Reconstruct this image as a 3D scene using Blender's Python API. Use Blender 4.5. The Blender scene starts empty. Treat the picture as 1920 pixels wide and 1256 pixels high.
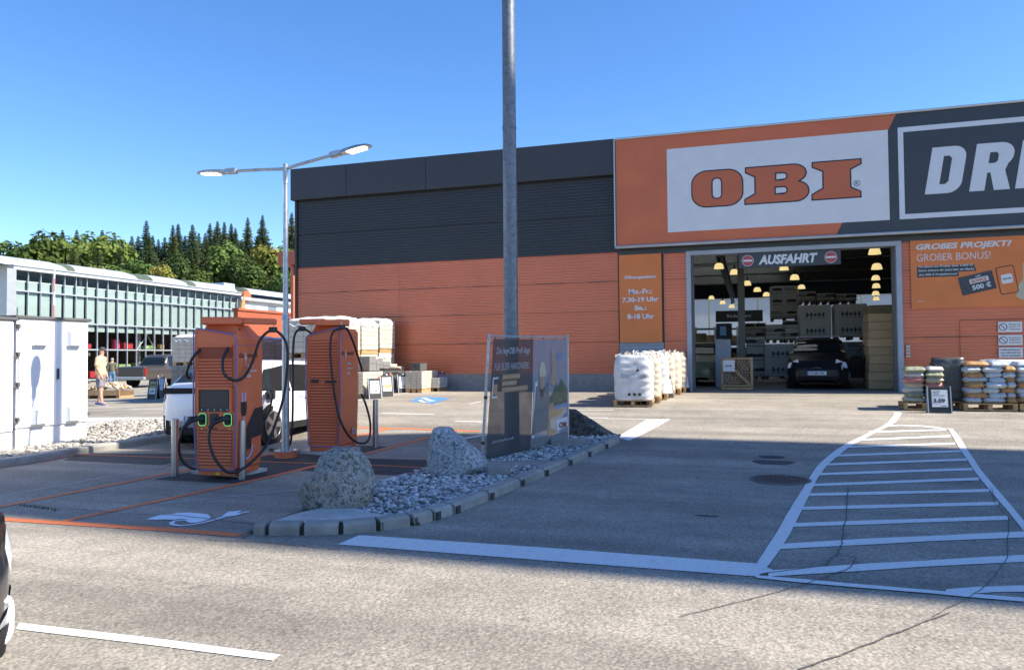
import bpy, bmesh, math, random
from math import radians as RAD, sin, cos, pi
from mathutils import Vector, Matrix, noise, Euler
random.seed(7)
SC = bpy.context.scene
COL = SC.collection
# ------------------------------------------------------------------ camera, world, sun, exposure
W0, H0, FPX = 1920.0, 1256.0, 1421.1
YAW, PIT, ROL, HC = RAD(17.4209), RAD(1.66632), RAD(0.49126), 1.6
_f = Vector((-sin(YAW)*cos(PIT), cos(YAW)*cos(PIT), sin(PIT)))
_r = Vector((cos(YAW), sin(YAW), 0)); _d = _f.cross(_r)
R2 = _r*cos(ROL) + _d*sin(ROL); D2 = -_r*sin(ROL) + _d*cos(ROL)
cam = bpy.data.cameras.new('camera'); camo = bpy.data.objects.new('camera', cam); COL.objects.link(camo)
cam.sensor_width = 36; cam.lens = FPX/W0*36; cam.clip_start = 0.05; cam.clip_end = 3000
mw = Matrix.Identity(4)
for i, v in enumerate((R2, -D2, -_f)):
    for j in range(3): mw[j][i] = v[j]
mw[2][3] = HC
camo.matrix_world = mw; SC.camera = camo
SUN_EL, SUN_PHI = RAD(43), RAD(4.0)
wd = bpy.data.worlds.new('World'); SC.world = wd; wd.use_nodes = True
nt = wd.node_tree; bg = nt.nodes['Background']; sk = nt.nodes.new('ShaderNodeTexSky')
sk.sky_type = 'NISHITA'; sk.sun_disc = False; sk.sun_elevation = SUN_EL
sk.sun_rotation = pi/2 - SUN_PHI; sk.air_density = 1.0; sk.dust_density = 0.3; sk.ozone_density = 4.5; sk.altitude = 300
hs = nt.nodes.new('ShaderNodeHueSaturation'); hs.inputs['Saturation'].default_value = 1.19; hs.inputs['Hue'].default_value = 0.506
nt.links.new(sk.outputs[0], hs.inputs['Color']); nt.links.new(hs.outputs[0], bg.inputs[0]); bg.inputs[1].default_value = 0.12
sl = bpy.data.lights.new('sun', 'SUN'); sl.energy = 5.0; sl.angle = RAD(0.53); sl.color = (1, .92, .79)
so = bpy.data.objects.new('sun', sl); COL.objects.link(so)
sdir = Vector((cos(SUN_EL)*cos(SUN_PHI), cos(SUN_EL)*sin(SUN_PHI), sin(SUN_EL)))
so.rotation_euler = sdir.to_track_quat('Z', 'Y').to_euler()
SC.view_settings.view_transform = 'Standard'; SC.view_settings.look = 'None'
SC.view_settings.exposure = 1.06; SC.view_settings.gamma = 1.0
SC.render.engine = 'CYCLES'; SC.cycles.max_bounces = 7; SC.cycles.transparent_max_bounces = 16
SC.cycles.use_denoising = True
# ------------------------------------------------------------------ terrain and pixel helpers
def sm(u): u = min(max(u, 0), 1); return u*u*(3-2*u)
def zt(x, y): return .57*sm((y-8)/14.5)*(1-.75*sm((-11-x)/9)-.25*sm((-20-x)/10))
def ray(px, py): return _f + R2*((px-W0/2)/FPX) + D2*((py-H0/2)/FPX)
def G(px, py, h=0.0):
    v = ray(px, py); t = 1.0
    while t < 600:
        if HC+t*v.z < zt(t*v.x, t*v.y)+h: break
        t *= 1.01
    a, b = t/1.01, t
    for _ in range(25):
        m = (a+b)/2
        if HC+m*v.z < zt(m*v.x, m*v.y)+h: b = m
        else: a = m
    return Vector((b*v.x, b*v.y, HC+b*v.z))
def FY(px, py, Y): v = ray(px, py); t = Y/v.y; return Vector((t*v.x, Y, HC+t*v.z))
def FX(px, py, X): v = ray(px, py); t = X/v.x; return Vector((X, t*v.y, HC+t*v.z))
# ------------------------------------------------------------------ materials
MATS = {}
def nmat(name):
    m = bpy.data.materials.new(name); m.use_nodes = True; MATS[name] = m
    return m, m.node_tree, m.node_tree.nodes['Principled BSDF']
def N(nt, t, **k):
    n = nt.nodes.new(t)
    for a, b in k.items():
        if a in n.inputs: n.inputs[a].default_value = b
        else: setattr(n, a, b)
    return n
def mixrgb(nt, fac, a, b, mode='MIX'):
    n = nt.nodes.new('ShaderNodeMix'); n.data_type = 'RGBA'; n.blend_type = mode
    for sock, v in ((n.inputs[0], fac), (n.inputs[6], a), (n.inputs[7], b)):
        if isinstance(v, (float, int)): sock.default_value = v
        elif isinstance(v, tuple): sock.default_value = (*v[:3], 1)
        else: nt.links.new(v, sock)
    return n.outputs[2]
def ramp(nt, fac, stops):
    n = nt.nodes.new('ShaderNodeValToRGB'); e = n.color_ramp.elements
    while len(e) < len(stops): e.new(.5)
    for el, (p, c) in zip(e, stops):
        el.position = p; el.color = (c, c, c, 1) if isinstance(c, (int, float)) else (*c, 1)
    nt.links.new(fac, n.inputs[0]); return n.outputs[0]
def noi(nt, scale, detail=4, rough=.55, vec=None, dim=None):
    n = nt.nodes.new('ShaderNodeTexNoise'); n.inputs['Scale'].default_value = scale
    n.inputs['Detail'].default_value = detail; n.inputs['Roughness'].default_value = rough
    if vec is None:
        tc = nt.nodes.new('ShaderNodeTexCoord'); vec = tc.outputs['Object']
    nt.links.new(vec, n.inputs['Vector']); return n.outputs['Fac']
def geopos(nt): return nt.nodes.new('ShaderNodeNewGeometry').outputs['Position']
def bump(nt, b, h, strength=.3, dist=.01):
    n = nt.nodes.new('ShaderNodeBump'); n.inputs['Strength'].default_value = strength; n.inputs['Distance'].default_value = dist
    nt.links.new(h, n.inputs['Height']); nt.links.new(n.outputs[0], b.inputs['Normal'])
def M(name, col, rough=.6, metal=0.0, var=.12, sc=3.0, bmp=0.0, bsc=60.0, coat=0.0, emit=None, es=0.0, spec=.5, rnd=0.0):
    """plain painted / plastic / metal surface with soft dirt variation"""
    if name in MATS: return MATS[name]
    m, t, b = nmat(name)
    b.inputs['Roughness'].default_value = rough; b.inputs['Metallic'].default_value = metal
    b.inputs['Coat Weight'].default_value = coat; b.inputs['Specular IOR Level'].default_value = spec
    if var > 0:
        f = noi(t, sc, 5, .6, geopos(t))
        f = ramp(t, f, [(.3, 1-var), (.7, 1+var*.6)])
        c = mixrgb(t, 1.0, tuple(col), f, 'MULTIPLY')
        if rnd:
            oi = t.nodes.new('ShaderNodeObjectInfo'); r = ramp(t, oi.outputs['Random'], [(0, 1-rnd), (1, 1+rnd)])
            c = mixrgb(t, 1.0, c, r, 'MULTIPLY')
        t.links.new(c, b.inputs['Base Color'])
    else: b.inputs['Base Color'].default_value = (*col, 1)
    if bmp: bump(t, b, noi(t, bsc, 4, .6, geopos(t)), bmp, .004)
    if emit: b.inputs['Emission Color'].default_value = (*emit, 1); b.inputs['Emission Strength'].default_value = es
    return m
def asphalt(name, base, seed=0.0, dark=.75, grain=1.0):
    m, t, b = nmat(name); p = geopos(t)
    big = noi(t, .35, 4, .6, p); mid = noi(t, 2.2, 5, .6, p)
    v = t.nodes.new('ShaderNodeTexVoronoi'); v.inputs['Scale'].default_value = 70; t.links.new(p, v.inputs['Vector'])
    v2 = t.nodes.new('ShaderNodeTexVoronoi'); v2.inputs['Scale'].default_value = 32; t.links.new(p, v2.inputs['Vector'])
    gr = ramp(t, v.outputs['Color'], [(.15, .58), (.55, 1.0), (.9, 1.38)])
    g2 = ramp(t, v2.outputs['Distance'], [(.05, 1.14), (.6, .84)])
    c = mixrgb(t, 1.0, tuple(base), ramp(t, big, [(.3, dark), (.7, 1.12)]), 'MULTIPLY')
    c = mixrgb(t, 1.0, c, ramp(t, mid, [(.3, .86), (.7, 1.1)]), 'MULTIPLY')
    mp = t.nodes.new('ShaderNodeMapping'); mp.inputs['Scale'].default_value = (.10, 1.4, 1); t.links.new(p, mp.inputs[0])
    trk = noi(t, 1.0, 4, .6, mp.outputs[0]); c = mixrgb(t, 1.0, c, ramp(t, trk, [(.35, .74), (.62, 1.08)]), 'MULTIPLY')
    spt = noi(t, 5.5, 3, .5, p); c = mixrgb(t, 1.0, c, ramp(t, spt, [(.24, .62), (.34, 1.0)]), 'MULTIPLY')
    c = mixrgb(t, .8*grain, c, gr, 'MULTIPLY'); c = mixrgb(t, .7*grain, c, g2, 'MULTIPLY')
    sep = t.nodes.new('ShaderNodeSeparateXYZ'); t.links.new(p, sep.inputs[0])
    t.links.new(c, b.inputs['Base Color']); b.inputs['Roughness'].default_value = .85
    bump(t, b, v2.outputs['Distance'], .55*grain, .008)
    return m
asphalt('asphalt', (.335, .300, .245)); asphalt('asphalt_patch', (.052, .05, .052), grain=.7); asphalt('asphalt_seal', (.07, .066, .062), grain=.5); asphalt('asphalt_crack', (.12, .11, .10), grain=.9)
def paint(name, col, wear=.45, sc=14.0):
    m, t, b = nmat(name); p = geopos(t)
    f = noi(t, sc, 8, .75, p); f2 = noi(t, 90, 2, .5, p)
    c = mixrgb(t, ramp(t, f, [(.30, wear), (.46, 0)]), tuple(col), tuple(x*.35+.05 for x in col))
    c = mixrgb(t, 1.0, c, ramp(t, f2, [(.3, .82), (.7, 1.06)]), 'MULTIPLY')
    t.links.new(c, b.inputs['Base Color']); b.inputs['Roughness'].default_value = .7; bump(t, b, f2, .4, .004); return m
paint('line_white', (.72, .72, .70)); paint('line_orange', (.72, .17, .045)); paint('line_blue', (.08, .25, .62)); paint('line_faint', (.36, .35, .33), .9); paint('ev_white', (.70, .78, .86), .2)
def concrete(name, col, sc=6):
    m, t, b = nmat(name); p = geopos(t)
    f = noi(t, sc, 8, .7, p); f2 = noi(t, 120, 3, .6, p); f3 = noi(t, .9, 4, .6, p)
    c = mixrgb(t, 1.0, tuple(col), ramp(t, f, [(.25, .7), (.75, 1.15)]), 'MULTIPLY')
    c = mixrgb(t, 1.0, c, ramp(t, f3, [(.3, .75), (.6, 1.05)]), 'MULTIPLY')
    c = mixrgb(t, 1.0, c, ramp(t, f2, [(.3, .8), (.7, 1.1)]), 'MULTIPLY')
    t.links.new(c, b.inputs['Base Color']); b.inputs['Roughness'].default_value = .9; bump(t, b, f2, .4, .005); return m
concrete('concrete', (.30, .29, .27)); concrete('kerb_concrete', (.34, .325, .29)); concrete('concrete_light', (.55, .53, .49)); concrete('concrete_dark', (.17, .17, .165))
def granite(name, lo, hi, sc=26, tint=None, moss=0):
    m, t, b = nmat(name); tc = t.nodes.new('ShaderNodeTexCoord'); p = tc.outputs['Object']
    f = noi(t, sc, 8, .8, p); f2 = noi(t, sc*3.1, 4, .7, p); f3 = noi(t, 2.6, 4, .6, p)
    c = mixrgb(t, ramp(t, f, [(.42, 0), (.53, 1)]), tuple(lo), tuple(hi))
    c = mixrgb(t, .75, c, ramp(t, f2, [(.38, .3), (.62, 1.45)]), 'MULTIPLY')
    c = mixrgb(t, 1.0, c, ramp(t, f3, [(.3, .7), (.65, 1.1)]), 'MULTIPLY')
    if tint: c = mixrgb(t, ramp(t, noi(t, 5, 6, .7, p), [(.5, 0), (.62, .7)]), c, tuple(tint))
    t.links.new(c, b.inputs['Base Color']); b.inputs['Roughness'].default_value = .9
    bump(t, b, f, .9, .03); return m
granite('granite_brown', (.13, .125, .11), (.50, .49, .44), 20, (.30, .27, .22)); granite('granite_grey', (.12, .125, .13), (.62, .64, .65), 26, (.33, .34, .34))
granite('granite_dark', (.03, .03, .03), (.12, .12, .11), 14)
def pebble_mat():
    m, t, b = nmat('pebble'); a = t.nodes.new('ShaderNodeVertexColor'); a.layer_name = 'tone'
    f = noi(t, 60, 3, .6, geopos(t)); c = mixrgb(t, 1.0, a.outputs[0], ramp(t, f, [(.3, .8), (.7, 1.1)]), 'MULTIPLY')
    t.links.new(c, b.inputs['Base Color']); b.inputs['Roughness'].default_value = .8
pebble_mat()
def clad(name, col, rough, dirt=.35):
    m, t, b = nmat(name); p = geopos(t)
    mp = t.nodes.new('ShaderNodeMapping'); mp.inputs['Scale'].default_value = (.25, 1, 6); t.links.new(p, mp.inputs[0])
    f = noi(t, 1.3, 5, .65, mp.outputs[0]); f2 = noi(t, .5, 4, .6, p)
    c = mixrgb(t, 1.0, tuple(col), ramp(t, f2, [(.3, .9), (.7, 1.06)]), 'MULTIPLY')
    c = mixrgb(t, ramp(t, f, [(.66, 0), (.74, dirt)]), c, tuple(x*.35 for x in col))
    t.links.new(c, b.inputs['Base Color']); b.inputs['Roughness'].default_value = rough
    mp2 = noi(t, 1.1, 2, .5, p); bump(t, b, mp2, .05, .05); return m
clad('cladding_orange', (.66, .19, .095), .25); clad('cladding_dark', (.030, .032, .040), .38, .2)
M('fascia_grey', (.036, .037, .043), .45, sc=1.2); M('frame_grey', (.32, .36, .42), .4, sc=2); M('sign_orange', (.56, .135, .05), .45, sc=1)
M('sign_orange_flat', (.66, .19, .045), .5, sc=1); M('sign_white', (.62, .63, .65), .4, var=.05); M('sign_dark', (.035, .042, .05), .4, var=.1); M('letter_white', (.60, .63, .67), .5, var=.03)
M('letter_orange', (.48, .12, .05), .5, var=.04); M('letter_black', (.012, .013, .02), .5, var=0); M('trim_silver', (.42, .44, .46), .35, .4)
M('galvanised', (.40, .43, .46), .42, .75, var=.25, sc=9, bmp=.1); M('pole_galvanised', (.17, .19, .215), .5, .5, var=.35, sc=14, bmp=.2, bsc=30)
M('steel_brushed', (.50, .51, .53), .28, .95, var=.08, sc=20); M('black_rubber', (.012, .012, .014), .45, var=.15); M('black_plastic', (.02, .02, .022), .4, var=.1)
M('charger_orange', (.72, .165, .06), .5, var=.07, sc=2); M('charger_louvre', (.30, .055, .022), .6, var=.08, sc=2); M('charger_trim', (.17, .15, .33), .4, var=0)
M('screen', (.02, .03, .045), .12, var=.05); M('led_green', (.1, .6, .2), .4, var=0, emit=(.25, 1, .35), es=.35); M('lilac', (.42, .46, .72), .5, var=0)
M('cabinet_white', (.78, .79, .80), .42, var=.03, sc=1); M('cabinet_roof', (.10, .10, .10), .6)
M('car_white', (.74, .76, .78), .22, var=.02, coat=.8); M('car_black', (.012, .013, .016), .2, var=.05, coat=.8); M('car_grey', (.085, .078, .072), .28, .45, var=.04, coat=.7); M('car_pale', (.30, .33, .22), .3, coat=.5)
M('car_glass', (.012, .016, .018), .06, var=0); M('car_trim', (.022, .022, .024), .7, spec=.15); M('car_black_dull', (.012, .013, .015), .32, var=.05, spec=.3); M('tyre', (.018, .018, .018), .8); M('rim', (.35, .36, .37), .3, .8); M('lamp_red', (.35, .01, .015), .2, var=0, coat=.5); M('lamp_glass', (.55, .58, .60), .12, var=.15, sc=30)
M('wood', (.42, .27, .13), .8, var=.3, sc=12, rnd=.15); M('wood_dark', (.16, .10, .055), .85, var=.3, sc=12); M('wood_log', (.36, .23, .13), .85, var=.45, sc=25)
M('skin', (.55, .30, .21), .55, var=.08); M('shirt_peach', (.80, .50, .30), .8, var=.08, sc=8); M('cloth_grey', (.22, .20, .24), .85); M('cloth_olive', (.13, .14, .08), .85); M('cloth_blue', (.10, .20, .34), .85); M('hair_grey', (.30, .28, .26), .8); M('cap_dark', (.04, .05, .05), .8); M('shoe_blue', (.10, .11, .24), .7); M('sole', (.6, .6, .58), .7)
M('bag_white', (.56, .56, .56), .55, var=.2, sc=5, bmp=1.0, bsc=9); M('bag_cream', (.52, .45, .36), .7, var=.12, sc=6, bmp=.5, bsc=8); M('bag_yellow', (.44, .25, .10), .5, var=.15, sc=8, bmp=.4, bsc=20); M('bag_orange', (.55, .16, .05), .6)
M('wrap_white', (.72, .73, .76), .25, var=.12, sc=5, bmp=.8, bsc=7); M('wrap_black', (.03, .03, .035), .22, var=.3, sc=6, bmp=.9, bsc=9); M('bag_dark', (.05, .055, .055), .4, var=.3, sc=7, bmp=.7, bsc=10)
M('block_beige', (.55, .49, .40), .85, var=.12, sc=8, bmp=.3); M('block_grey', (.20, .20, .195), .9, var=.15, sc=8, bmp=.3); M('block_pale', (.50, .50, .46), .9, var=.1, sc=8, rnd=.1); M('block_dark', (.085, .085, .085), .9, var=.15, sc=8)
M('brick_hole', (.30, .14, .07), .9); M('bag_green', (.28, .30, .20), .6, var=.3, sc=14, bmp=.4, bsc=25); M('bag_tan', (.52, .45, .32), .6, var=.3, sc=12, bmp=.4, bsc=25); M('bag_pink', (.50, .22, .20), .6, var=.25, sc=14, bmp=.4, bsc=25); M('bag_blue_white', (.50, .55, .60), .45, var=.12, sc=10, bmp=.5, bsc=20)
M('board_black', (.02, .021, .023), .5); M('paper_white', (.70, .70, .70), .7, var=.03); M('paper_yellow', (.75, .55, .04), .7, var=.05); M('mast_red', (.60, .20, .18), .6); M('paper_red', (.55, .03, .05), .7, var=.05); M('paper_blue', (.15, .25, .42), .6)
M('hall_dark', (.13, .13, .12), .8, sc=1); M('hall_floor', (.16, .155, .145), .6, sc=1); M('hall_steel', (.22, .22, .20), .6); M('hall_wall', (.16, .19, .22), .8)
M('lamp_shade', (.7, .55, .25), .5, var=0, emit=(1, .78, .36), es=.42); M('luminaire_light', (.9, .8, .6), .5, var=0, emit=(1, .74, .38), es=4.0)
M('insulation', (.32, .235, .14), .8, var=.25, sc=3); M('board_tan', (.50, .34, .18), .8, var=.15, sc=3, rnd=.12); M('wrap_grey', (.40, .42, .41), .45, var=.15, sc=2, bmp=.4, bsc=9); M('print_dark', (.03, .03, .028), .6, var=0)
M('glass_mint', (.50, .54, .52), .6, var=.06, sc=.6); M('roof_white', (.42, .46, .50), .35, var=.05, sc=.3); M('lunette', (.46, .45, .24), .5, var=.1); M('plaster_white', (.75, .74, .72), .8, var=.04); M('mullion', (.42, .46, .50), .4, .3); M('terracotta', (.34, .085, .035), .7, sc=.5)
M('interior_dark', (.035, .036, .035), .8, var=.4, sc=.8); M('goods_pink', (.65, .06, .16), .6); M('goods_red', (.6, .04, .05), .6); M('goods_green', (.4, .5, .2), .6); M('weed', (.05, .075, .02), .9, var=.3, sc=30); M('iron', (.10, .075, .07), .6, .5, var=.3, sc=14, bmp=.8, bsc=40)
M('hill_soil', (.05, .06, .025), .95, var=.3, sc=.1); M('caster_concrete', (.35, .34, .32), .8)
def glass(name, tint, mixf, rough=.03):
    m, t, b = nmat(name); out = t.nodes['Material Output']; tr = t.nodes.new('ShaderNodeBsdfTransparent'); tr.inputs[0].default_value = (*tint, 1)
    gl = t.nodes.new('ShaderNodeBsdfGlossy'); gl.inputs['Roughness'].default_value = rough; gl.inputs['Color'].default_value = (.9, .95, 1, 1)
    fr = t.nodes.new('ShaderNodeLayerWeight'); fr.inputs['Blend'].default_value = mixf
    mx = t.nodes.new('ShaderNodeMixShader'); t.links.new(fr.outputs['Fresnel'], mx.inputs[0]); t.links.new(tr.outputs[0], mx.inputs[1]); t.links.new(gl.outputs[0], mx.inputs[2]); t.links.new(mx.outputs[0], out.inputs[0]); return m
glass('pane_glass', (.84, .88, .88), .16); glass('skylight_glass', (.5, .55, .5), .2)
def frosted(name, col):
    m, t, b = nmat(name); out = t.nodes['Material Output']; tl = t.nodes.new('ShaderNodeBsdfTranslucent'); tl.inputs[0].default_value = (*col, 1); b.inputs['Base Color'].default_value = (*col, 1)
    mx = t.nodes.new('ShaderNodeMixShader'); mx.inputs[0].default_value = .75; t.links.new(b.outputs[0], mx.inputs[1]); t.links.new(tl.outputs[0], mx.inputs[2]); t.links.new(mx.outputs[0], out.inputs[0]); return m
frosted('frosted_panel', (.85, .88, .88))
def sheer(name, col, alpha):
    """perforated print: some light goes through the holes of the mesh"""
    m, t, b = nmat(name); out = t.nodes['Material Output']; tr = t.nodes.new('ShaderNodeBsdfTransparent')
    mx = t.nodes.new('ShaderNodeMixShader'); p = geopos(t); f = noi(t, 4, 3, .5, p)
    t.links.new(ramp(t, f, [(.3, alpha-.05), (.7, alpha+.05)]), mx.inputs[0]); b.inputs['Base Color'].default_value = (*col, 1); b.inputs['Roughness'].default_value = .6
    t.links.new(tr.outputs[0], mx.inputs[1]); t.links.new(b.outputs[0], mx.inputs[2]); t.links.new(mx.outputs[0], out.inputs[0]); return m
for n_, c_, a_ in (('mesh_dark', (.035, .04, .048), .84), ('mesh_sky', (.21, .245, .29), .83), ('mesh_white', (.70, .72, .75), .8), ('mesh_orange', (.55, .33, .14), .7), ('mesh_skin', (.40, .27, .20), .8), ('mesh_grey', (.16, .17, .18), .8), ('mesh_cream', (.55, .50, .36), .8), ('mesh_green', (.08, .11, .06), .8), ('mesh_blue', (.16, .26, .42), .8)): sheer(n_, c_, a_)
def leafmat(name, col, col2, trans=.25):
    m, t, b = nmat(name); oi = t.nodes.new('ShaderNodeObjectInfo'); tc = t.nodes.new('ShaderNodeTexCoord')
    f = noi(t, .6, 4, .6, tc.outputs['Object']); c = mixrgb(t, ramp(t, f, [(.35, 0), (.65, 1)]), tuple(col), tuple(col2))
    c = mixrgb(t, 1.0, c, ramp(t, oi.outputs['Random'], [(0, (.62, .75, .7)), (.5, (1, 1, 1)), (1, (1.3, 1.15, .85))]), 'MULTIPLY')
    t.links.new(c, b.inputs['Base Color']); b.inputs['Roughness'].default_value = .7; b.inputs['Specular IOR Level'].default_value = .2
    out = t.nodes['Material Output']; tl = t.nodes.new('ShaderNodeBsdfTranslucent'); t.links.new(c, tl.inputs[0]); mx = t.nodes.new('ShaderNodeMixShader'); mx.inputs[0].default_value = trans
    t.links.new(b.outputs[0], mx.inputs[1]); t.links.new(tl.outputs[0], mx.inputs[2]); t.links.new(mx.outputs[0], out.inputs[0]); return m
leafmat('needles', (.055, .088, .040), (.095, .135, .06), .35); leafmat('leaves_green', (.08, .14, .03), (.15, .21, .06)); leafmat('leaves_yellow', (.17, .19, .05), (.24, .24, .08)); leafmat('leaves_brown', (.22, .15, .07), (.15, .17, .06)); leafmat('leaves_dark', (.035, .07, .018), (.08, .12, .03))
M('bark', (.10, .075, .05), .9)
# ------------------------------------------------------------------ mesh builder
class MB:
    def __init__(s): s.v = []; s.f = []; s.m = []; s.mats = []; s.sm = []
    def mi(s, mat):
        if mat not in s.mats: s.mats.append(mat)
        return s.mats.index(mat)
    def add(s, vs, fs, mat=None, smooth=False):
        o = len(s.v); s.v += [tuple(v) for v in vs]; k = s.mi(mat)
        for f in fs: s.f.append(tuple(i+o for i in f)); s.m.append(k); s.sm.append(smooth)
        return s
    def box(s, x0, x1, y0, y1, z0, z1, mat=None, T=None):
        vs = [(x, y, z) for z in (z0, z1) for y in (y0, y1) for x in (x0, x1)]
        if T: vs = [T @ Vector(v) for v in vs]
        return s.add(vs, [(0, 2, 3, 1), (4, 5, 7, 6), (0, 1, 5, 4), (2, 6, 7, 3), (0, 4, 6, 2), (1, 3, 7, 5)], mat)
    def bbox(s, x0, x1, y0, y1, z0, z1, r, mat=None, T=None):
        """box with chamfered vertical and horizontal edges"""
        vs = []
        for z, k in ((z0, r), (z0+r, 0), (z1-r, 0), (z1, r)):
            for (x, y) in ((x0+r, y0+k), (x1-r, y0+k), (x1-k, y0+r), (x1-k, y1-r), (x1-r, y1-k), (x0+r, y1-k), (x0+k, y1-r), (x0+k, y0+r)): vs.append((x, y, z))
        if T: vs = [T @ Vector(v) for v in vs]
        fs = [tuple(range(7, -1, -1)), tuple(range(24, 32))]
        for l in range(3):
            for i in range(8): j = (i+1) % 8; fs.append((l*8+i, l*8+j, l*8+8+j, l*8+8+i))
        return s.add(vs, fs, mat)
    def cyl(s, a, b, r0, r1=None, n=12, mat=None, cap=True, smooth=True):
        a, b = Vector(a), Vector(b); r1 = r0 if r1 is None else r1
        d = (b-a).normalized(); u = d.orthogonal().normalized(); w = d.cross(u)
        vs = [a+(u*cos(t)+w*sin(t))*r0 for t in [2*pi*i/n for i in range(n)]] + [b+(u*cos(t)+w*sin(t))*r1 for t in [2*pi*i/n for i in range(n)]]
        s.add(vs, [(i, (i+1) % n, n+(i+1) % n, n+i) for i in range(n)], mat, smooth)
        if cap: s.add(vs, [tuple(range(n-1, -1, -1)), tuple(range(n, 2*n))], mat)
        return s
    def tube(s, pts, r, n=8, mat=None):
        pts = [Vector(p) for p in pts]; vs = []; u = None
        for i, p in enumerate(pts):
            d = (pts[min(i+1, len(pts)-1)]-pts[max(i-1, 0)]).normalized()
            u = (d.orthogonal() if u is None else (u-d*u.dot(d))).normalized(); w = d.cross(u)
            rr = r(i/(len(pts)-1)) if callable(r) else r
            vs += [p+(u*cos(2*pi*k/n)+w*sin(2*pi*k/n))*rr for k in range(n)]
        fs = [(i*n+k, i*n+(k+1) % n, (i+1)*n+(k+1) % n, (i+1)*n+k) for i in range(len(pts)-1) for k in range(n)]
        s.add(vs, fs, mat, True); s.add(vs, [tuple(range(n-1, -1, -1)), tuple((len(pts)-1)*n+k for k in range(n))], mat); return s
    def prism(s, poly, h, T, mat=None):
        """polygon in local xy, extruded 0..h along local z"""
        n = len(poly); a = sum(poly[i][0]*poly[(i+1) % n][1]-poly[(i+1) % n][0]*poly[i][1] for i in range(n))
        if a < 0: poly = poly[::-1]
        vs = [T @ Vector((x, y, 0)) for x, y in poly]+[T @ Vector((x, y, h)) for x, y in poly]
        return s.add(vs, [tuple(range(n-1, -1, -1)), tuple(range(n, 2*n))]+[(i, (i+1) % n, n+(i+1) % n, n+i) for i in range(n)], mat)
    def mesh(s, name):
        me = bpy.data.meshes.new(name); me.from_pydata(s.v, [], s.f)
        for m in s.mats: me.materials.append(MATS[m] if m else None)
        me.polygons.foreach_set('material_index', s.m); me.polygons.foreach_set('use_smooth', s.sm)
        if me.validate(): print('INVALID', name)
        me.update(); return me
    def obj(s, name, parent=None, mat=None, label=None, cat=None, group=None, kind=None, loc=None, rot=None):
        if mat: s.mats = [mat]*max(1, len(s.mats)) if s.mats else [mat]
        return link(name, s.mesh(name), parent, label, cat, group, kind, loc, rot)
def tag(o, label=None, cat=None, group=None, kind=None):
    for k, v in (('label', label), ('category', cat), ('group', group), ('kind', kind)):
        if v: o[k] = v
    return o
def link(name, data, parent=None, label=None, cat=None, group=None, kind=None, loc=None, rot=None):
    o = bpy.data.objects.new(name, data); COL.objects.link(o); o.parent = parent
    if loc is not None: o.location = loc
    if rot is not None: o.rotation_euler = rot
    return tag(o, label, cat, group, kind)
def thing(name, label, cat, loc=(0, 0, 0), rz=0, group=None, kind=None):
    return link(name, None, None, label, cat, group, kind, loc, (0, 0, rz))
def copytree(o, loc=None, rz=None, label=None, parent=None):
    c = o.copy(); COL.objects.link(c); c.parent = parent
    if loc is not None: c.location = loc
    if rz is not None: c.rotation_euler = (0, 0, rz)
    if label: c['label'] = label
    for ch in list(o.children): copytree(ch, parent=c)
    return c
def fr(o, xa, ya):
    """frame with local x along xa, local y along ya, origin o"""
    xa, ya = Vector(xa).normalized(), Vector(ya).normalized(); za = xa.cross(ya); m = Matrix.Identity(4)
    for i, v in enumerate((xa, ya, za)):
        for j in range(3): m[j][i] = v[j]
    for j in range(3): m[j][3] = o[j]
    return m
def facing(x, y, z, a=0.0):
    """vertical print frame: reads left to right along +X (turned by a), normal towards -Y"""
    return fr((x, y, z), (cos(a), sin(a), 0), (0, 0, 1))
def rrect(w, h, r, n=5, x0=0, y0=0):
    out = []
    for cx, cy, a in ((w-r, r, -90), (w-r, h-r, 0), (r, h-r, 90), (r, r, 180)):
        for i in range(n+1): t = RAD(a+90*i/n); out.append((x0+cx+r*cos(t), y0+cy+r*sin(t)))
    return out
def circ(cx, cy, r, n=24, ry=None): return [(cx+r*cos(2*pi*i/n), cy+(ry or r)*sin(2*pi*i/n)) for i in range(n)]
def curve_mesh(name, polys, depth, offset=0.0):
    """filled 2D outlines with holes"""
    cu = bpy.data.curves.new(name, 'CURVE'); cu.dimensions = '2D'; cu.fill_mode = 'BOTH'; cu.extrude = depth/2; cu.offset = offset
    for p in polys:
        sp = cu.splines.new('POLY'); sp.points.add(len(p)-1); sp.use_cyclic_u = True
        for q, (x, y) in zip(sp.points, p): q.co = (x, y, 0, 1)
    o = bpy.data.objects.new('tmp', cu); COL.objects.link(o); dg = bpy.context.evaluated_depsgraph_get()
    me = bpy.data.meshes.new_from_object(o.evaluated_get(dg)); bpy.data.objects.remove(o); me.name = name; return me
TXT = {}
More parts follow.
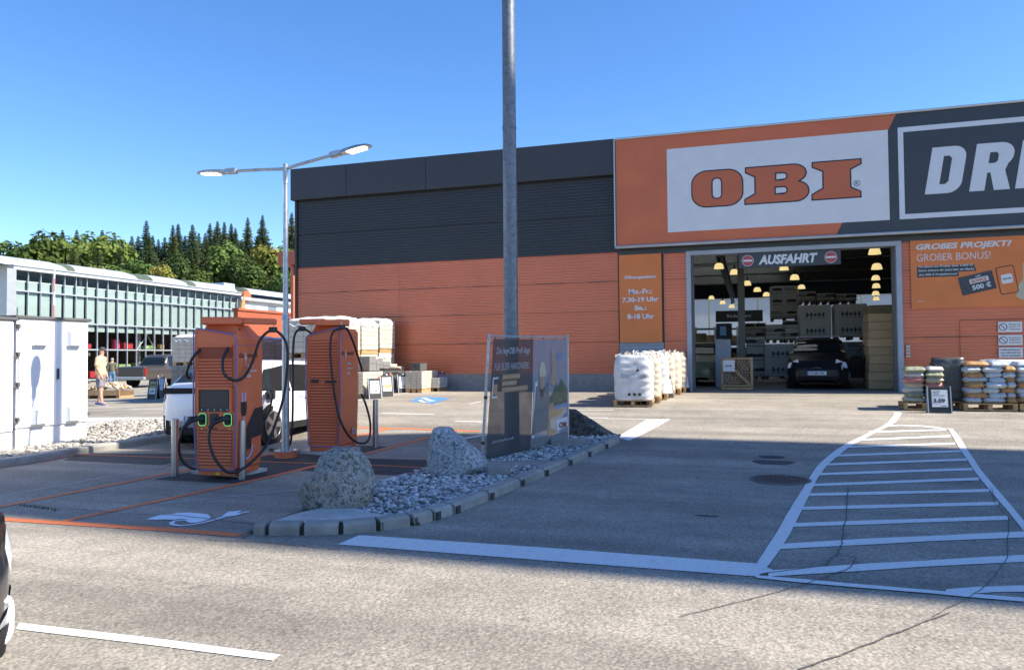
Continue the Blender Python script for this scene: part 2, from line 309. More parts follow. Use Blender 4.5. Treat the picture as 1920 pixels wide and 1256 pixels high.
def text(body, w, h, T, mat, parent, bold=0.0, shear=0.0, depth=.004, align='L', name='lettering', keep=False, label=None):
    key = (body, bold, shear)
    if key not in TXT:
        cu = bpy.data.curves.new('t', 'FONT'); cu.body = body; cu.extrude = .01; cu.offset = bold; cu.shear = shear; cu.resolution_u = 3
        o = bpy.data.objects.new('t', cu); COL.objects.link(o); dg = bpy.context.evaluated_depsgraph_get()
        me = bpy.data.meshes.new_from_object(o.evaluated_get(dg)); bpy.data.objects.remove(o)
        xs = [v.co.x for v in me.vertices]; ys = [v.co.y for v in me.vertices]
        TXT[key] = (me, min(xs), max(xs), min(ys), max(ys))
    me, x0, x1, y0, y1 = TXT[key]; me = me.copy(); sy = h/(y1-y0); sx = sy if w is None else w/(x1-x0); ww = sx*(x1-x0)
    off = {'L': 0, 'C': -ww/2}[align]
    for v in me.vertices:
        c = v.co; v.co = T @ Vector(((c.x-x0)*sx+off, (c.y-y0)*sy, (c.z+.01)/.02*depth))
    me.materials.clear(); me.materials.append(MATS[mat]); me.update()
    return link(name, me, parent, label)
def flat(polys, T, mat, parent, name, depth=.004, offset=0.0, label=None):
    me = curve_mesh(name, polys, depth, offset)
    for v in me.vertices: v.co = T @ Vector((v.co.x, v.co.y, v.co.z+depth/2))
    me.materials.clear(); me.materials.append(MATS[mat]); return link(name, me, parent, label)
def drape(name, polys, mat, h, parent=None, label=None, kind='structure', step=.5):
    h = h*.4 if h < .025 else h
    """ground marking: polygons of ground points, cut to the grid and laid on the terrain"""
    bm = bmesh.new()
    for p in polys:
        try: bm.faces.new([bm.verts.new((q[0], q[1], 0)) for q in p])
        except ValueError: pass
    xs = [v.co.x for v in bm.verts]; ys = [v.co.y for v in bm.verts]
    for ax, lo, hi in ((0, min(xs), max(xs)), (1, min(ys), max(ys))):
        k = math.ceil(lo/step)
        while k*step < hi and hi-lo < 60:
            co = [0, 0, 0]; no = [0, 0, 0]; co[ax] = k*step; no[ax] = 1
            bmesh.ops.bisect_plane(bm, geom=bm.verts[:]+bm.edges[:]+bm.faces[:], plane_co=co, plane_no=no); k += 1
    for v in bm.verts: v.co.z = zt(v.co.x, v.co.y)+h
    bmesh.ops.recalc_face_normals(bm, faces=bm.faces)
    for f in bm.faces:
        if f.normal.z < 0: f.normal_flip()
    me = bpy.data.meshes.new(name); bm.to_mesh(me); bm.free(); me.materials.append(MATS[mat]); return link(name, me, parent, label, kind=kind)
def gp(L): return [G(*q) for q in L]
def strip(L, w):
    """polyline of ground points -> quads of width w metres"""
    L = [Vector((q[0], q[1])) for q in L]; nrm = []
    for i in range(len(L)):
        d = (L[min(i+1, len(L)-1)]-L[max(i-1, 0)]).normalized(); nrm.append(Vector((-d.y, d.x))*w/2)
    return [[L[i]-nrm[i], L[i+1]-nrm[i+1], L[i+1]+nrm[i+1], L[i]+nrm[i]] for i in range(len(L)-1)]
def ribbon(A, B):
    return [[A[i], A[i+1], B[i+1], B[i]] for i in range(len(A)-1)]
# ------------------------------------------------------------------ ground
def grid_lines(spans):
    out = []
    for a, b, st in spans:
        n = max(1, round((b-a)/st)); out += [a+(b-a)*i/n for i in range(n)]
    return out+[spans[-1][1]]
gx = grid_lines([(-900, -120, 60), (-120, -34, 6), (-34, 16, .5), (16, 120, 8), (120, 900, 60)]); gy = grid_lines([(-200, -20, 20), (-20, 2, 2), (2, 27, .5), (27, 130, 6), (130, 1500, 80)])
mb = MB(); nx = len(gx)
mb.add([(x, y, zt(x, y)) for y in gy for x in gx], [(j*nx+i, j*nx+i+1, (j+1)*nx+i+1, (j+1)*nx+i) for j in range(len(gy)-1) for i in range(nx-1)], 'asphalt', True)
ground = mb.obj('ground', kind='structure')
S1, S2, S3 = .004, .008, .012
def k3(L): return [(x/2.4615+1140, y/2.4615+720) for x, y in L]
def k0(L): return [(x/3, y/3+880) for x, y in L]
marks = link('parking_lot_markings', None, kind='structure')
# darker repaired asphalt round the chargers and the trench
drape('asphalt_repair', [gp([(287, 899), (447, 907), (527, 890), (600, 869), (676, 850), (729, 837), (676, 835), (560, 846), (330, 889)])], 'asphalt_patch', S1)
drape('asphalt_repair', [gp([(118, 863), (321, 873), (520, 880), (704, 890), (800, 893), (800, 862), (689, 859), (500, 853), (321, 850), (150, 851)])], 'asphalt_patch', .0055)
for nm, L, w in (('bay_line', [(0, 950), (290, 893), (330, 885), (500, 853), (560, 842)], .10), ('bay_line', [(120, 977), (447, 907), (605, 870), (690, 850), (805, 820)], .10),
                 ('bay_line', [(151, 852), (321, 858), (500, 866), (698, 872), (800, 877)], .045), ('bay_line', [(0, 973), (160, 983), (320, 993), (450, 1004)], .13),
                 ('bay_line', [(655, 801), (770, 804), (898, 809)], .12), ('bay_line', [(640, 824), (690, 813), (733, 803)], .13),
                 ('bay_line', [(0, 877), (70, 866), (107, 861), (158, 850), (237, 838), (321, 825)], .07)):
    drape(nm, strip(gp(L), w), 'line_orange', S3, marks)
drape('bay_line', strip(gp([(0, 930), (100, 912), (330, 868)]), .05), 'line_faint', S2, marks)
drape('bay_line', strip(gp([(300, 944), (420, 932), (560, 918)]), .05), 'line_faint', S2, marks)
for L, w in (([(1135, 785), (1213, 786)], .06), ([(1080, 769), (1150, 769)], .06), ([(716, 775), (813, 777)], .09), ([(853, 790), (905, 791)], .10), ([(881, 757), (903, 753)], .07),
             ([(640, 755), (735, 741), (790, 733), (900, 731)], .09), ([(165, 788), (235, 791)], .09), ([(165, 799), (235, 791)], .09), ([(870, 822), (912, 815)], .12), ([(250, 768), (320, 768)], .08), ([(1065, 783), (1140, 784)], .07)):
    drape('parking_line', strip(gp(L), w), 'line_white', S3, marks)
# electric car emblem on the bay
car_s = k0([(820, 281), (868, 268), (905, 255), (960, 254), (1000, 246), (1060, 244), (1160, 252), (1180, 262), (1184, 281), (1150, 290), (1110, 300), (1070, 302), (1040, 290), (1050, 282), (1010, 280), (980, 284), (920, 282), (880, 285)])
drape('charging_symbol', [gp(car_s)], 'ev_white', .013, marks)
drape('charging_symbol', strip(gp(k0([(1050, 288), (985, 291), (962, 303), (975, 313), (1010, 318), (1080, 313), (1150, 300), (1210, 284), (1262, 268)])), .045), 'ev_white', .017, marks)
drape('charging_symbol', [gp(k0([(1246, 266), (1285, 241), (1318, 238), (1352, 234), (1356, 240), (1338, 243), (1345, 247), (1398, 237), (1405, 241), (1362, 250), (1330, 262), (1280, 268)]))], 'ev_white', .020, marks)
# wheelchair bay, blue diamond with a white figure
drape('accessible_bay_symbol', [gp([(767, 752), (795, 743), (845, 747), (812, 757)])], 'line_blue', S3, marks)
drape('accessible_bay_symbol', strip(gp([(793, 746), (799, 748), (805, 751), (815, 752)]), .13)+strip(gp([(788, 750), (790, 753), (798, 754.5), (806, 753.5)]), .10), 'line_white', .020, marks)
# stop bar, edge lines and the hatched island
drape('stop_bar', [gp([(674, 1003.5), (1050, 1029), (1420, 1057), (1452, 1070), (1416, 1081), (1020, 1051), (633, 1021)])], 'line_white', S3, marks)
drape('edge_line', ribbon(gp(k3([(670, 884), (860, 900), (1200, 930), (1500, 955), (1650, 968), (1920, 990)])), gp(k3([(690, 898), (860, 916), (1200, 946), (1500, 970), (1650, 985), (1920, 1008)]))), 'line_white', .020, marks)
left_o = gp(k3([(1325, 130), (1312, 155), (1290, 180), (1262, 198), (1230, 213), (1170, 242), (1100, 275), (1055, 303), (1020, 330), (985, 360), (960, 387), (935, 425), (920, 450), (860, 545), (820, 612), (780, 685), (730, 762), (680, 838)]))
left_i = gp(k3([(1357, 130), (1347, 152), (1328, 176), (1296, 196), (1250, 217), (1200, 244), (1140, 275), (1098, 303), (1065, 330), (1025, 362), (1000, 389), (972, 428), (958, 452), (912, 548), (878, 616), (842, 690), (792, 770), (722, 862)]))
drape('hatching', ribbon(left_o, left_i), 'line_white', .016, marks)
drape('hatching', ribbon(gp(k3([(1288, 191), (1350, 189), (1440, 192), (1520, 199), (1572, 210), (1598, 255), (1620, 295), (1655, 345), (1690, 400), (1730, 452), (1775, 505), (1850, 592), (1920, 680)])),
                         gp(k3([(1275, 197), (1350, 194), (1440, 197), (1510, 205), (1590, 206), (1630, 255), (1655, 298), (1688, 345), (1722, 398), (1765, 450), (1808, 500), (1860, 560), (1920, 632)]))), 'line_white', .016, marks)
for xl, yl, xr, yr, t in ((1205, 222, 1560, 212, 7), (1163, 258, 1580, 241, 8), (1100, 291, 1602, 275, 8), (1048, 331, 1630, 310, 9), (1000, 372, 1655, 349, 10), (968, 417, 1682, 393, 11),
                          (938, 467, 1712, 438, 12), (908, 512, 1758, 492, 13), (868, 575, 1800, 552, 15), (828, 652, 1846, 618, 18), (775, 752, 1925, 695, 26), (740, 876, 1925, 805, 30), (1560, 962, 1925, 945, 28)):
    n = 5; top = []; bot = []
    for i in range(n+1):
        u = i/n; bend = (-sin(u*pi)*3 if t > 20 else 0); x = xl+(xr-xl)*u; y = yl+(yr-yl)*u+bend; hh = t*.5*(.92+.16*((i*7) % 3)/2); top.append((x, y-hh)); bot.append((x, y+hh))
    drape('hatching', ribbon(gp(k3(top)), gp(k3(bot))), 'line_white', .0135, marks)
drape('parking_line', [gp(k3([(180, 163), (288, 163), (200, 212), (98, 262), (40, 246), (115, 203)]))], 'line_white', S3, marks)
drape('lane_dash', [gp([(36, 1168), (280, 1196), (526, 1228), (512, 1239), (270, 1208), (30, 1180)])], 'line_white', S3, marks)
# cracks and tar seams
for L, w in ((k3([(1108, 475), (1105, 560), (1092, 650), (1080, 740), (1062, 780), (1000, 840), (700, 880)]), .014), (k3([(1070, 790), (1150, 800), (1120, 850), (930, 920), (640, 1000), (330, 1075)]), .012), (k3([(1775, 480), (1780, 540), (1850, 620), (1845, 800), (1780, 900), (1680, 980), (1500, 1075)]), .009),
             ([(452, 1009), (520, 985), (565, 962)], .03), (k0([(130, 200), (400, 222), (700, 250), (1000, 260), (1300, 295), (1460, 310)]), .018), (k0([(1160, 398), (1500, 412), (1920, 455)]), .02), ([(1500, 1256), (1640, 1205), (1780, 1150)], .018), ([(560, 965), (640, 935), (800, 890), (870, 868)], .05)):
    P = gp(L); Q = []
    for i in range(len(P)-1):
        for k in range(6):
            q = P[i].lerp(P[i+1], k/6); q.x += random.uniform(-.008, .008); q.y += random.uniform(-.008, .008); Q.append(q)
    drape('crack', strip(Q+[P[-1]], w*.7), 'asphalt_crack', .021)
for c, rx, ry in (((1447, 857), .18, .16), ((1450, 867), .28, .22), ((1325, 967), .12, .05)):
    q = G(*c); drape('oil_stain', [[(q.x+rx*cos(a)*(1+.15*sin(3*a)), q.y+ry*sin(a)*(1+.2*cos(2*a))) for a in [i*pi/9 for i in range(18)]]], 'asphalt_seal', .0045)
# manhole cover
q = G(1463, 899.5); mh = link('manhole_cover', None, None, 'round rusty manhole cover beside the hatched lane marking', 'manhole cover', loc=(q.x, q.y, q.z))
b = MB(); b.cyl((0, 0, -.02), (0, 0, .010), .37, n=40, mat='concrete_dark'); b.obj('frame_ring', mh)
b = MB(); b.cyl((0, 0, -.02), (0, 0, .016), .33, n=40, mat='iron')
for i in range(-5, 6):
    for j in range(-5, 6):
        if i*i+j*j < 28 and (i+j) % 2 == 0: b.box(i*.055-.015, i*.055+.015, j*.055-.006, j*.055+.006, .014, .020, 'iron')
b.obj('lid', mh)
# ------------------------------------------------------------------ planted island with kerb stones and gravel
kerbj = [(470, 1003), (499, 1004), (565, 1004), (639, 1002), (710, 996), (773, 986), (814, 976), (852, 964), (917, 938), (976, 912), (1022, 893), (1067, 873), (1103, 857), (1135, 842), (1163, 829)]
KP = gp(kerbj)
island = link('island_kerb', None, kind='structure')
def kerbstone(a, b, parent, w=.16, h=.11, gap=.025, mat='kerb_concrete', inward=1, curve=0.0):
    a = Vector((a[0], a[1])); b = Vector((b[0], b[1])); d = (b-a).normalized(); n = Vector((-d.y, d.x))*inward; a2, b2 = a+d*gap, b-d*gap; m = MB(); vs = []
    za, zb = zt(a.x, a.y), zt(b.x, b.y); prof = [(0, -.05), (0.002, h-.035), (.03, h-.005), (w-.02, h), (w, h-.02), (w, -.05)]
    j = random.uniform(-.006, .006)
    for c, z in ((a2, za), (b2, zb)):
        for o, hh in prof: q = c+n*(o+j); vs.append((q.x, q.y, z+hh))
    k = len(prof); fs = [(i, i+1, k+i+1, k+i) for i in range(k-1)]+[tuple(range(k-1, -1, -1)), tuple(range(k, 2*k))]
    m.add(vs, fs, mat); bm = m.obj('kerb_stone', parent); return bm
for i in range(len(KP)-1): kerbstone(KP[i], KP[i+1], island)
for i in range(1, len(KP)-1):
    m = MB(); c = KP[i]; m.box(c.x-.03, c.x+.03, c.y+.03, c.y+.11, c.z-.02, c.z+.075, 'asphalt_seal'); m.obj('kerb_joint', island)
KB = [G(455, 1000), G(520, 978), G(575, 957), G(640, 933), G(800, 886), G(880, 862), G(930, 850), G(1000, 834), G(1058, 818), G(1100, 812), G(1163, 822)]
for i in range(2, len(KB)-2):
    kerbstone(KB[i], KB[i+1], island, w=.07, h=.05, gap=.004, inward=-1)
drape('island_bed', [[(p.x, p.y) for p in [k+Vector((-.06, .06, 0)) for k in KP]]+[(p.x, p.y) for p in reversed(KB)]], 'concrete_dark', .03)
drape('island_slab', [[(p.x, p.y) for p in (KP[0]+Vector((.05, .05, 0)), KP[1]+Vector((0, .14, 0)), KP[2]+Vector((0, .14, 0)), KP[3]+Vector((-.02, .14, 0)), KP[4]+Vector((-.06, .14, 0)), G(735, 968, .08), G(700, 962, .08), G(640, 945, .08), G(560, 962, .08))]], 'concrete_light', .085)
def inpoly(x, y, P):
    c = False; j = len(P)-1
    for i in range(len(P)):
        if (P[i][1] > y) != (P[j][1] > y) and x < (P[j][0]-P[i][0])*(y-P[i][1])/(P[j][1]-P[i][1])+P[i][0]: c = not c
        j = i
    return c
ICO = []
bmI = bmesh.new(); bmesh.ops.create_icosphere(bmI, subdivisions=1, radius=1); bmI.verts.ensure_lookup_table()
IV = [v.co.copy() for v in bmI.verts]; IF = [tuple(v.index for v in f.verts) for f in bmI.faces]; bmI.free()
def gravel(name, poly, n, r0, r1, base, tones, label=None, warm=0.0):
    xs = [p[0] for p in poly]; ys = [p[1] for p in poly]; vs = []; fs = []; col = []; rnd = random.Random(n)
    k = 0
    while k < n:
        x, y = rnd.uniform(min(xs), max(xs)), rnd.uniform(min(ys), max(ys))
        if not inpoly(x, y, poly): continue
        k += 1; r = rnd.uniform(r0, r1); E = Euler((rnd.uniform(-.5, .5), rnd.uniform(-.5, .5), rnd.uniform(0, 6.3))).to_matrix(); sx, sy, sz = r*rnd.uniform(.9, 1.5), r*rnd.uniform(.7, 1), r*rnd.uniform(.4, .7); o = len(vs)
        zz = zt(x, y)+base+rnd.uniform(0, .035)
        for v in IV:
            q = E @ Vector((v.x*sx*rnd.uniform(.85, 1.12), v.y*sy*rnd.uniform(.85, 1.12), v.z*sz)); vs.append((q.x+x, q.y+y, q.z+zz))
        t = rnd.uniform(*tones); w = rnd.uniform(-.02, .05)+warm; fs += [tuple(i+o for i in f) for f in IF]; col += [(t*(1+w), t, t*(1-w*1.6), 1)]*len(IV)
    me = bpy.data.meshes.new(name); me.from_pydata(vs, [], fs); ca = me.color_attributes.new('tone', 'FLOAT_COLOR', 'POINT')
    ca.data.foreach_set('color', [c for q in col for c in q]); me.materials.append(MATS['pebble']); me.polygons.foreach_set('use_smooth', [True]*len(fs)); me.update(); return link(name, me, None, label, kind='stuff')
ipoly = [(p.x, p.y) for p in [k+Vector((-.13, .13, 0)) for k in KP[4:]]]+[(p.x, p.y) for p in reversed(KB[3:])]
o = gravel('gravel', ipoly, 5600, .016, .042, .045, (.14, .66), 'grey and white gravel filling the kerbed island'); o['category'] = 'gravel'
# weeds in the joints
def weed(x, y, z, n, h, s):
    vs = []; fs = []
    for _ in range(n):
        a = random.uniform(0, 6.3); r = random.uniform(0, s); l = random.uniform(.4, 1)*h; bx, by = x+r*cos(a), y+r*sin(a)*.5; dx, dy = random.uniform(-.5, .5)*l, random.uniform(-.5, .5)*l; w = .006; o = len(vs)
        vs += [(bx-w, by, z), (bx+w, by, z), (bx+dx*.6+w, by+dy*.6, z+l*.7), (bx+dx, by+dy, z+l)]; fs += [(o, o+1, o+2), (o, o+2, o+3)]
    return vs, fs
for k, (c, n, h, s, lb) in enumerate((((712, 993), 90, .10, .06, 'tuft of weeds in the kerb joint in front of the brown boulder'), ((775, 984), 60, .04, .07, 'low dry weed at the kerb joint right of the brown boulder'))):
    q = G(*c); m = MB(); v, f = weed(q.x, q.y, q.z, n, h, s); m.add(v, f, 'weed'); m.obj('weed_tuft', None, None, lb, 'weed')
q = G(50, 952); m = MB()
for i in range(6): p = G(42+i*13, 948+i*1.7); v, f = weed(p.x, p.y, p.z, 9, .03, .07); m.add(v, f, 'weed')
m.obj('weed_tuft', None, None, 'thin strip of grass in the asphalt crack near the orange line', 'weed', kind='stuff')
# left kerb and gravel bed below the cabinets
lk = link('bed_kerb', None, kind='structure'); LKP = gp([(-60, 884), (20, 874), (84, 864), (150, 852), (237, 839), (321, 826)]); LKP.append(LKP[-1]+(LKP[-1]-LKP[-2]).normalized()*.9)
for i in range(len(LKP)-1): kerbstone(LKP[i], LKP[i+1], lk, w=.22, h=.12, gap=.003, inward=1)
lb = [(p.x-.2, p.y) for p in LKP]+[(-12.2, 14.5), (-16, 14.8), (-16, 8)]
drape('gravel_bed', [lb], 'concrete_light', .04)
gb = [(p.x-.24, p.y) for p in LKP]+[(-12.0, 14.2), (-13.5, 13.6), (-13.4, 8.2)]
o = gravel('gravel', gb, 3800, .025, .06, .055, (.18, .48), 'pale sunlit gravel round the foot of the white cabinets', .06); o['category'] = 'gravel'
# ------------------------------------------------------------------ hill and wood
mb = MB(); hx = [-620+i*12 for i in range(75)]; hy = [125+j*9 for j in range(34)]
def hill(x, y): # rises towards a crest that climbs to the right
    u = sm((y-130-.12*(x+150))/105); crest = 20+7*sm((x+260)/170)+2.0*sin(x*.03)
    return crest*u
n = len(hx)
mb.add([(x, y, hill(x, y)-.3) for y in hy for x in hx], [(j*n+i, j*n+i+1, (j+1)*n+i+1, (j+1)*n+i) for j in range(len(hy)-1) for i in range(n-1)], 'hill_soil', True); mb.obj('hill', kind='structure')
def spruce(seed, H=20, R=3.2):
    rnd = random.Random(seed); m = MB(); z = H*.10
    while z < H*.985:
        u = z/H; rr = R*(1-u)**1.05*rnd.uniform(.72, 1.15)+.05; nb = int(9+9*(1-u)); a0 = rnd.uniform(0, 6)
        for k in range(nb):
            a = a0+k*2*pi/nb+rnd.uniform(-.2, .2); L = rr*rnd.uniform(.7, 1.15); dr = rnd.uniform(.22, .5); w = (.42+.22*L)*(1-.5*u); ns = 4
            for s in range(ns):
                t0 = s/ns; t1 = (s+1.25)/ns; zz = lambda t: z-dr*L*t*(1-.45*t)
                ca, sa = cos(a), sin(a); x0, x1 = L*t0, L*min(t1, 1.1); ww = w*(1-.55*t0)*rnd.uniform(.6, 1.15); zr = rnd.uniform(-.12, .12)
                p0 = (x0*ca, x0*sa, zz(t0)+zr); p1 = (x1*ca-ww*sa*.7, x1*sa+ww*ca*.7, zz(t1)-ww*.75); p2 = (x1*ca+ww*sa*.7, x1*sa-ww*ca*.7, zz(t1)-ww*.75); p3 = (x1*1.05*ca, x1*1.05*sa, zz(t1)+.08)
                m.add([p0, p1, p3, p2], [(0, 1, 2), (0, 2, 3)], 'needles')
        z += .26+.26*(1-u)
    return m.mesh('crown')
def broadleaf(seed, H=13, R=4.2, mat='leaves_green', n=2600, lf=.42):
    rnd = random.Random(seed); m = MB(); lobes = []
    for _ in range(15):
        a = rnd.uniform(0, 6.3); r = rnd.uniform(.15, .68)*R; z = H*rnd.uniform(.36, .84); lobes.append((r*cos(a)*(1.15-z/H*.55), r*sin(a)*(1.15-z/H*.55), z, rnd.uniform(.26, .44)*R))
    lobes.append((0, 0, H*.86, R*.36))
    for _ in range(n):
        lx, ly, lz, lr = rnd.choice(lobes); d = Vector((rnd.gauss(0, 1), rnd.gauss(0, 1), rnd.gauss(0, .85))).normalized()*lr*rnd.uniform(.72, 1.1); c = Vector((lx, ly, lz))+d
        nrm = (d.normalized()+Vector((rnd.uniform(-.6, .6), rnd.uniform(-.6, .6), rnd.uniform(-.2, .8)))).normalized(); u = nrm.orthogonal().normalized(); w = nrm.cross(u); a = rnd.uniform(0, 6.3); s = lf*rnd.uniform(.5, 1.1)
        u, w = u*cos(a)+w*sin(a), w*cos(a)-u*sin(a)
        m.add([c-u*s, c-w*s*.55-u*.2*s, c+u*s*.9, c+w*s*.6+nrm*.15*s], [(0, 1, 2), (0, 2, 3)], mat)
    return m.mesh('crown')
def trunkm(H, r, n=6, br=True):
    m = MB(); m.tube([(0, 0, -1), (.1, .05, H*.3), (.05, -.1, H*.6), (0, 0, H*.92)], lambda t: r*(1-t*.85)+.02, n, 'bark')
    for k in range(n if br else 0): a = k*2.4; z = H*(.3+.08*k); m.tube([(0, 0, z), (cos(a)*H*.08, sin(a)*H*.08, z+H*.06), (cos(a)*H*.17, sin(a)*H*.17, z+H*.15)], lambda t: r*.4*(1-t*.8), 5, 'bark')
    return m.mesh('trunk')
SPR = [(spruce(s, 20, r), trunkm(20, .28, 6, False)) for s, r in ((1, 3.9), (2, 4.4), (3, 3.4), (4, 4.1))]
BRD = {'green': [broadleaf(11), broadleaf(12, 12, 4.6)], 'yellow': [broadleaf(13, 13, 3.9, 'leaves_yellow')], 'brown': [broadleaf(14, 12, 3.4, 'leaves_brown')], 'dark': [broadleaf(15, 13, 4.6, 'leaves_dark'), broadleaf(16, 12, 4.2, 'leaves_dark')]}
BTR = trunkm(12, .25)
def tree_at(crown, trunk, x, y, s, z, label, name, group='trees on the wooded hill'):
    r = thing(name, label, 'tree', (x, y, z), random.uniform(0, 6.3), group); r.scale = (s*random.uniform(.9, 1.1), s*random.uniform(.9, 1.1), s*random.uniform(.92, 1.08))
    link('crown', crown, r); link('trunk', trunk, r); return r
def col_at(px, dist):
    v = ray(px, 669); h = math.hypot(v.x, v.y); return v.x/h*dist, v.y/h*dist
# skyline: (pixel x, pixel y of the tip, distance)
sky = [(4, 436), (22, 440), (44, 436), (64, 427), (84, 438), (102, 441), (115, 425), (128, 440), (142, 425), (158, 438), (166, 431), (178, 440), (190, 425), (206, 436), (214, 427), (230, 434), (246, 432), (258, 428), (273, 407), (285, 424), (296, 431), (308, 428), (323, 416), (333, 414), (346, 428), (360, 415), (372, 424), (384, 420), (393, 413), (407, 409), (420, 410), (433, 414), (441, 410), (452, 440), (464, 402), (480, 436), (492, 398), (506, 446), (520, 470), (536, 462), (547, 393), (562, 440), (590, 430)]
for i, (px, py) in enumerate(sky):
    py += 0 if px in (115, 142, 190, 273, 323, 333, 360, 393, 407, 420, 433, 464, 492, 547) else random.uniform(5, 14)
    dist = 232+random.uniform(-12, 12); x, y = col_at(px, dist); zc = hill(x, y); ztop = HC+(669-py+(960-px)*.0086)/FPX*(_f.dot(Vector((x, y, 0)))); Hh = max(ztop-zc, 9); c, t = SPR[i % 4]
    if px < 240 and px not in (115, 142, 190, 64, 214):
        k = random.choice(['green', 'dark', 'dark', 'green']); Hh = ztop-zc; tree_at(random.choice(BRD[k]), BTR, x, y, max(Hh, 8)/12.5, ztop-max(Hh, 8), 'rounded %s broadleaf tree on the skyline left of the tall spruces' % {'green': 'fresh green', 'dark': 'dark green'}[k], 'broadleaf_tree', 'broadleaf trees on the skyline'); continue
    o = tree_at(c, t, x, y, Hh/20, zc, 'tall dark spruce on the skyline of the wooded hill', 'spruce_tree', 'spruces along the top of the hill'); o.scale = (Hh/20*1.0+.6, Hh/20+.6, Hh/20)
    for dd in (-1, 1):
        x, y = col_at(px+dd*random.uniform(4, 9), dist-random.uniform(6, 22)); o = tree_at(SPR[(i+1) % 4][0], t, x, y, 1, hill(x, y), 'lower dark spruce filling the wood just below the skyline', 'spruce_tree', 'spruces along the top of the hill'); o.scale = (Hh/20+.55, Hh/20+.55, Hh/20*random.uniform(.72, .92))
for i in range(190): # slope
    px = random.uniform(-40, 560); dist = random.choice((random.uniform(150, 224), random.uniform(196, 226))); x, y = col_at(px, dist); zc = hill(x, y); u = (dist-150)/74
    if random.random() < .15+.38*u: c, t = random.choice(SPR); tree_at(c, t, x, y, random.uniform(.6, .85), zc, 'dark spruce standing among broadleaf trees on the slope', 'spruce_tree')
    else:
        k = random.choice(['green', 'green', 'dark', 'dark', 'yellow' if px > 250 else 'green', 'brown' if px > 300 else 'dark']); tree_at(random.choice(BRD[k]), BTR, x, y, random.uniform(.85, 1.25), zc, {'green': 'fresh green broadleaf tree on the wooded slope', 'dark': 'dark green broadleaf tree on the wooded slope', 'yellow': 'yellowish broadleaf tree on the wooded slope', 'brown': 'brownish thinning broadleaf tree on the wooded slope'}[k], 'broadleaf_tree')
wh = iter(['above the left third of the glass roof', 'above the second roof vault', 'over the middle of the glass roof', 'over the third roof vault', 'behind the middle of the roof row', 'low behind the fourth roof vault', 'standing pale among green neighbours', 'largest round crown left of the lamp post', 'low behind the grey roof unit', 'second crown left of the lamp post', 'low beside the lamp post', 'directly behind the lamp post', 'right of the lamp post beside the store corner', 'lowest right of the lamp post', 'between the pale tree and the round crown'])
for px, py, dist, k, s in ((170, 482, 128, 'yellow', .78), (205, 484, 130, 'green', .7), (255, 478, 132, 'green', .85), (305, 490, 128, 'yellow', .8), (335, 470, 140, 'dark', 1.0), (372, 500, 126, 'dark', .8), (392, 462, 142, 'brown', 1.0), (425, 455, 140, 'green', 1.25), (470, 488, 126, 'dark', .95), (488, 458, 140, 'yellow', 1.2), (512, 505, 124, 'yellow', .75), (528, 450, 140, 'green', 1.25), (548, 452, 138, 'yellow', 1.2), (530, 500, 122, 'green', .9), (450, 470, 136, 'dark', 1.1)):
    x, y = col_at(px, dist); ztop = HC+(669-py+(960-px)*.0086)/FPX*(_f.dot(Vector((x, y, 0)))); H = 13 if k != 'dark' else 13; z0 = max(ztop-H*s*1.0, -1)
    tree_at(BRD[k][0], BTR, x, y, s, ztop-H*s, {'green': 'fresh green broadleaf tree at the foot of the hill', 'dark': 'dark green broadleaf tree at the foot of the hill', 'yellow': 'yellowish broadleaf tree at the foot of the hill', 'brown': 'brown half bare tree at the foot of the hill'}[k].replace(' at the foot of the hill', ', '+next(wh)), 'broadleaf_tree', 'broadleaf trees at the foot of the hill')
# ------------------------------------------------------------------ unseen shadow caster added beyond the right edge, outlined to shade the forecourt
tw = link('shadow_caster', None, kind='structure'); SX = 24.0
tn = math.tan(SUN_EL)
def cast(px, py): q = G(px, py); d = SX-q.x; return (q.y+d*math.tan(SUN_PHI), q.z+d*tn/cos(SUN_PHI))
sil = [cast(*c) for c in [(1920, 1142), (1400, 1104), (900, 1062), (480, 1023), (20, 971)]]; ya = sil[0][0]
sil = [(ya, 0)]+sil+[(sil[-1][0]+.5, 33.4), (sil[-1][0]+3.6, 33.4)]+[cast(*c) for c in [(145, 850), (540, 826), (678, 815), (805, 811), (902, 812), (1162, 820), (1400, 830), (1640, 838), (1920, 875)]]+[(ya+4.2, 17.2), (ya+4.2, 0)]
m = MB(); m.prism(sil, 3.2, fr((SX, 0, 0), (0, 1, 0), (0, 0, 1)), 'caster_concrete'); m.obj('caster_body', tw)
m = MB(); m.prism([(8.4, 21.5), (12.8, 22.5), (12.8, 28), (8.4, 29)], .06, fr((SX-.1, 0, 0), (0, 1, 0), (0, 0, 1)), 'sign_orange'); m.obj('caster_panel', tw)
# ------------------------------------------------------------------ hardware store
YF = 22.5; XL, XR = -14.8, 16.0
store = thing('hardware_store', 'long retail hall with orange ribbed cladding below and dark cladding above', 'building', (0, YF, 0))
def SO(m, name, parent=store, **k):
    o = m.obj(name, parent, **k); o.matrix_parent_inverse = Matrix.Translation((0, -YF, 0)) if parent is store else Matrix.Identity(4); return o
def ribbed(x0, x1, z0, z1, y, mat, pitch=.092, dep=.028):
    m = MB(); prof = []; z = z0
    while z < z1-1e-6:
        p = min(pitch, z1-z); prof += [(y, z), (y, z+p*.40), (y+dep, z+p*.52), (y+dep, z+p*.88)]; z += p
    prof.append((y, z1)); vs = [(x, a, b) for x in (x0, x1) for a, b in prof]; n = len(prof)
    m.add(vs, [(i, n+i, n+i+1, i+1) for i in range(n-1)], mat); return m
DX0, DX1, DZ = -1.60, 3.78, 4.50
m = MB()   # structural shell behind the cladding
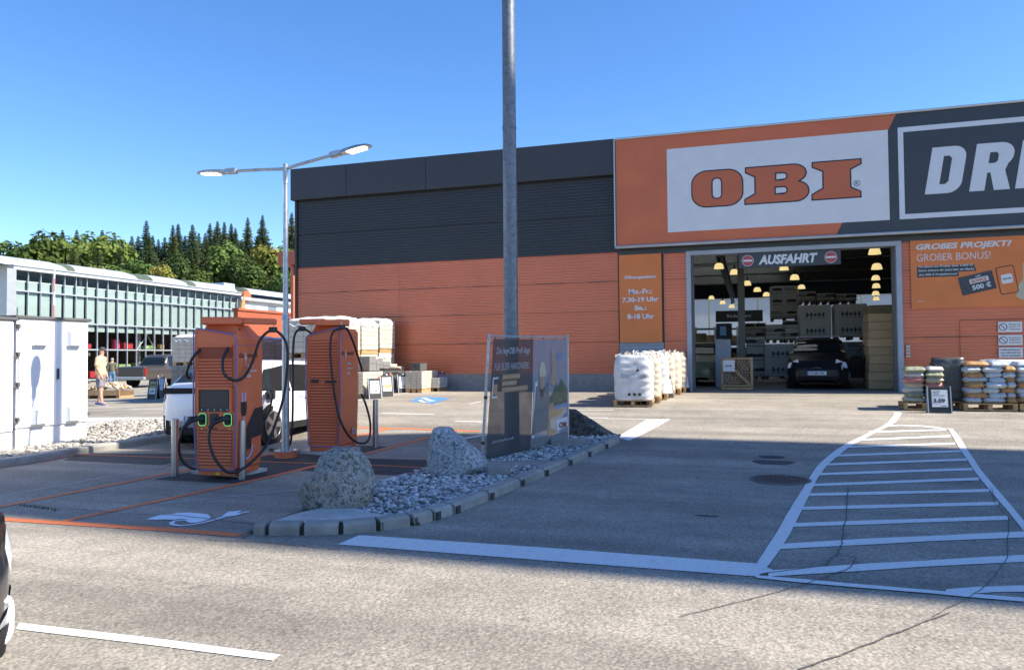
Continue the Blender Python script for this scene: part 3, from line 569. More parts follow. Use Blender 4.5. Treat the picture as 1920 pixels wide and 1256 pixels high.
m.box(XL+.05, DX0-.06, YF+.04, YF+.3, -.5, 7.5, 'hall_dark'); m.box(DX1+.06, XR, YF+.04, YF+.3, -.5, 7.5, 'hall_dark'); m.box(DX0-.06, DX1+.06, YF+.04, YF+.3, DZ+.1, 7.5, 'hall_dark'); SO(m, 'wall')
m = MB(); m.box(XL, XL+.2, YF+.3, 64, -.5, 7.4, 'cladding_orange'); SO(m, 'side_wall'); m = MB(); m.box(XR, XR+.2, YF+.04, 64, -.5, 7.5, 'hall_dark'); SO(m, 'side_wall')
cols = [XL, -10.9, -7.0, -3.72]
for zi, (a, b) in enumerate(((1.08, 2.035), (2.045, 2.945), (2.955, 3.835), (3.845, 4.70))):
    for i in range(3): SO(ribbed(cols[i]+.004, cols[i+1]-.004, a, b, YF-random.uniform(0, .006), 'cladding_orange'), 'cladding_panel')
    SO(ribbed(-2.38, DX0-.075, a, b, YF-.002, 'cladding_orange'), 'cladding_panel')
    SO(ribbed(DX1+.075, 9.6, a, b, YF-random.uniform(0, .005), 'cladding_orange'), 'cladding_panel'); SO(ribbed(9.61, XR, a, b, YF-.003, 'cladding_orange'), 'cladding_panel')
for a, b in ((4.71, 5.85), (5.86, 7.0)):
    for i in range(3): SO(ribbed(cols[i]+.004, cols[i+1]-.004, a, b, YF-random.uniform(0, .005), 'cladding_dark'), 'cladding_panel')
m = MB(); m.box(-3.72, XR, YF-.04, YF+.04, 4.59, 8.0, 'sign_dark'); SO(m, 'fascia_backing')
for z in (2.04, 2.95, 3.84):
    for _ in range(7):
        x = random.uniform(XL+.4, -4.6); L_ = random.choice((.3, .5, .9, 1.6)); m = MB(); m.box(x, min(x+L_, -3.8), YF-.012, YF+.01, z-.008, z+.008, 'letter_black'); SO(m, 'panel_joint')
    for x, L_ in ((4.4, 1.2), (6.2, .8)): m = MB(); m.box(x, x+L_, YF-.012, YF+.01, z-.007, z+.007, 'letter_black'); SO(m, 'panel_joint')
m = MB(); m.box(XL, -3.70, YF-.03, YF+.03, -.4, 1.075, 'concrete'); m.box(-2.40, DX0-.07, YF-.028, YF+.03, -.4, 1.075, 'concrete'); m.box(-3.70, -2.40, YF-.01, YF+.03, -.4, 1.075, 'concrete'); m.box(DX1+.07, XR, YF-.03, YF+.03, -.4, 1.075, 'concrete'); SO(m, 'plinth')
for a, b in ((-14.88, -12.75), (-12.742, -9.86), (-9.852, -6.8), (-6.792, -3.76)):
    m = MB(); m.bbox(a, b, YF-.22, YF+.3, 7.0, 8.07, .012, 'fascia_grey'); SO(m, 'fascia_panel')
m = MB(); m.box(-3.75, XR, YF-.05, YF+.3, 8.04, 8.12, 'fascia_grey'); m.box(-14.9, XR, YF-.1, YF+.5, 7.5, 7.62, 'fascia_grey'); SO(m, 'roof_edge')
m = ribbed(-3.70, -2.40, 1.08, 2.0, YF-.03, 'frame_grey', .105, .05); SO(m, 'louvre')
m = MB(); m.box(XL-.01, XL+.06, YF-.06, YF+.02, 1.08, 6.99, 'fascia_grey'); SO(m, 'corner_trim')
m = MB(); fw = .13; m.box(DX0-fw, DX0, YF-.08, YF+.34, -.2, DZ, 'frame_grey'); m.box(DX1, DX1+fw, YF-.08, YF+.34, -.2, DZ, 'frame_grey'); m.box(DX0-fw, DX1+fw, YF-.08, YF+.34, DZ+.001, DZ+.12, 'frame_grey'); SO(m, 'gate_frame')
m = MB(); m.box(DX0, DX0+.07, YF+.1, YF+.3, .55, DZ-.001, 'hall_dark'); m.box(DX1-.07, DX1, YF+.1, YF+.3, .55, DZ-.001, 'hall_dark'); SO(m, 'gate_rail')
# hall interior
fl = MB(); fl.box(XL+.2, XR, YF+.05, 64, .40, .578, 'hall_floor'); SO(fl, 'floor')
m = MB(); m.box(XL+.2, XR, 63.8, 64, .5, 2.2, 'hall_wall'); m.box(XL+.2, XR, 63.8, 64, 6.2, 7.5, 'hall_wall'); SO(m, 'back_wall')
for i in range(8): m = MB(); m.box(XL+.3+i*3.8, XL+.3+i*3.8+3.7, 63.85, 63.9, 2.2, 6.2, 'frosted_panel'); SO(m, 'window')
m = MB(); ys = [YF+.3, 27.5, 28.7, 33.5, 34.7, 39.5, 40.7, 45.5, 46.7, 52, 53.2, 64]
for i in range(0, len(ys)-1): 
    if i % 2 == 0: m.box(XL, XR, ys[i], ys[i+1], 7.3, 7.5, 'hall_dark')
    else: m.box(2.0, XR, ys[i], ys[i+1], 7.3, 7.5, 'hall_dark'); m.box(XL, -11, ys[i], ys[i+1], 7.3, 7.5, 'hall_dark')
SO(m, 'roof')
for i in range(1, len(ys)-1, 2): m = MB(); m.box(-11, 2.0, ys[i], ys[i+1], 7.45, 7.48, 'frosted_panel'); SO(m, 'skylight')
for y in (26, 31, 36, 41, 47, 53):
    m = MB(); m.box(XL+.2, XR, y-.1, y+.1, 7.0, 7.04, 'hall_steel'); m.box(XL+.2, XR, y-.1, y+.1, 6.4, 6.44, 'hall_steel'); m.box(XL+.2, XR, y-.02, y+.02, 6.4, 7.0, 'hall_steel'); SO(m, 'girder')
for x in (-6.2, -1.2): m = MB(); m.box(x-.12, x+.12, 23, 63, 5.75, 5.8, 'hall_steel'); m.box(x-.12, x+.12, 23, 63, 6.3, 6.35, 'hall_steel'); m.box(x-.03, x+.03, 23, 63, 5.8, 6.3, 'hall_steel'); SO(m, 'girder')
q = FY(1384, 600, 25.5); q2 = FY(1397, 600, 25.5); m = MB(); m.box(q.x, q2.x, 25.4, 25.75, .57, 7.2, 'hall_dark'); SO(m, 'column')
# big fascia sign
sg = thing('store_sign', 'huge orange and dark fascia sign with the letters OBI on white', 'sign', (0, YF-.3, 0))
def P(o, par): o.matrix_parent_inverse = par.matrix_world.inverted() if False else Matrix.Translation(-par.location); return o
YS = YF-.30
SZ0, SZ1 = 4.82, 7.98
m = MB(); m.box(-3.72, XR, YS, YF-.05, SZ0, SZ1, 'sign_dark'); P(m.obj('sign_box', sg), sg)
T0 = facing(0, YS, 0)
P(flat([[(-3.70, SZ0), (2.28, SZ0), (3.82, SZ1), (-3.70, SZ1)]], T0, 'sign_orange', sg, 'orange_field', .004), sg)
P(flat([[(-2.21, 5.16), (3.61, 5.16), (3.61, 7.58), (-2.21, 7.58)]], facing(0, YS-.006, 0), 'sign_white', sg, 'white_field', .004), sg)
P(flat([[(3.85, 5.16), (9.9, 5.16), (9.9, 7.61), (3.85, 7.61)], [(3.98, 5.29), (9.78, 5.29), (9.78, 7.48), (3.98, 7.48)]], T0, 'letter_white', sg, 'white_border', .006), sg)
m = MB(); m.cyl((-3.74, YS-.03, SZ0-.02), (XR, YS-.03, SZ0-.02), .045, n=8, mat='trim_silver'); m.cyl((-3.74, YS-.03, SZ1+.02), (XR, YS-.03, SZ1+.02), .025, n=8, mat='trim_silver'); m.box(-3.76, -3.72, YS-.04, YS, SZ0, SZ1, 'trim_silver'); P(m.obj('sign_trim', sg), sg)
def arcs(pts):
    out = []
    for p in pts:
        if len(p) == 2: out.append(p)
        else:
            cx, cy, r, a0, a1 = p[:5]; ry = p[5] if len(p) > 5 else r
            for i in range(9): t = RAD(a0+(a1-a0)*i/8); out.append((cx+r*cos(t), cy+ry*sin(t)))
    return out
LH = 1.0
def logo(x, s, outer, holes, nm):
    T1 = facing(x, YS-.010, 5.83); sc = lambda L: [(a*s, b*s) for a, b in L]
    P(flat([sc(outer)]+[sc(h) for h in holes], T1, 'letter_black', sg, nm+'_outline', .004, .024), sg); P(flat([sc(outer)]+[sc(h) for h in holes], facing(x, YS-.0145, 5.83), 'letter_orange', sg, nm, .004, -.012), sg)
logo(-1.53, 1.02, arcs([(.98, .36, .40, -90, 0, .36), (.98, .64, .40, 0, 90, .36), (.42, .64, .40, 90, 180, .36), (.42, .36, .40, 180, 270, .36)]), [rrect(.27, .58, .12, 5, .56, .21)], 'letter_o')
logo(-.06, 1.02, arcs([(0, 0), (0, .13), (.27, .27), (.27, .74), (.03, .87), (.03, 1), (1.22, 1), (1.25, .76, .33, 85, -40, .24), (1.38, .53), (1.32, .27, .32, 60, -90, .27)]),
     [arcs([(.80, .60), (.80, .80), (1.0, .80), (1.0, .70, .10, 90, -90), (1.0, .60)]), arcs([(.78, .22), (.78, .42), (1.0, .42), (1.0, .32, .10, 90, -90), (1.0, .22)])], 'letter_b')
logo(1.70, 1.02, [(0, 0), (0, .14), (.28, .29), (.28, .75), (.02, .88), (.02, 1), (1.21, 1), (1.21, .88), (.95, .75), (.95, .27), (1.19, .14), (1.19, 0)], [], 'letter_i')
P(flat([circ(2.83, 6.20, .085), circ(2.83, 6.20, .072)], facing(0, YS-.010, 0), 'letter_black', sg, 'registered_mark', .003), sg); P(text('R', .075, .09, facing(2.795, YS-.010, 6.155), 'letter_black', sg), sg)
SH = .17
def ital(L, k): return [(a*k+(b)*SH, b) for a, b in L]
DH = 1.22
for nm, x, w, outer, holes in (
    ('letter_d', 4.46, .84, arcs([(0, 0), (.62, 0), (.62, .30, .36, -90, 0, .30), (.62, DH-.30, .36, 0, 90, .30), (.0, DH)]), [[(.36, .24), (.52, .24), (.60, .31), (.60, DH-.31), (.52, DH-.24), (.36, DH-.24)]]),
    ('letter_r', 5.49, .90, arcs([(0, 0), (.38, 0), (.38, .46), (.46, .46), (.62, 0), (1.02, 0), (.82, .50), (.62, DH-.33, .36, -45, 0, .30), (.62, DH-.30, .36, 0, 90, .30), (0, DH)]), [[(.37, .70), (.54, .70), (.60, .76), (.60, DH-.30), (.54, DH-.24), (.37, DH-.24)]]),
    ('letter_i', 6.52, .92, [(0, 0), (.38, 0), (.38, DH), (0, DH)], []), ('letter_v', 7.0, .92, [(.25, 0), (.68, 0), (1.0, DH), (.62, DH), (.46, .4), (.36, DH), (-.02, DH)], []), ('letter_e', 8.05, .92, [(0, 0), (.8, 0), (.8, .27), (.37, .27), (.37, .49), (.72, .49), (.72, .74), (.37, .74), (.37, DH-.26), (.8, DH-.26), (.8, DH), (0, DH)], [])):
    P(flat([ital(outer, w)]+[ital(h, w) for h in holes], facing(x, YS, 5.78), 'letter_white', sg, nm, .008), sg)
# opening hours
oh = thing('opening_hours_sign', 'tall orange panel listing the opening hours left of the gate', 'sign', (-3.04, YF-.07, 0))
m = MB(); m.box(-3.68, -2.44, YF-.07, YF-.03, 2.0, 4.60, 'sign_orange_flat'); P(m.obj('panel', oh), oh)
for s, z, h, w in (('Öffnungszeiten:', 3.86, .13, .93), ('Mo.-Fr.:', 3.43, .145, .68), ('7.30-19 Uhr', 3.19, .145, 1.06), ('Sa.:', 2.95, .14, .36), ('8-18 Uhr', 2.69, .15, .78)):
    P(text(s, w, h, facing(-3.06, YF-.072, z), 'letter_white', oh, bold=.035, align='C'), oh)
m = MB()
for i in range(30): m.box(-2.43, -2.40, YF-.06, YF-.035, 2.02+i*.086, 2.06+i*.086, 'letter_black')
P(m.obj('edge_perforation', oh), oh)
# exit sign hung in the gate
ex = thing('exit_sign', 'dark hanging sign reading AUSFAHRT with two red no entry discs', 'sign', (1.07, YF+.02, 4.07))
m = MB(); m.box(-.26, 2.42, YF-.0, YF+.05, 4.07, 4.495, 'sign_dark'); P(m.obj('panel', ex), ex)
P(text('AUSFAHRT', 1.56, .27, facing(.27, YF-.002, 4.145), 'letter_white', ex, bold=.045, shear=.22), ex)
for x in (-.02, 2.17):
    P(flat([circ(x, 4.275, .16)], facing(0, YF, 0), 'letter_white', ex, 'no_entry_disc', .003), ex); P(flat([circ(x, 4.275, .148)], facing(0, YF-.004, 0), 'lamp_red', ex, 'no_entry_disc', .003), ex); P(flat([[(x-.125, 4.25), (x+.125, 4.25), (x+.125, 4.30), (x-.125, 4.30)]], facing(0, YF-.008, 0), 'letter_white', ex, 'no_entry_bar', .003), ex)
# bonus banner
bn = thing('bonus_banner', 'orange advertising banner with a voucher and a phone right of the gate', 'banner', (5.5, YF-.09, 3.7))
YB = YF-.05
m = MB(); m.box(4.13, 7.35, YB, YF-.01, 2.80, 4.61, 'sign_orange_flat'); P(m.obj('banner_sheet', bn), bn)
P(text('GROßES PROJEKT?', 2.22, .20, facing(4.27, YB, 4.31), 'letter_white', bn, bold=.035, shear=.2), bn); P(text('GROßER BONUS!', 1.72, .19, facing(4.28, YB, 4.05), 'letter_white', bn, bold=-.008), bn)
P(flat([[(4.28, 3.92), (5.63, 3.92), (5.63, 4.0-.01), (5.63, 3.83), (5.66, 3.83), (5.66, 3.74), (5.26, 3.74), (5.26, 3.62), (4.28, 3.62)]], facing(0, YB, 0), 'sign_dark', bn, 'text_box', .003), bn)
for s, w, z in (('Du planst ein Projekt über 5.000 €?', 1.28, 3.865), ('Dann sichere dir jetzt hier im Markt', 1.30, 3.76), ('den 500 € Projektbonus!', .90, 3.65)): P(text(s, w, .065, facing(4.32, YB-.004, z), 'letter_white', bn, bold=.02), bn)
TV = fr((5.34, YB-.004, 3.10), (cos(.22), 0, sin(.22)), (-sin(.22), 0, cos(.22)))
TP = fr((6.08, YB-.001, 3.02), (cos(.16), 0, sin(.16)), (-sin(.16), 0, cos(.16)))
P(flat([rrect(.42, .72, .06, 4, .14, .05)], TP, 'letter_black', bn, 'printed_phone', .003), bn); P(flat([rrect(.38, .68, .05, 4, .16, .07)], TP @ Matrix.Translation((0, 0, .004)), 'sign_orange_flat', bn, 'printed_phone', .003), bn); P(flat([rrect(.26, .24, .05, 4, .22, .32)], TP @ Matrix.Translation((0, 0, .008)), 'sign_white', bn, 'printed_phone', .003), bn); P(text('HEYOBI', .19, .035, TP @ Matrix.Translation((.255, .425, .012)), 'letter_black', bn, bold=.02), bn)
P(flat([[(6.55, 3.05), (6.7, 2.95), (7.0, 2.93), (7.35, 3.0), (7.35, 3.9), (7.0, 3.98), (6.72, 3.9), (6.72, 3.5), (6.6, 3.3)]], facing(0, YB, 0), 'mesh_cream', bn, 'printed_hand', .002), bn)
P(flat([[(0, 0), (.80, 0), (.80, .48), (0, .48)]], TV @ Matrix.Translation((0, 0, .004)), 'sign_dark', bn, 'printed_voucher', .003), bn); P(flat([[(.24, .25), (.68, .25), (.68, .37), (.24, .37)]], TV @ Matrix.Translation((0, 0, .008)), 'sign_white', bn, 'printed_voucher', .003), bn)
P(text('BONUS', .36, .085, TV @ Matrix.Translation((.28, .265, .012)), 'letter_orange', bn, bold=.03), bn); P(text('500 €', .44, .13, TV @ Matrix.Translation((.26, .08, .008)), 'letter_white', bn, bold=.03), bn); P(text('OBI', .12, .035, TV @ Matrix.Translation((.40, .40, .008)), 'letter_white', bn, bold=.03), bn)
P(text('obi.at', .14, .035, facing(4.28, YB, 2.98), 'letter_white', bn), bn)
# three notice plates
for z, lb, lines, pic in ((2.13, 'white notice plate with a crossed out pictogram, topmost of three', ('Parken im', 'gesamten Hof', 'verboten'), 1), (1.79, 'white notice plate with a crossed out pictogram, middle of three', ('Laden', 'unbefugter Waren', 'verboten'), 1), (1.47, 'white text only notice plate, lowest of three on the orange wall', ('Ladestationen', 'nur während der', 'Stand verladen'), 0)):
    t = thing('notice_plate', lb, 'notice', (6.4, YF-.03, z), group='notice plates on the orange wall'); m = MB(); m.bbox(-.27, .27, -.02, .0, 0, .27, .004, 'paper_white'); m.obj('plate', t)
    if pic:
        flat([circ(-.16, .135, .095), circ(-.16, .135, .08)], facing(0, -.022, 0), 'letter_black', t, 'pictogram', .003); flat([[(-.22, .19), (-.21, .20), (-.10, .08), (-.11, .07)]], facing(0, -.022, 0), 'letter_black', t, 'pictogram', .003)
        for k, s in enumerate(lines): text(s, .26, .035, facing(-.03, -.022, .185-k*.062), 'letter_black', t)
    else:
        for k, s in enumerate(lines): text(s, .44, .045, facing(-.22, -.022, .19-k*.075), 'letter_black', t)
for i in range(4):
    m = MB(); m.bbox(3.97, 4.07, YF-.09, YF-.035, 1.50+i*.085, 1.56+i*.085, .006, 'trim_silver'); m.obj('button_box', None, None, 'small grey control boxes stacked on the wall just right of the gate', 'switch', 'small control boxes right of the gate')
m = MB(); m.tube([(5.25, YF-.04, 1.2), (5.25, YF-.04, 2.46), (6.95, YF-.04, 2.46)], .008, 5, 'letter_black'); m.obj('conduit', None, None, 'thin dark cable conduit running up beside the notice plates', 'conduit')
# ------------------------------------------------------------------ lamps and goods inside the hall
def lampmesh():
    sh = MB(); n = 20; prof = [(.05, .30), (.14, .28), (.21, .20), (.24, .06), (.26, 0)]
    vs = [(r*cos(2*pi*k/n), r*sin(2*pi*k/n), z) for r, z in prof for k in range(n)]
    sh.add(vs, [(i*n+k, i*n+(k+1) % n, (i+1)*n+(k+1) % n, (i+1)*n+k) for i in range(len(prof)-1) for k in range(n)], 'lamp_shade', True); sh.add([(0, 0, .02)]+vs[-n:], [(0, 1+(k+1) % n, 1+k) for k in range(n)], 'lamp_shade')
    rd = MB(); rd.cyl((0, 0, .29), (0, 0, .55), .07, .05, 10, 'black_plastic'); rd.cyl((0, 0, .55), (0, 0, 1.3), .012, n=5, mat='black_plastic'); return sh.mesh('shade'), rd.mesh('hanger')
LS, LR = lampmesh()
for i, (px, py, hp, Y) in enumerate(((1348, 499, 10, 27), (1377, 510, 9, 30), (1401, 531, 8, 33.5), (1420, 543, 7.5, 37), (1437, 552, 7, 41), (1470, 502, 9, 29), (1490, 520, 9, 30), (1503, 538, 7, 36), (1334, 558, 6, 46), (1355, 567, 6, 46), (1372, 574, 6, 50), (1640, 471, 11.5, 25.5), (1644, 500, 10, 28.5), (1642, 521, 8, 33), (1643, 536, 7.5, 38), (1642, 550, 7, 43), (1643, 560, 6, 48))):
    c = FY(px, py+hp/2, Y); s = hp/FPX*(Y)/.30*1.05
    t = thing('pendant_lamp', 'lit yellowish pendant lamp hanging under the dark hall ceiling, %s' % ['nearest on the left', 'left of the dark column', 'just right of the dark column', 'fourth of the left row', 'fifth of the left row', 'directly below the exit sign', 'in the middle of the gate', 'lower middle of the gate', 'small, far left', 'small, above the black sign', 'small, beside the column', 'topmost of the right column', 'second of the right column', 'third of the right column', 'fourth of the right column', 'fifth of the right column', 'lowest of the right column'][i], 'lamp', (c.x, c.y, c.z), 0, 'pendant lamps in the hall'); t.scale = (s, s, s)
    link('shade', LS, t); link('hanger', LR, t)
bs = thing('roofing_sign', 'black sign reading Bedachung hanging inside the hall', 'sign', (0, 0, 0)); a = FY(1342, 604, 31); b_ = FY(1430, 581, 31); m = MB(); m.box(a.x, b_.x, 31, 31.1, a.z, b_.z, 'board_black'); m.obj('panel', bs); text('Bedachung', (b_.x-a.x)*.52, (b_.z-a.z)*.36, facing((a.x+b_.x)/2, 30.995, a.z+(b_.z-a.z)*.3), 'sign_white', bs, bold=.02, align='C')
# wrapped block pallets
WG = 0
def wrapped(x0, x1, y0, y1, z0, z1, label, mat='wrap_grey', words=True, nrow=3, group='wrapped block pallets stacked in the hall'):
    t = thing('wrapped_block_stack', label, 'block stack', ((x0+x1)/2, y0, z0), 0, group); w = (x1-x0)/2; h = z1-z0; m = MB(); m.bbox(-w, w, 0, y1-y0, .12, h, .03, mat); m.obj('wrapping', t)
    m = MB()
    for k in (-w+.08, 0, w-.08): m.box(k-.06, k+.06, .02, y1-y0-.02, .01, .11, 'wood_dark')
    m.obj('pallet', t)
    if words == 'big':
        for z in (.22, .66):
            if h*z+.18 < h: text('H+H', w*1.15, h*.13, facing(0, -.002, h*z), 'print_dark', t, bold=.04, align='C'); flat([[(-w*.7, h*z-.05), (w*.7, h*z-.05), (w*.7, h*z-.035), (-w*.7, h*z-.035)]], facing(0, 0, 0), 'print_dark', t, 'print_line', .003)
    else:
        m = MB(); 
        for r in range(nrow):
            for s in (-.5, .5):
                z = h*(r+.6)/nrow; x = s*w
                if (r+s) % 1.5 < .8: m.prism([(x-.2, z), (x+.2, z), (x+.2, z+.10), (x, z+.13), (x-.2, z+.10)], .004, facing(0, 0, 0), 'print_dark')
                else: m.box(x-.28, x+.28, -.004, 0, z, z+.03, 'print_dark'); m.box(x-.28, x+.1, -.004, 0, z+.07, z+.10, 'print_dark')
                m.box(x-.24, x+.24, -.004, 0, z-.12, z-.10, 'print_dark')
        m.obj('printed_pattern', t)
    return t
def pxbox(px0, px1, pyb, pyt, Y): a = FY(px0, pyb, Y); b = FY(px1, pyt, Y); return a.x, b.x, a.z, b.z
for px0, px1, pyb, pyt, Y, lb, wd in ((1500, 1558, 640, 571, 30, 'grey wrapped pallet with large H+H print, left of the two upper ones', 'big'), (1566, 1626, 638, 569, 30, 'grey wrapped pallet with large H+H print, right of the two upper ones', 'big'), (1434, 1502, 712, 644, 28.5, 'grey wrapped pallet printed H+H beside the dark car', 'big'),
                                      (1400, 1434, 712, 632, 29, 'wrapped block pallet behind the firewood crate', 0), (1436, 1470, 643, 608, 31, 'wrapped block pallet with shield prints in the left stack', 0), (1471, 1499, 643, 600, 31, 'narrow wrapped pallet left of the large H+H pallet', 0), (1498, 1530, 570, 546, 33, 'wrapped pallet on top above the left H+H pallet', 0), (1531, 1566, 570, 549, 33, 'wrapped pallet on top in the middle', 0), (1567, 1606, 570, 550, 33, 'wrapped pallet on top above the right H+H pallet', 0),
                                      (1396, 1436, 640, 605, 34, 'wrapped pallets behind the dark column', 0), (1445, 1497, 602, 535, 36, 'tall plain grey wrapped stack rising in the hall background', 0), (1503, 1640, 712, 640, 31, 'row of wrapped pallets directly behind the dark car', 0)):
    x0, x1, z0, z1 = pxbox(px0, px1, pyb, pyt, Y); wrapped(x0, x1, Y, Y+1.2, z0, z1, lb, words=wd, nrow=max(1, round((z1-z0)/.5)))
# tan board stack
x0, x1, z0, z1 = pxbox(1631, 1672, 736, 587, 24.2); t = thing('insulation_stack', 'tall stack of tan insulation boards just inside the gate on the right', 'board stack', ((x0+x1)/2, 24.2, .58)); n = 9; hz = (z1-.58)/n
for k in range(n):
    m = MB(); dx = random.uniform(-.02, .02); m.bbox(-(x1-x0)/2+dx, (x1-x0)/2+.2+dx, random.uniform(0, .02), 1.2, k*hz+.004, (k+1)*hz-.004, .008, 'board_tan'); m.obj('board_bundle', t)
m = MB(); x0b, x1b, z0b, z1b = pxbox(1628, 1673, 587, 571, 25.6); m.bbox(x0b, x1b+.3, 25.6, 26.8, .58, z1b, .05, 'insulation'); m.obj('insulation_stack', None, None, 'darker wrapped stack behind the tan insulation boards', 'board stack')
# firewood crate
x0, x1, z0, z1 = pxbox(1355, 1409, 731, 671, 23.6); fwc = thing('firewood_crate', 'wooden pallet crate full of split firewood inside the gate', 'crate', ((x0+x1)/2, 23.6, .58)); w = (x1-x0)/2; h = z1-z0
for s in (-1, 1):
    for y in (0, .9): m = MB(); m.box(s*w-.035, s*w+.035, y, y+.05, 0, h, 'wood'); m.obj('post', fwc)
for z in (.0, .08, h-.07): m = MB(); m.box(-w-.04, w+.04, -.025, -.002, z, z+.06, 'wood'); m.obj('slat', fwc)
m = MB(); m.prism([(-.1, .55), (-.05, .6), (w-.02, .16), (w-.06, .1)], .02, facing(0, -.003, 0), 'wood'); m.obj('brace', fwc)
m = MB(); m.box(-w-.03, w+.03, .02, .9, .0, .06, 'wood_dark'); m.obj('pallet_base', fwc)
logs = link('firewood', None, None, 'split firewood stacked in the wooden crate inside the gate', 'firewood', loc=((x0+x1)/2, 23.6, .66)); z = .04; k = 0; lm = []
for s in range(4):
    m = MB(); nn = random.choice((3, 4, 5)); pl = [(.052*cos(a*2*pi/nn+s)*random.uniform(.8, 1.1), .045*sin(a*2*pi/nn+s)*random.uniform(.8, 1.1)) for a in range(nn)]; m.prism(pl, -.35, facing(0, 0, 0), 'wood_log'); lm.append(m.mesh('log'))
while z < h-.16:
    x = -w+.07+(k % 2)*.04
    while x < w-.05: link('log', random.choice(lm), logs, loc=(x, .02+random.uniform(0, .03), z), rot=(0, random.uniform(0, 6), 0)); x += .093
    z += .078; k += 1
m = MB(); m.box(-w+.02, -w+.36, -.045, -.030, h-.42, h-.08, 'paper_white'); pp = m.obj('price_card', None, None, 'white price card fixed on the firewood crate', 'price card', loc=((x0+x1)/2, 23.6, .58)); text('129.99', .2, .055, facing(-w+.08, -.046, h-.28), 'letter_black', pp, bold=.03)
# grey cupboard, racks and the far bright wall
x0, x1, z0, z1 = pxbox(1342, 1370, 730, 636, 25); t = thing('grey_cabinet', 'tall pale grey cabinet behind the firewood crate', 'cabinet', ((x0+x1)/2, 25, .58)); w = (x1-x0)/2; m = MB(); m.bbox(-w, w, 0, .5, 0, z1-.58, .01, 'frame_grey'); m.obj('body', t)
for s in (-1, 1): m = MB(); m.box(min(s*.01, s*(w-.02)), max(s*.01, s*(w-.02)), -.012, -.001, .05, z1-.62, 'frame_grey'); m.obj('door', t)
x0, x1, z0, z1 = pxbox(1343, 1372, 636, 606, 25.8); m = MB(); m.box(x0, x1, 25.8, 25.9, z0, z1, 'interior_dark'); t = m.obj('dark_display_panel', None, None, 'dark display panel above the grey cabinet', 'display'); m = MB(); m.box(x0+.12, x1-.18, 25.78, 25.799, z0+.12, z1-.1, 'paper_blue'); m.obj('screen', t)
for px0, px1, Y, lb in ((1304, 1340, 30, 'steel rack with goods at the left edge of the gate'), (1358, 1382, 32, 'steel rack behind the dark column')):
    x0, x1, z0, z1 = pxbox(px0, px1, 712, 612, Y); t = thing('storage_rack', lb, 'rack', ((x0+x1)/2, Y, .58), 0, 'steel racks in the hall'); w = (x1-x0)/2; h = z1-.58
    for s in (-1, 1):
        for y in (0, .8): m = MB(); m.box(s*w-.03, s*w+.03, y-.03, y+.03, 0, h, 'trim_silver'); m.obj('upright', t)
    for z in (.1, h*.35, h*.65, h*.95): m = MB(); m.box(-w, w, 0, .8, z, z+.05, 'hall_steel'); m.obj('shelf', t)
    for z in (.15, h*.35+.05, h*.65+.05):
        for xx in (-w*.5, w*.4): m = MB(); m.bbox(xx-.22, xx+.22, .1, .7, z, z+random.uniform(.25, .5), .02, random.choice(['block_grey', 'board_tan', 'insulation'])); m.obj('goods_box', None, None, 'carton standing on a shelf of the steel rack in the hall', 'carton', 'cartons on the hall racks', loc=t.location)
# ------------------------------------------------------------------ white electrical cabinets
CX, CY0, CY1, CH = -12.0, 9.86, 11.32, 2.27
def cabinet(y0, y1, label):
    z0 = zt(CX, (y0+y1)/2)+.02; t = thing('electrical_cabinet', label, 'cabinet', (CX, y0, z0)); w = y1-y0; D = 1.9
    m = MB(); m.bbox(-D, 0, 0, w, 0, .36, .008, 'cabinet_white'); m.obj('plinth', t); m = MB(); m.bbox(-D, 0, 0, w, .365, CH, .010, 'cabinet_white'); m.obj('body', t)
    m = MB(); m.bbox(-D-.04, .05, -.05, w+.05, CH, CH+.055, .01, 'cabinet_roof'); m.obj('roof', t)
    m = MB(); m.box(-D+.1, .002, -.004, -.001, .372, .378, 'cabinet_roof'); m.obj('side_seam', t)
    for k, (a, b) in enumerate(((.03, w/2-.005), (w/2+.005, w-.02))):
        m = MB(); m.bbox(.002, .028, a, b, .39, CH-.03, .006, 'cabinet_white'); d = m.obj('door', t)
        for z in (.42, 1.80): # shrouds over the vents, open below and at the back
            m = MB(); yc = a+.22; vs = [(.028, yc, z), (.13, yc+.02, z+.02), (.13, yc+.26, z+.02), (.028, yc+.30, z), (.028, yc, z+.30), (.13, yc+.02, z+.26), (.13, yc+.26, z+.26), (.028, yc+.30, z+.30)]
            m.add(vs, [(0, 3, 2, 1), (4, 5, 6, 7), (0, 1, 5, 4), (1, 2, 6, 5), (2, 3, 7, 6)], 'cabinet_white'); m.obj('vent_hood', d)
        if k == 0:
            for z in (.5, 1.1, 1.62, 2.1): m = MB(); m.bbox(.0, .06, -.02, .03, z, z+.07, .006, 'cabinet_roof'); m.obj('hinge', t)
        else:
            for z in (.5, 1.1, 1.62): m = MB(); m.bbox(.0, .05, w-.02, w+.02, z, z+.06, .006, 'cabinet_roof'); m.obj('hinge', t)
    m = MB(); m.bbox(.03, .06, w/2+.03, w/2+.075, 1.2, 1.4, .012, 'black_plastic'); m.obj('handle', t)
    return t
cabinet(CY0, CY1, 'tall white electrical cabinet with two doors on the gravel at the left edge')
cabinet(7.9, CY0-.06, 'white electrical cabinet mostly cut off by the left picture edge')
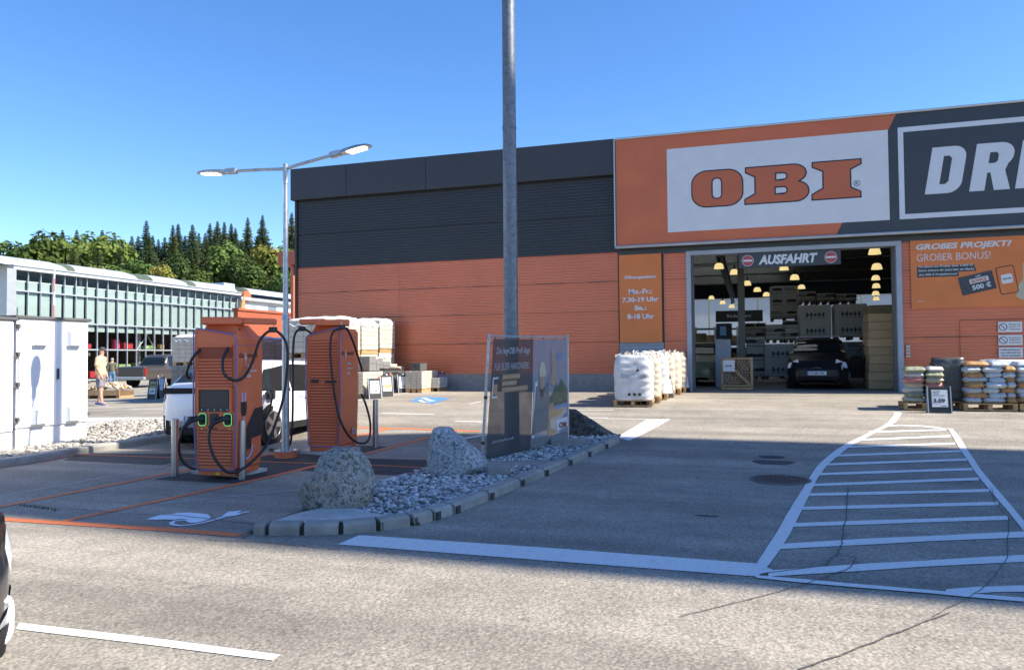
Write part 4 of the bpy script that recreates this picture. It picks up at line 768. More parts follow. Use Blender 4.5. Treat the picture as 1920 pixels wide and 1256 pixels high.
# ------------------------------------------------------------------ charging stations
def charger(P, rz, w, d, label, front_screen):
    """local: corner P is the front right bottom corner; x runs left (negative), y back"""
    z0 = zt(P[0], P[1]); t = thing('charging_station', label, 'charging station', (P[0], P[1], z0), rz, 'orange fast chargers'); H = 1.96
    m = MB(); m.bbox(-w+.05, -.05, .05, d-.05, .05, .13, .01, 'charger_orange'); m.obj('base', t)
    # side profile seen from +X: slightly narrower to the foot, sloping shoulders
    hl, hr = (2.02, 1.93) if front_screen else (1.93, 2.04)
    fpoly = [(-w+.07, .13), (-.05, .13), (-.03, .15), (0, .9), (0, hr-.06), (-.05, hr), (-w+.05, hl), (-w, hl-.05), (-w, .9), (-w+.05, .16)]
    m = MB()
    def ring(y, sx): return [((x+w/2)*sx-w/2, y, z) for x, z in fpoly]
    R = [ring(.035, .965), ring(.045, 1.0), ring(d-.12, 1.0), ring(d-.03, .96)]; n = len(fpoly); vs = [v for r in R for v in r]
    # lower back corner pulled in
    fs = [tuple(range(n)), tuple(range(4*n-1, 3*n-1, -1))]+[(k*n+i, (k+1)*n+i, (k+1)*n+(i+1) % n, k*n+(i+1) % n) for k in range(3) for i in range(n)]
    m.add(vs, fs, 'charger_orange'); bo = m.obj('body', t); bv = bo.modifiers.new('b', 'BEVEL'); bv.width = .015; bv.segments = 2; bv.limit_method = 'ANGLE'
    for p in bo.data.polygons: p.use_smooth = False
    # front frame trim
    path = [(x, .02, z) for x, z in fpoly]; path.append(path[0]); m = MB(); m.tube(path, .011, 6, 'charger_trim'); m.obj('front_trim', t)
    m = MB(); m.box(-.001, .004, .06, d-.10, hr-.14, hr-.134, 'charger_trim'); m.obj('side_seam', t)
    # sloped top cap
    m = MB(); zc = min(hl, hr); m.add([(-w+.03, .1, zc-.02), (-.03, .1, zc-.02), (-.03, d-.08, zc-.02), (-w+.03, d-.08, zc-.02), (-w*.86, .2, 2.09), (-w*.2, .2, 2.07), (-w*.2, d-.2, 2.07), (-w*.86, d-.2, 2.09)], [(0, 1, 5, 4), (1, 2, 6, 5), (2, 3, 7, 6), (3, 0, 4, 7), (4, 5, 6, 7)], 'charger_orange'); m.cyl((-.10, d*.32, 2.0), (-.085, d*.32, 1.99), .02, n=10, mat='black_plastic'); m.obj('top_cap', t)
    if front_screen: arms = [((-w*.88, .12, 2.07), (-.10, .34, 2.07), .17, .10), ((-.10, .34, 2.085), (.30, .50, 2.07), .10, .08)]
    else: arms = [((-w*1.15, .02, 2.10), (-.30, .12, 2.11), .11, .085), ((-w*.8, .12, 2.08), (.02, .34, 2.08), .17, .10)]
    for a, b, ww, hh in arms:
        a, b = Vector(a), Vector(b); dd = (b-a).normalized(); T = fr(a, dd, Vector((0, 0, 1)).cross(dd)); m = MB(); m.bbox(0, (b-a).length, -ww, ww, 0, hh, .012, 'charger_orange', T); m.obj('cable_arm', t)
    def louv(x0, x1, z0, z1, n, y=.035):
        m = MB(); p = (z1-z0)/n; m.box(x0, x1, y-.004, y, z0-.01, z1+.005, 'charger_trim' if False else 'charger_louvre')
        for i in range(n):
            z = z0+i*p; m.add([(x0, y-.005, z), (x1, y-.005, z), (x1, y-.022, z+p*.12), (x0, y-.022, z+p*.12), (x0, y-.018, z+p*.68), (x1, y-.018, z+p*.68), (x0, y-.004, z+p*.8), (x1, y-.004, z+p*.8)], [(0, 1, 2, 3), (3, 2, 5, 4), (4, 5, 7, 6)], 'charger_orange')
            m.add([(x0, y-.005, z), (x0, y-.022, z+p*.12), (x0, y-.018, z+p*.68), (x0, y-.004, z+p*.8), (x1, y-.005, z), (x1, y-.022, z+p*.12), (x1, y-.018, z+p*.68), (x1, y-.004, z+p*.8)], [(0, 1, 2, 3), (7, 6, 5, 4)], 'charger_orange')
        m.obj('louvre_panel', t)
    xi0, xi1 = -w+.06, -.06
    if front_screen:
        louv(xi0+.01, xi1-.01, .20, .66, 11); louv(xi0, xi1, 1.24, 1.62, 9)
        m = MB(); m.box(xi0, xi1, .02, .034, 1.63, 1.76, 'charger_louvre'); m.box(xi0, xi1, .0, .034, 1.765, 1.785, 'charger_orange'); m.obj('cable_recess', t)
        m = MB(); m.box(xi0-.005, xi1+.005, -.004, .034, 1.20, 1.235, 'charger_orange'); m.box(xi0-.005, xi0+.03, -.004, .034, .9, 1.20, 'charger_orange'); m.box(xi1-.03, xi1+.005, -.004, .034, .9, 1.20, 'charger_orange'); m.obj('screen_surround', t)
        m = MB(); m.prism(rrect(xi1-xi0-.07, .29, .02, 3, xi0+.035, .905), .012, facing(0, .030, 0), 'black_plastic'); sc_ = m.obj('display', t)
        m = MB(); m.box(xi0+.05, xi1-.05, .012, .0179, .955, 1.18, 'screen'); m.obj('glass', sc_)
        for k in range(5): m = MB(); x = xi0+.07+k*(xi1-xi0-.14)/4; m.cyl((x, .018, .93), (x, .012, .93), .009, n=10, mat='paper_white'); m.obj('button', sc_)
        m = MB(); m.prism(rrect(.11, .14, .02, 3, -w/2-.07, .74), .018, facing(0, .034, 0), 'black_plastic'); m.obj('card_reader', t)
        m = MB(); m.box(-w/2-.05, -w/2+.03, .02, .034, .675, .69, 'black_plastic'); m.cyl((-w+.12, .034, .675), (-w+.12, .024, .675), .011, n=8, mat='steel_brushed'); m.cyl((-.1, .034, .675), (-.1, .024, .675), .009, n=8, mat='steel_brushed'); m.obj('lock', t)
        m = MB(); m.box(-w/2+.0, -w/2+.06, .045, .05, .06, .10, 'paper_yellow'); m.obj('sticker', t)
        socks = ((-w+.13, .80), (-.13, .80))
        for x, z in socks:
            m = MB(); m.prism(rrect(.12, .16, .03, 4, x-.05, z-.08), .015, facing(0, .034, 0), 'black_plastic'); s_ = m.obj('connector_holder', t)
            m = MB(); P2 = rrect(.115, .16, .035, 5, x-.05, z-.08); m.tube([(a, .014, b) for a, b in P2]+[(P2[0][0], .014, P2[0][1])], .0042, 6, 'led_green'); m.obj('status_light', s_)
            m = MB(); m.tube([(x+.02, .02, z+.0), (x-.02, -.05, z+.02), (x-.10, -.12, z-.02), (x-.15, -.15, z-.10)], lambda u: .042-.014*u, 10, 'black_plastic'); m.bbox(x-.11, x-.03, -.13, -.05, z+.02, z+.05, .01, 'black_plastic'); m.obj('plug', s_)
        cab = [[(-w+.10, .03, 1.74), (-w+.04, -.06, 1.62), (-w-.05, -.05, 1.45), (-w-.09, .02, 1.38), (-w-.10, .08, 1.35)],
               [(-w-.02, -.15, .72), (-w-.10, -.14, .5), (-w-.10, -.10, .3), (-w-.03, -.04, .18), (-w+.06, .0, .14)],
               [(-.12, .03, 1.76), (-.13, -.08, 1.60), (-.08, -.14, 1.42), (.02, -.08, 1.33), (.07, .08, 1.36), (.10, .24, 1.55), (.14, .36, 1.85), (.24, .46, 1.99), (.34, .52, 1.96), (.42, .58, 1.80), (.42, .60, 1.50), (.38, .58, 1.1), (.30, .52, .75), (.20, .40, .40), (.06, .12, .16), (-.06, -.06, .12), (-.20, -.14, .30), (-.28, -.16, .55), (-.27, -.15, .71)]]
        lgx = [(.12, 'da')]
        # print on the side face (normal +X)
        SF = fr((.0015, 0, 0), (0, 1, 0), (0, 0, 1))
        text('da', .115, .075, SF @ Matrix.Translation((.08, 1.62, 0)), 'letter_black', t, depth=.002); text('emobil', .24, .075, SF @ Matrix.Translation((.29, 1.62, 0)), 'letter_black', t, depth=.002)
        flat([[(.245, 1.72), (.215, 1.60), (.24, 1.605), (.235, 1.50), (.275, 1.63), (.25, 1.625)]], SF, 'letter_white', t, 'flash_mark', .002)
        for s, ww_, z in (('We love', .14, 1.49), ('the way you', .22, 1.42), ('move', .09, 1.35)): text(s, ww_, .04, SF @ Matrix.Translation((.28, z, 0)), 'letter_white', t, depth=.002, bold=.02)
        SG = SF
        for yy in (.16, .23): flat([rrect(.028, .13, .012, 3, yy-.014, 1.02)], SG, 'lilac', t, 'plug_emblem', .002)
        flat([arcs([(.265, 1.03), (.125, 1.03), (.195, .93, .07, 180, 360, .10)])], SG, 'board_black', t, 'plug_emblem', .002); flat([[(.185, .84), (.205, .84), (.205, .50), (.185, .50)]], SG, 'lilac', t, 'plug_emblem', .002)
        flat([[(.28, .37), (.28, .69), (.46, .92), (.68, .94), (.68, .55), (.38, .52), (.38, .40)]], SG, 'board_black', t, 'plug_emblem', .002)
        aa = [(.26+.17*sin(u), .40-.17*cos(u)) for u in [pi*.5*i/8 for i in range(9)]]; m_ = MB()
        for p_, q_ in ((.185, .155),): flat([[(.24+p_*sin(pi*.5*i/10), .43-p_*cos(pi*.5*i/10)) for i in range(11)]+[(.24+q_*sin(pi*.5*i/10), .43-q_*cos(pi*.5*i/10)) for i in range(10, -1, -1)]], SG, 'lilac', t, 'plug_emblem', .002)
    else:
        louv(xi0, xi1, 1.24, 1.84, 13); louv(xi0, xi1, .20, 1.12, 20)
        for x, ww_ in ((xi0+.03, .13), (xi1-.20, .19)): m = MB(); m.bbox(x, x+ww_, -.004, .034, 1.155, 1.195 if ww_ > .15 else 1.21, .006, 'black_plastic'); m.obj('door_handle', t)
        SF = fr((.0015, 0, 0), (0, 1, 0), (0, 0, 1))
        text('da', .11, .075, SF @ Matrix.Translation((.07, 1.60, 0)), 'letter_black', t, depth=.002); text('emobil', .26, .075, SF @ Matrix.Translation((.28, 1.60, 0)), 'letter_black', t, depth=.002)
        flat([[(.235, 1.71), (.205, 1.59), (.23, 1.595), (.225, 1.47), (.265, 1.62), (.24, 1.615)]], SF, 'letter_white', t, 'flash_mark', .002)
        for s, ww_, z in (('We love', .15, 1.44), ('the way you', .25, 1.36), ('move', .11, 1.28)): text(s, ww_, .045, SF @ Matrix.Translation((.28, z, 0)), 'letter_white', t, depth=.002, bold=.02)
        flat([circ(.52, .34, .06, 16)], SF, 'trim_silver', t, 'round_emblem', .002); flat([circ(.52, .34, .035, 12)], SF, 'charger_trim', t, 'round_emblem', .004)
        text('alpitronic', .22, .025, SF @ Matrix.Translation((.2, .33, 0)), 'charger_louvre', t, depth=.002)
        cab = [[(-w+.08, .12, 1.93), (-w-.02, .05, 2.02), (-w-.12, .0, 2.02), (-w-.19, -.02, 1.88), (-w-.21, -.02, 1.5), (-w-.21, -.02, 1.0), (-w-.23, .0, .5), (-w-.30, .04, .15), (-w-.5, .1, .05), (-w-.8, .3, .03)],
               [(-.06, -.04, .9), (-.10, -.07, 1.3), (-.13, -.07, 1.7), (-.10, -.05, 1.95), (0, .02, 2.03), (.08, .10, 2.02), (.12, .22, 1.85), (.14, .38, 1.6), (.14, .54, 1.38), (.10, .64, 1.33)],
               [(-.06, -.04, .9), (.02, -.05, .6), (.12, .05, .32), (.22, .25, .17), (.30, .45, .20), (.26, .62, .45), (.16, .68, .75), (.08, .66, .95)]]
    for c in cab:
        P_ = []; n = len(c)
        for i in range(n-1):
            p0, p1, p2, p3 = [Vector(c[max(0, min(n-1, i+k))]) for k in (-1, 0, 1, 2)]
            for u in range(6): u /= 6; P_.append(.5*((2*p1)+(p2-p0)*u+(2*p0-5*p1+4*p2-p3)*u*u+(3*p1-p0-3*p2+p3)*u**3))
        P_.append(Vector(c[-1])); m = MB(); m.tube(P_, .0185, 8, 'black_rubber'); m.obj('cable', t)
    clampz = ((.27, .48, 1.985),) if front_screen else ((-w-.07, .02, 2.02), (.02, .04, 2.03))
    for a in clampz: m = MB(); m.bbox(a[0]-.05, a[0]+.05, a[1]-.04, a[1]+.04, a[2]-.02, a[2]+.055, .01, 'black_plastic'); m.box(a[0]-.004, a[0]+.004, a[1]-.004, a[1]+.004, a[2]+.05, a[2]+.11, 'steel_brushed'); m.obj('cable_clamp', t)
    return t
c1 = G(441, 887, .1); c2 = G(637, 838, .13)
charger((c1.x, c1.y), RAD(5), .64, .715, 'orange charging station with a screen and two plugged cables, left of the lamp post', True)
charger((c2.x, c2.y), RAD(5), .60, .78, 'orange charging station with a fully louvred back, right of the lamp post', False)
for L, lb in (([(358, 888), (444, 895), (501, 883), (424, 877)], 'white concrete slab under the left charging station'), ([(563, 850), (640, 857), (676, 843), (600, 838)], 'white concrete slab under the right charging station')):
    q = gp(L); m = MB(); m.add([(p.x, p.y, p.z-.02) for p in q]+[(p.x, p.y, p.z+.045) for p in q], [(4, 5, 6, 7), (0, 1, 5, 4), (1, 2, 6, 5), (2, 3, 7, 6), (3, 0, 4, 7)], 'concrete_light'); m.obj('foundation_slab', None, None, lb, 'foundation slab')
# connector plugged into the white car
m = MB(); a = FX(508, 660, -8.0); cc = [FY(492, 735, 11.3), FY(505, 722, 11.2), FY(514, 705, 11.0), FY(519, 660, 10.2), FY(521, 640, 9.7)]
# ------------------------------------------------------------------ double arm lamp post
lp = G(535.5, 857); t = thing('street_lamp', 'slender galvanised lamp post with two lit luminaires between the charging stations', 'street lamp', (lp.x, lp.y, lp.z)); Z1 = 4.66
m = MB(); m.cyl((0, 0, 0), (0, 0, 2.2), .062, .055, 16, 'galvanised'); m.cyl((0, 0, 2.18), (0, 0, 2.26), .066, .05, 16, 'galvanised'); m.cyl((0, 0, 2.26), (0, 0, Z1), .045, .036, 16, 'galvanised'); m.cyl((0, 0, Z1-.3), (0, 0, Z1+.02), .044, .044, 16, 'galvanised'); m.obj('post', t)
m = MB(); m.cyl((0, 0, 0), (0, 0, .10), .17, .17, 28, 'charger_orange'); m.cyl((0, 0, .10), (0, 0, .115), .185, .185, 28, 'galvanised'); 
for a in range(4): m.cyl((.13*cos(a*pi/2), .13*sin(a*pi/2), .11), (.13*cos(a*pi/2), .13*sin(a*pi/2), .15), .012, n=6, mat='steel_brushed')
m.obj('base_ring', t)
for sgn, sx, yy, rise, L in ((-1, -1, -.05, .03, 1.02), (1, 1, .0, .09, 1.00)):
    dx, dy = sx, (.0 if sgn < 0 else -.16); m = MB(); e = Vector((dx*L, dy*L, Z1-.04+rise)); m.tube([(0, 0, Z1-.06), (dx*.3, dy*.3, Z1-.05+rise*.35), e], .026, 10, 'galvanised'); m.obj('arm', t)
    d = Vector((dx, dy, rise*.9)).normalized(); s = Vector((0, 0, 1)).cross(d).normalized(); T = fr(e-d*.1, d, s); m = MB(); m.bbox(0, .22, -.05, .05, -.045, .045, .015, 'galvanised', T); lu = m.obj('luminaire', t)
    m = MB(); pr = [(.20, .06, .02, -.025), (.30, .085, .03, -.03), (.55, .11, .03, -.02), (.72, .08, .02, -.015), (.78, .03, .0, -.012)]; vs = []
    for x, w_, zu, zd in pr: vs += [(x, -w_, zd), (x, w_, zd), (x, w_*.75, zu), (x, -w_*.75, zu)]
    m.add([T @ Vector(v) for v in vs], [(3, 2, 1, 0), (16, 17, 18, 19)]+[(k*4+i, k*4+(i+1) % 4, k*4+4+(i+1) % 4, k*4+4+i) for k in range(4) for i in range(4)], 'galvanised'); m.obj('housing', lu)
    m = MB(); m.add([T @ Vector(v) for v in ((.36, -.08, -.036), (.36, .08, -.036), (.66, .075, -.028), (.70, 0, -.026), (.66, -.075, -.028))], [(4, 3, 2, 1, 0)], 'luminaire_light'); m.obj('light_panel', lu)
    lt = bpy.data.lights.new('luminaire_lamp', 'AREA'); lt.energy = 6; lt.size = .2; lt.color = (1, .82, .55); lo = bpy.data.objects.new('luminaire_lamp', lt); COL.objects.link(lo); lo.location = Vector((lp.x, lp.y, lp.z))+e+d*.45-Vector((0, 0, .06)); lo.rotation_euler = (0, 0, 0)
# big galvanised pole
b0_ = FY(958.5, 640, 11.25); bp = Vector((b0_.x, b0_.y, zt(b0_.x, b0_.y))); t = thing('lamp_pole', 'thick grey galvanised pole rising out of the picture behind the fence banner', 'pole', bp)
m = MB(); m.tube([(0, 0, -.1), (0, 0, 5.6), (0, 0, 12)], lambda u: .118-.028*u, 24, 'pole_galvanised'); m.obj('shaft', t)
m = MB(); zj = 5.1; m.cyl((0, 0, zj), (0, 0, zj+.05), .112, .109, 24, 'pole_galvanised'); m.obj('joint_collar', t)
# bollards
for px, py, lb in ((328, 892, 'brushed steel bollard at the left front of the left charging station'), (454, 898, 'brushed steel bollard in front of the right corner of the left charging station'), (704, 839, 'brushed steel bollard right of the right charging station')):
    q = G(px, py); H = .78 if px < 600 else .80; m = MB(); m.tube([(0, 0, -.02), (0, 0, H-.03), (0, 0, H-.008), (0, 0, H)], lambda u: .05 if u < .9 else .05, 20, 'steel_brushed'); m.cyl((0, 0, H), (0, 0, H+.012), .048, .03, 20, 'steel_brushed'); m.obj('bollard', None, None, lb, 'bollard', 'steel bollards', loc=(q.x, q.y, q.z))
# ------------------------------------------------------------------ boulders
def rock(name, label, c, sil, depth, mat, seed, rough=.05, sub=5, crease=1.0):
    """sil: outline (u along the picture plane, z) around the centre; given real depth across"""
    bm = bmesh.new(); bmesh.ops.create_icosphere(bm, subdivisions=sub, radius=1); rx = Vector((R2.x, R2.y, 0)).normalized(); ry = Vector((-rx.y, rx.x, 0))
    cu = sum(p[0] for p in sil)/len(sil); cz = sum(p[1] for p in sil)/len(sil); A = sorted((math.atan2(z-cz, u-cu), math.hypot(u-cu, z-cz)) for u, z in sil); A = [(A[-1][0]-2*pi, A[-1][1])]+A+[(A[0][0]+2*pi, A[0][1])]
    def rad(t):
        for (a0, r0), (a1, r1) in zip(A, A[1:]):
            if a0 <= t <= a1:
                k = (t-a0)/max(a1-a0, 1e-6); x0, y0, x1, y1 = r0*cos(a0), r0*sin(a0), r1*cos(a1), r1*sin(a1); x, y = x0+(x1-x0)*k, y0+(y1-y0)*k
                den = (x1-x0)*sin(t)-(y1-y0)*cos(t); return abs((x1*y0-x0*y1)/den) if abs(den) > 1e-6 else math.hypot(x, y)
        return A[0][1]
    rr_ = random.Random(seed); PL = []
    for _ in range(26): dv = Vector((rr_.gauss(0, 1), rr_.gauss(0, 1)*1.3, rr_.gauss(0, .9))).normalized(); PL.append(dv)
    base_ = []
    for v in bm.verts:
        n = v.co.copy(); rho = math.hypot(n.x, n.z); t = math.atan2(n.z, n.x); r = rad(t)*(rho**.75); base_.append(Vector((r*cos(t), depth*(1 if n.y > 0 else -1)*abs(n.y)**.8, r*sin(t))))
    sup = [max(b_.dot(d_) for b_ in base_)*(.80 if abs(d_.y) > .5 else .93) for d_ in PL]
    for v, b_ in zip(bm.verts, base_):
        for d_, h0 in zip(PL, sup):
            k_ = b_.dot(d_)-h0
            if k_ > 0: b_ -= d_*k_*.9
        n = v.co.copy(); q = rx*(cu+b_.x)+ry*b_.y; q.z = cz+b_.z
        s = q*2.2+Vector((seed, seed*2, 0)); f = noise.fractal(s, 1.0, 2.1, 4)*rough*.7; vd = noise.voronoi(q*6+Vector((seed, 0, 0)))[0]; g_ = (min(vd[1]-vd[0], .25)-.2)*rough*.8; h_ = noise.fractal(q*16+Vector((0, seed, 0)), .8, 2, 3)*rough*.35
        v.co = q+(rx*n.x+ry*n.y+Vector((0, 0, n.z)))*(f+g_*crease+h_+.012)
    for v in []:
        n = v.co.copy(); rho = math.hypot(n.x, n.z); t = math.atan2(n.z, n.x); r = rad(t)*(rho**.75); dep = depth*(1 if n.y > 0 else -1)*abs(n.y)**.8
        p = Vector((cu+r*cos(t), 0, cz+r*sin(t))); q = rx*p.x+ry*dep; q.z = p.z
        s = q*2.2+Vector((seed, seed*2, 0)); f = noise.fractal(s, 1.0, 2.1, 5)*rough*1.2; g_ = (noise.voronoi(q*5+Vector((seed, 0, 0)))[0][0]-.3)*rough*1.1; h_ = noise.fractal(q*14+Vector((0, seed, 0)), .9, 2, 3)*rough*.38
        v.co = q+n.normalized()*0+(rx*n.x+ry*n.y+Vector((0, 0, n.z)))*(f+g_*crease+h_)
    me = bpy.data.meshes.new(name); bm.to_mesh(me); bm.free(); me.materials.append(MATS[mat]); me.polygons.foreach_set('use_smooth', [True]*len(me.polygons)); return link(name, me, None, label, 'boulder', 'boulders on the island', loc=c)
def pxsil(L, base):
    s = _f.dot(Vector((base.x, base.y, base.z-HC)))/FPX; bx, by = base_px; return [((x-bx)*s, (by-y)*s) for x, y in L]
def proj(p):
    v = Vector(p)-Vector((0, 0, HC)); return W0/2+FPX*v.dot(R2)/v.dot(_f), H0/2+FPX*v.dot(D2)/v.dot(_f)
for L, c, dep, mat, seed, rough, lb in (
    ([(566, 968), (563, 935), (567, 905), (590, 888), (603, 872), (606, 850), (625, 843), (650, 840), (674, 845), (688, 862), (702, 890), (705, 925), (698, 950), (680, 972), (620, 982)], (637, 958), .30, 'granite_brown', 3.3, .05, 'rough brown grey boulder at the near tip of the island'),
    ([(804, 908), (803, 870), (805, 830), (813, 803), (826, 798), (842, 801), (860, 818), (885, 838), (908, 858), (925, 880), (915, 892), (880, 900), (840, 915)], (862, 895), .26, 'granite_grey', 8.1, .035, 'pointed light grey boulder leaning left of the fence banner'),
    ([(1050, 830), (1055, 780), (1068, 766), (1080, 768), (1100, 782), (1130, 800), (1156, 816), (1164, 824), (1120, 836)], (1108, 821), .34, 'granite_dark', 5.7, .04, 'low dark boulder at the far end of the island')):
    c = G(*c); base_px = proj(c); rock('boulder', lb, c, pxsil(L, c), dep, mat, seed, rough)
# ------------------------------------------------------------------ fence panel with banner
A0, B0 = G(903, 874), G(1065, 834); A0.x -= 0; zb = .10
fa = thing('site_fence', 'mobile site fence panel with a grid of thin wires carrying the printed banner', 'fence', A0); dA = (B0-A0); Ln = math.hypot(dA.x, dA.y); ux = Vector((dA.x, dA.y, 0)).normalized(); topA = Vector((.13, .0, 1.86)); topB = Vector((.01, .0, 1.80)); dz = B0.z-A0.z
def fp(u, v, off=0.0): # u along 0..1, v up 0..1
    b = Vector((dA.x*u, dA.y*u, dz*u)); tp = topA.lerp(topB, u); n = Vector((ux.y, -ux.x, 0)); return b+tp*v+n*off
for u in (0.0, 1.0): m = MB(); m.tube([fp(u, 0), fp(u, .5), fp(u, 1.02)], .021, 10, 'galvanised'); m.obj('post', fa)
for v in (.06, 1.0): m = MB(); m.tube([fp(0, v), fp(1, v)], .014, 8, 'galvanised'); m.obj('rail', fa)
m = MB()
for i in range(1, 44): u = i/44; m.tube([fp(u, .06), fp(u, 1.022)], .0016, 4, 'galvanised')
for i in range(1, 9): v = .06+i*.117; m.tube([fp(0, v), fp(1, v)], .0016, 4, 'galvanised')
m.obj('wire_grid', fa)
for v in (.53, .18): m = MB(); m.cyl(fp(0, v-.012), fp(0, v+.012), .027, n=8, mat='black_plastic'); m.obj('clamp', fa)
for u in (.07, .2, .34, .5, .66, .82, .96): m = MB(); m.cyl(fp(u, .975), fp(u, 1.008), .008, n=6, mat='black_plastic'); m.obj('cable_tie', fa)
ban = thing('fence_banner', 'large sagging mesh banner with lettering and a worker print tied to the fence', 'banner', A0)
def bpt(u, v, o): # u 0..1 along banner, v 0..1 up, with sag and folds
    w = .010*sin(u*21+v*3)+.014*sin(u*7-v*5)+.03*math.exp(-((u-.5)/.03)**2); return fp(.03+u*.95, .045+v*.935, .022+w*.6+o)
def sheet(u0, u1, v0, v1, mat, o, name, poly=None):
    m = MB(); nu = max(2, int((u1-u0)*40)); nv = max(2, int((v1-v0)*20))
    if poly is None:
        vs = [bpt(u0+(u1-u0)*i/nu, v0+(v1-v0)*j/nv, o) for j in range(nv+1) for i in range(nu+1)]; m.add(vs, [(j*(nu+1)+i, j*(nu+1)+i+1, (j+1)*(nu+1)+i+1, (j+1)*(nu+1)+i) for j in range(nv) for i in range(nu)], mat, True)
        return m.obj(name, ban)
    bm = bmesh.new(); bm.faces.new([bm.verts.new((a, b, 0)) for a, b in poly])
    for k in range(1, 40): bmesh.ops.bisect_plane(bm, geom=bm.verts[:]+bm.edges[:]+bm.faces[:], plane_co=(k/40, 0, 0), plane_no=(1, 0, 0))
    for k in range(1, 12): bmesh.ops.bisect_plane(bm, geom=bm.verts[:]+bm.edges[:]+bm.faces[:], plane_co=(0, k/12, 0), plane_no=(0, 1, 0))
    for v in bm.verts: v.co = bpt(v.co.x, v.co.y, o)
    me = bpy.data.meshes.new(name); bm.to_mesh(me); bm.free(); me.materials.append(MATS[mat]); return link(name, me, ban)
sheet(0, .50, 0, 1, 'mesh_dark', 0, 'banner_field'); sheet(.505, 1, .09, 1, 'mesh_sky', 0, 'banner_field'); sheet(.505, 1, 0, .088, 'mesh_grey', 0, 'banner_field')
def btext(s, u, v, w, h, mat, bold=0.0, shear=0.0, o=.004):
    ob = text(s, w, h, Matrix.Identity(4), mat, ban, bold, shear, 0.0); 
    for q in ob.data.vertices: q.co = bpt(u+q.co.x, v+q.co.y, o)
    return ob
btext('Die heyOBI Profi App', .045, .855, .42, .075, 'letter_white', .02, .15); btext('FÜR EUER HANDWERK', .035, .735, .43, .075, 'mesh_white', -.004)
for v, w_ in ((.655, .21), (.60, .17), (.545, .31)): sheet(.14, .14+w_, v, v+.042, 'mesh_orange', .004, 'printed_bar')
btext('Jetzt App downloaden', .15, .663, .19, .026, 'letter_white', .01, 0, .008); btext('und sofort', .15, .609, .14, .024, 'letter_white', .01, 0, .008); btext('Projekt-Preise sichern', .15, .553, .28, .026, 'letter_white', .01, 0, .008)
sheet(0, 0, 0, 0, 'mesh_white', .004, 'printed_phone', [(.02, .68), (.09, .68), (.09, .665), (.032, .665), (.032, .52), (.09, .52), (.09, .505), (.02, .505)]); sheet(.035, .085, .545, .62, 'mesh_orange', .004, 'printed_phone')
btext('obi.at/heyobi-profi', .05, .12, .24, .032, 'letter_white', .01)
for mat, pl in (('mesh_skin', [(.60, .66), (.66, .66), (.665, .60), (.65, .545), (.62, .53), (.595, .56), (.59, .61)]), ('mesh_cream', [(.585, .655), (.59, .74), (.61, .785), (.64, .79), (.665, .765), (.68, .70), (.682, .655)]), ('mesh_grey', [(.53, .40), (.54, .57), (.59, .56), (.60, .47), (.655, .46), (.67, .56), (.72, .60), (.735, .40), (.74, .16), (.50, .12)]),
                ('mesh_skin', [(.72, .60), (.80, .55), (.845, .60), (.82, .68), (.80, .80), (.775, .90), (.755, .90), (.75, .78), (.765, .70)]), ('mesh_white', [(.51, .40), (.53, .60), (.56, .62), (.565, .35), (.55, .1), (.505, .1)]), ('mesh_dark', [(.59, .60), (.60, .44), (.63, .40), (.65, .48), (.655, .56), (.63, .53), (.605, .55)]),
                ('mesh_green', [(.74, .45), (.80, .50), (.83, .58), (.86, .53), (.90, .62), (.94, .57), (.99, .52), (.995, .38), (.75, .36)]), ('mesh_blue', [(.52, .36), (.99, .40), (.99, .34), (.52, .31)]), ('mesh_orange', [(.73, .38), (.80, .40), (.80, .32), (.96, .33), (.90, .27), (.77, .25), (.77, .14), (.84, .13), (.84, .10), (.72, .08)]), ('mesh_white', [(.85, .12), (.995, .14), (.995, .24), (.85, .22)]), ('mesh_blue', [(.83, .80), (.93, .81), (.93, .87), (.83, .86)])):
    sheet(0, 0, 0, 0, mat, .004+.001*len(pl), 'printed_picture', pl)
btext('OBI', .875, .14, .10, .055, 'letter_orange', .03, 0, .016)
# fence feet and slabs
def foot(c, L, w, h, rz, lb, hole=True):
    q = G(*c); m = MB(); m.bbox(-L/2, L/2, -w/2, w/2, 0, h, .015, 'concrete')
    if hole: m.box(L/2-.001, L/2+.003, -w*.2, w*.2, h*.3, h*.75, 'asphalt_seal')
    m.obj('ballast_block', None, None, lb, 'fence foot', loc=(q.x, q.y, q.z+.04), rot=(0, 0, rz))
foot((1068, 842), .62, .22, .13, RAD(18), 'concrete fence foot block under the right end of the banner'); foot((935, 900), .30, .20, .15, RAD(25), 'small concrete block with a hole beside the pointed grey boulder')
foot((975, 880), .85, .45, .06, RAD(22), 'flat concrete slab on the gravel under the left half of the banner', False)
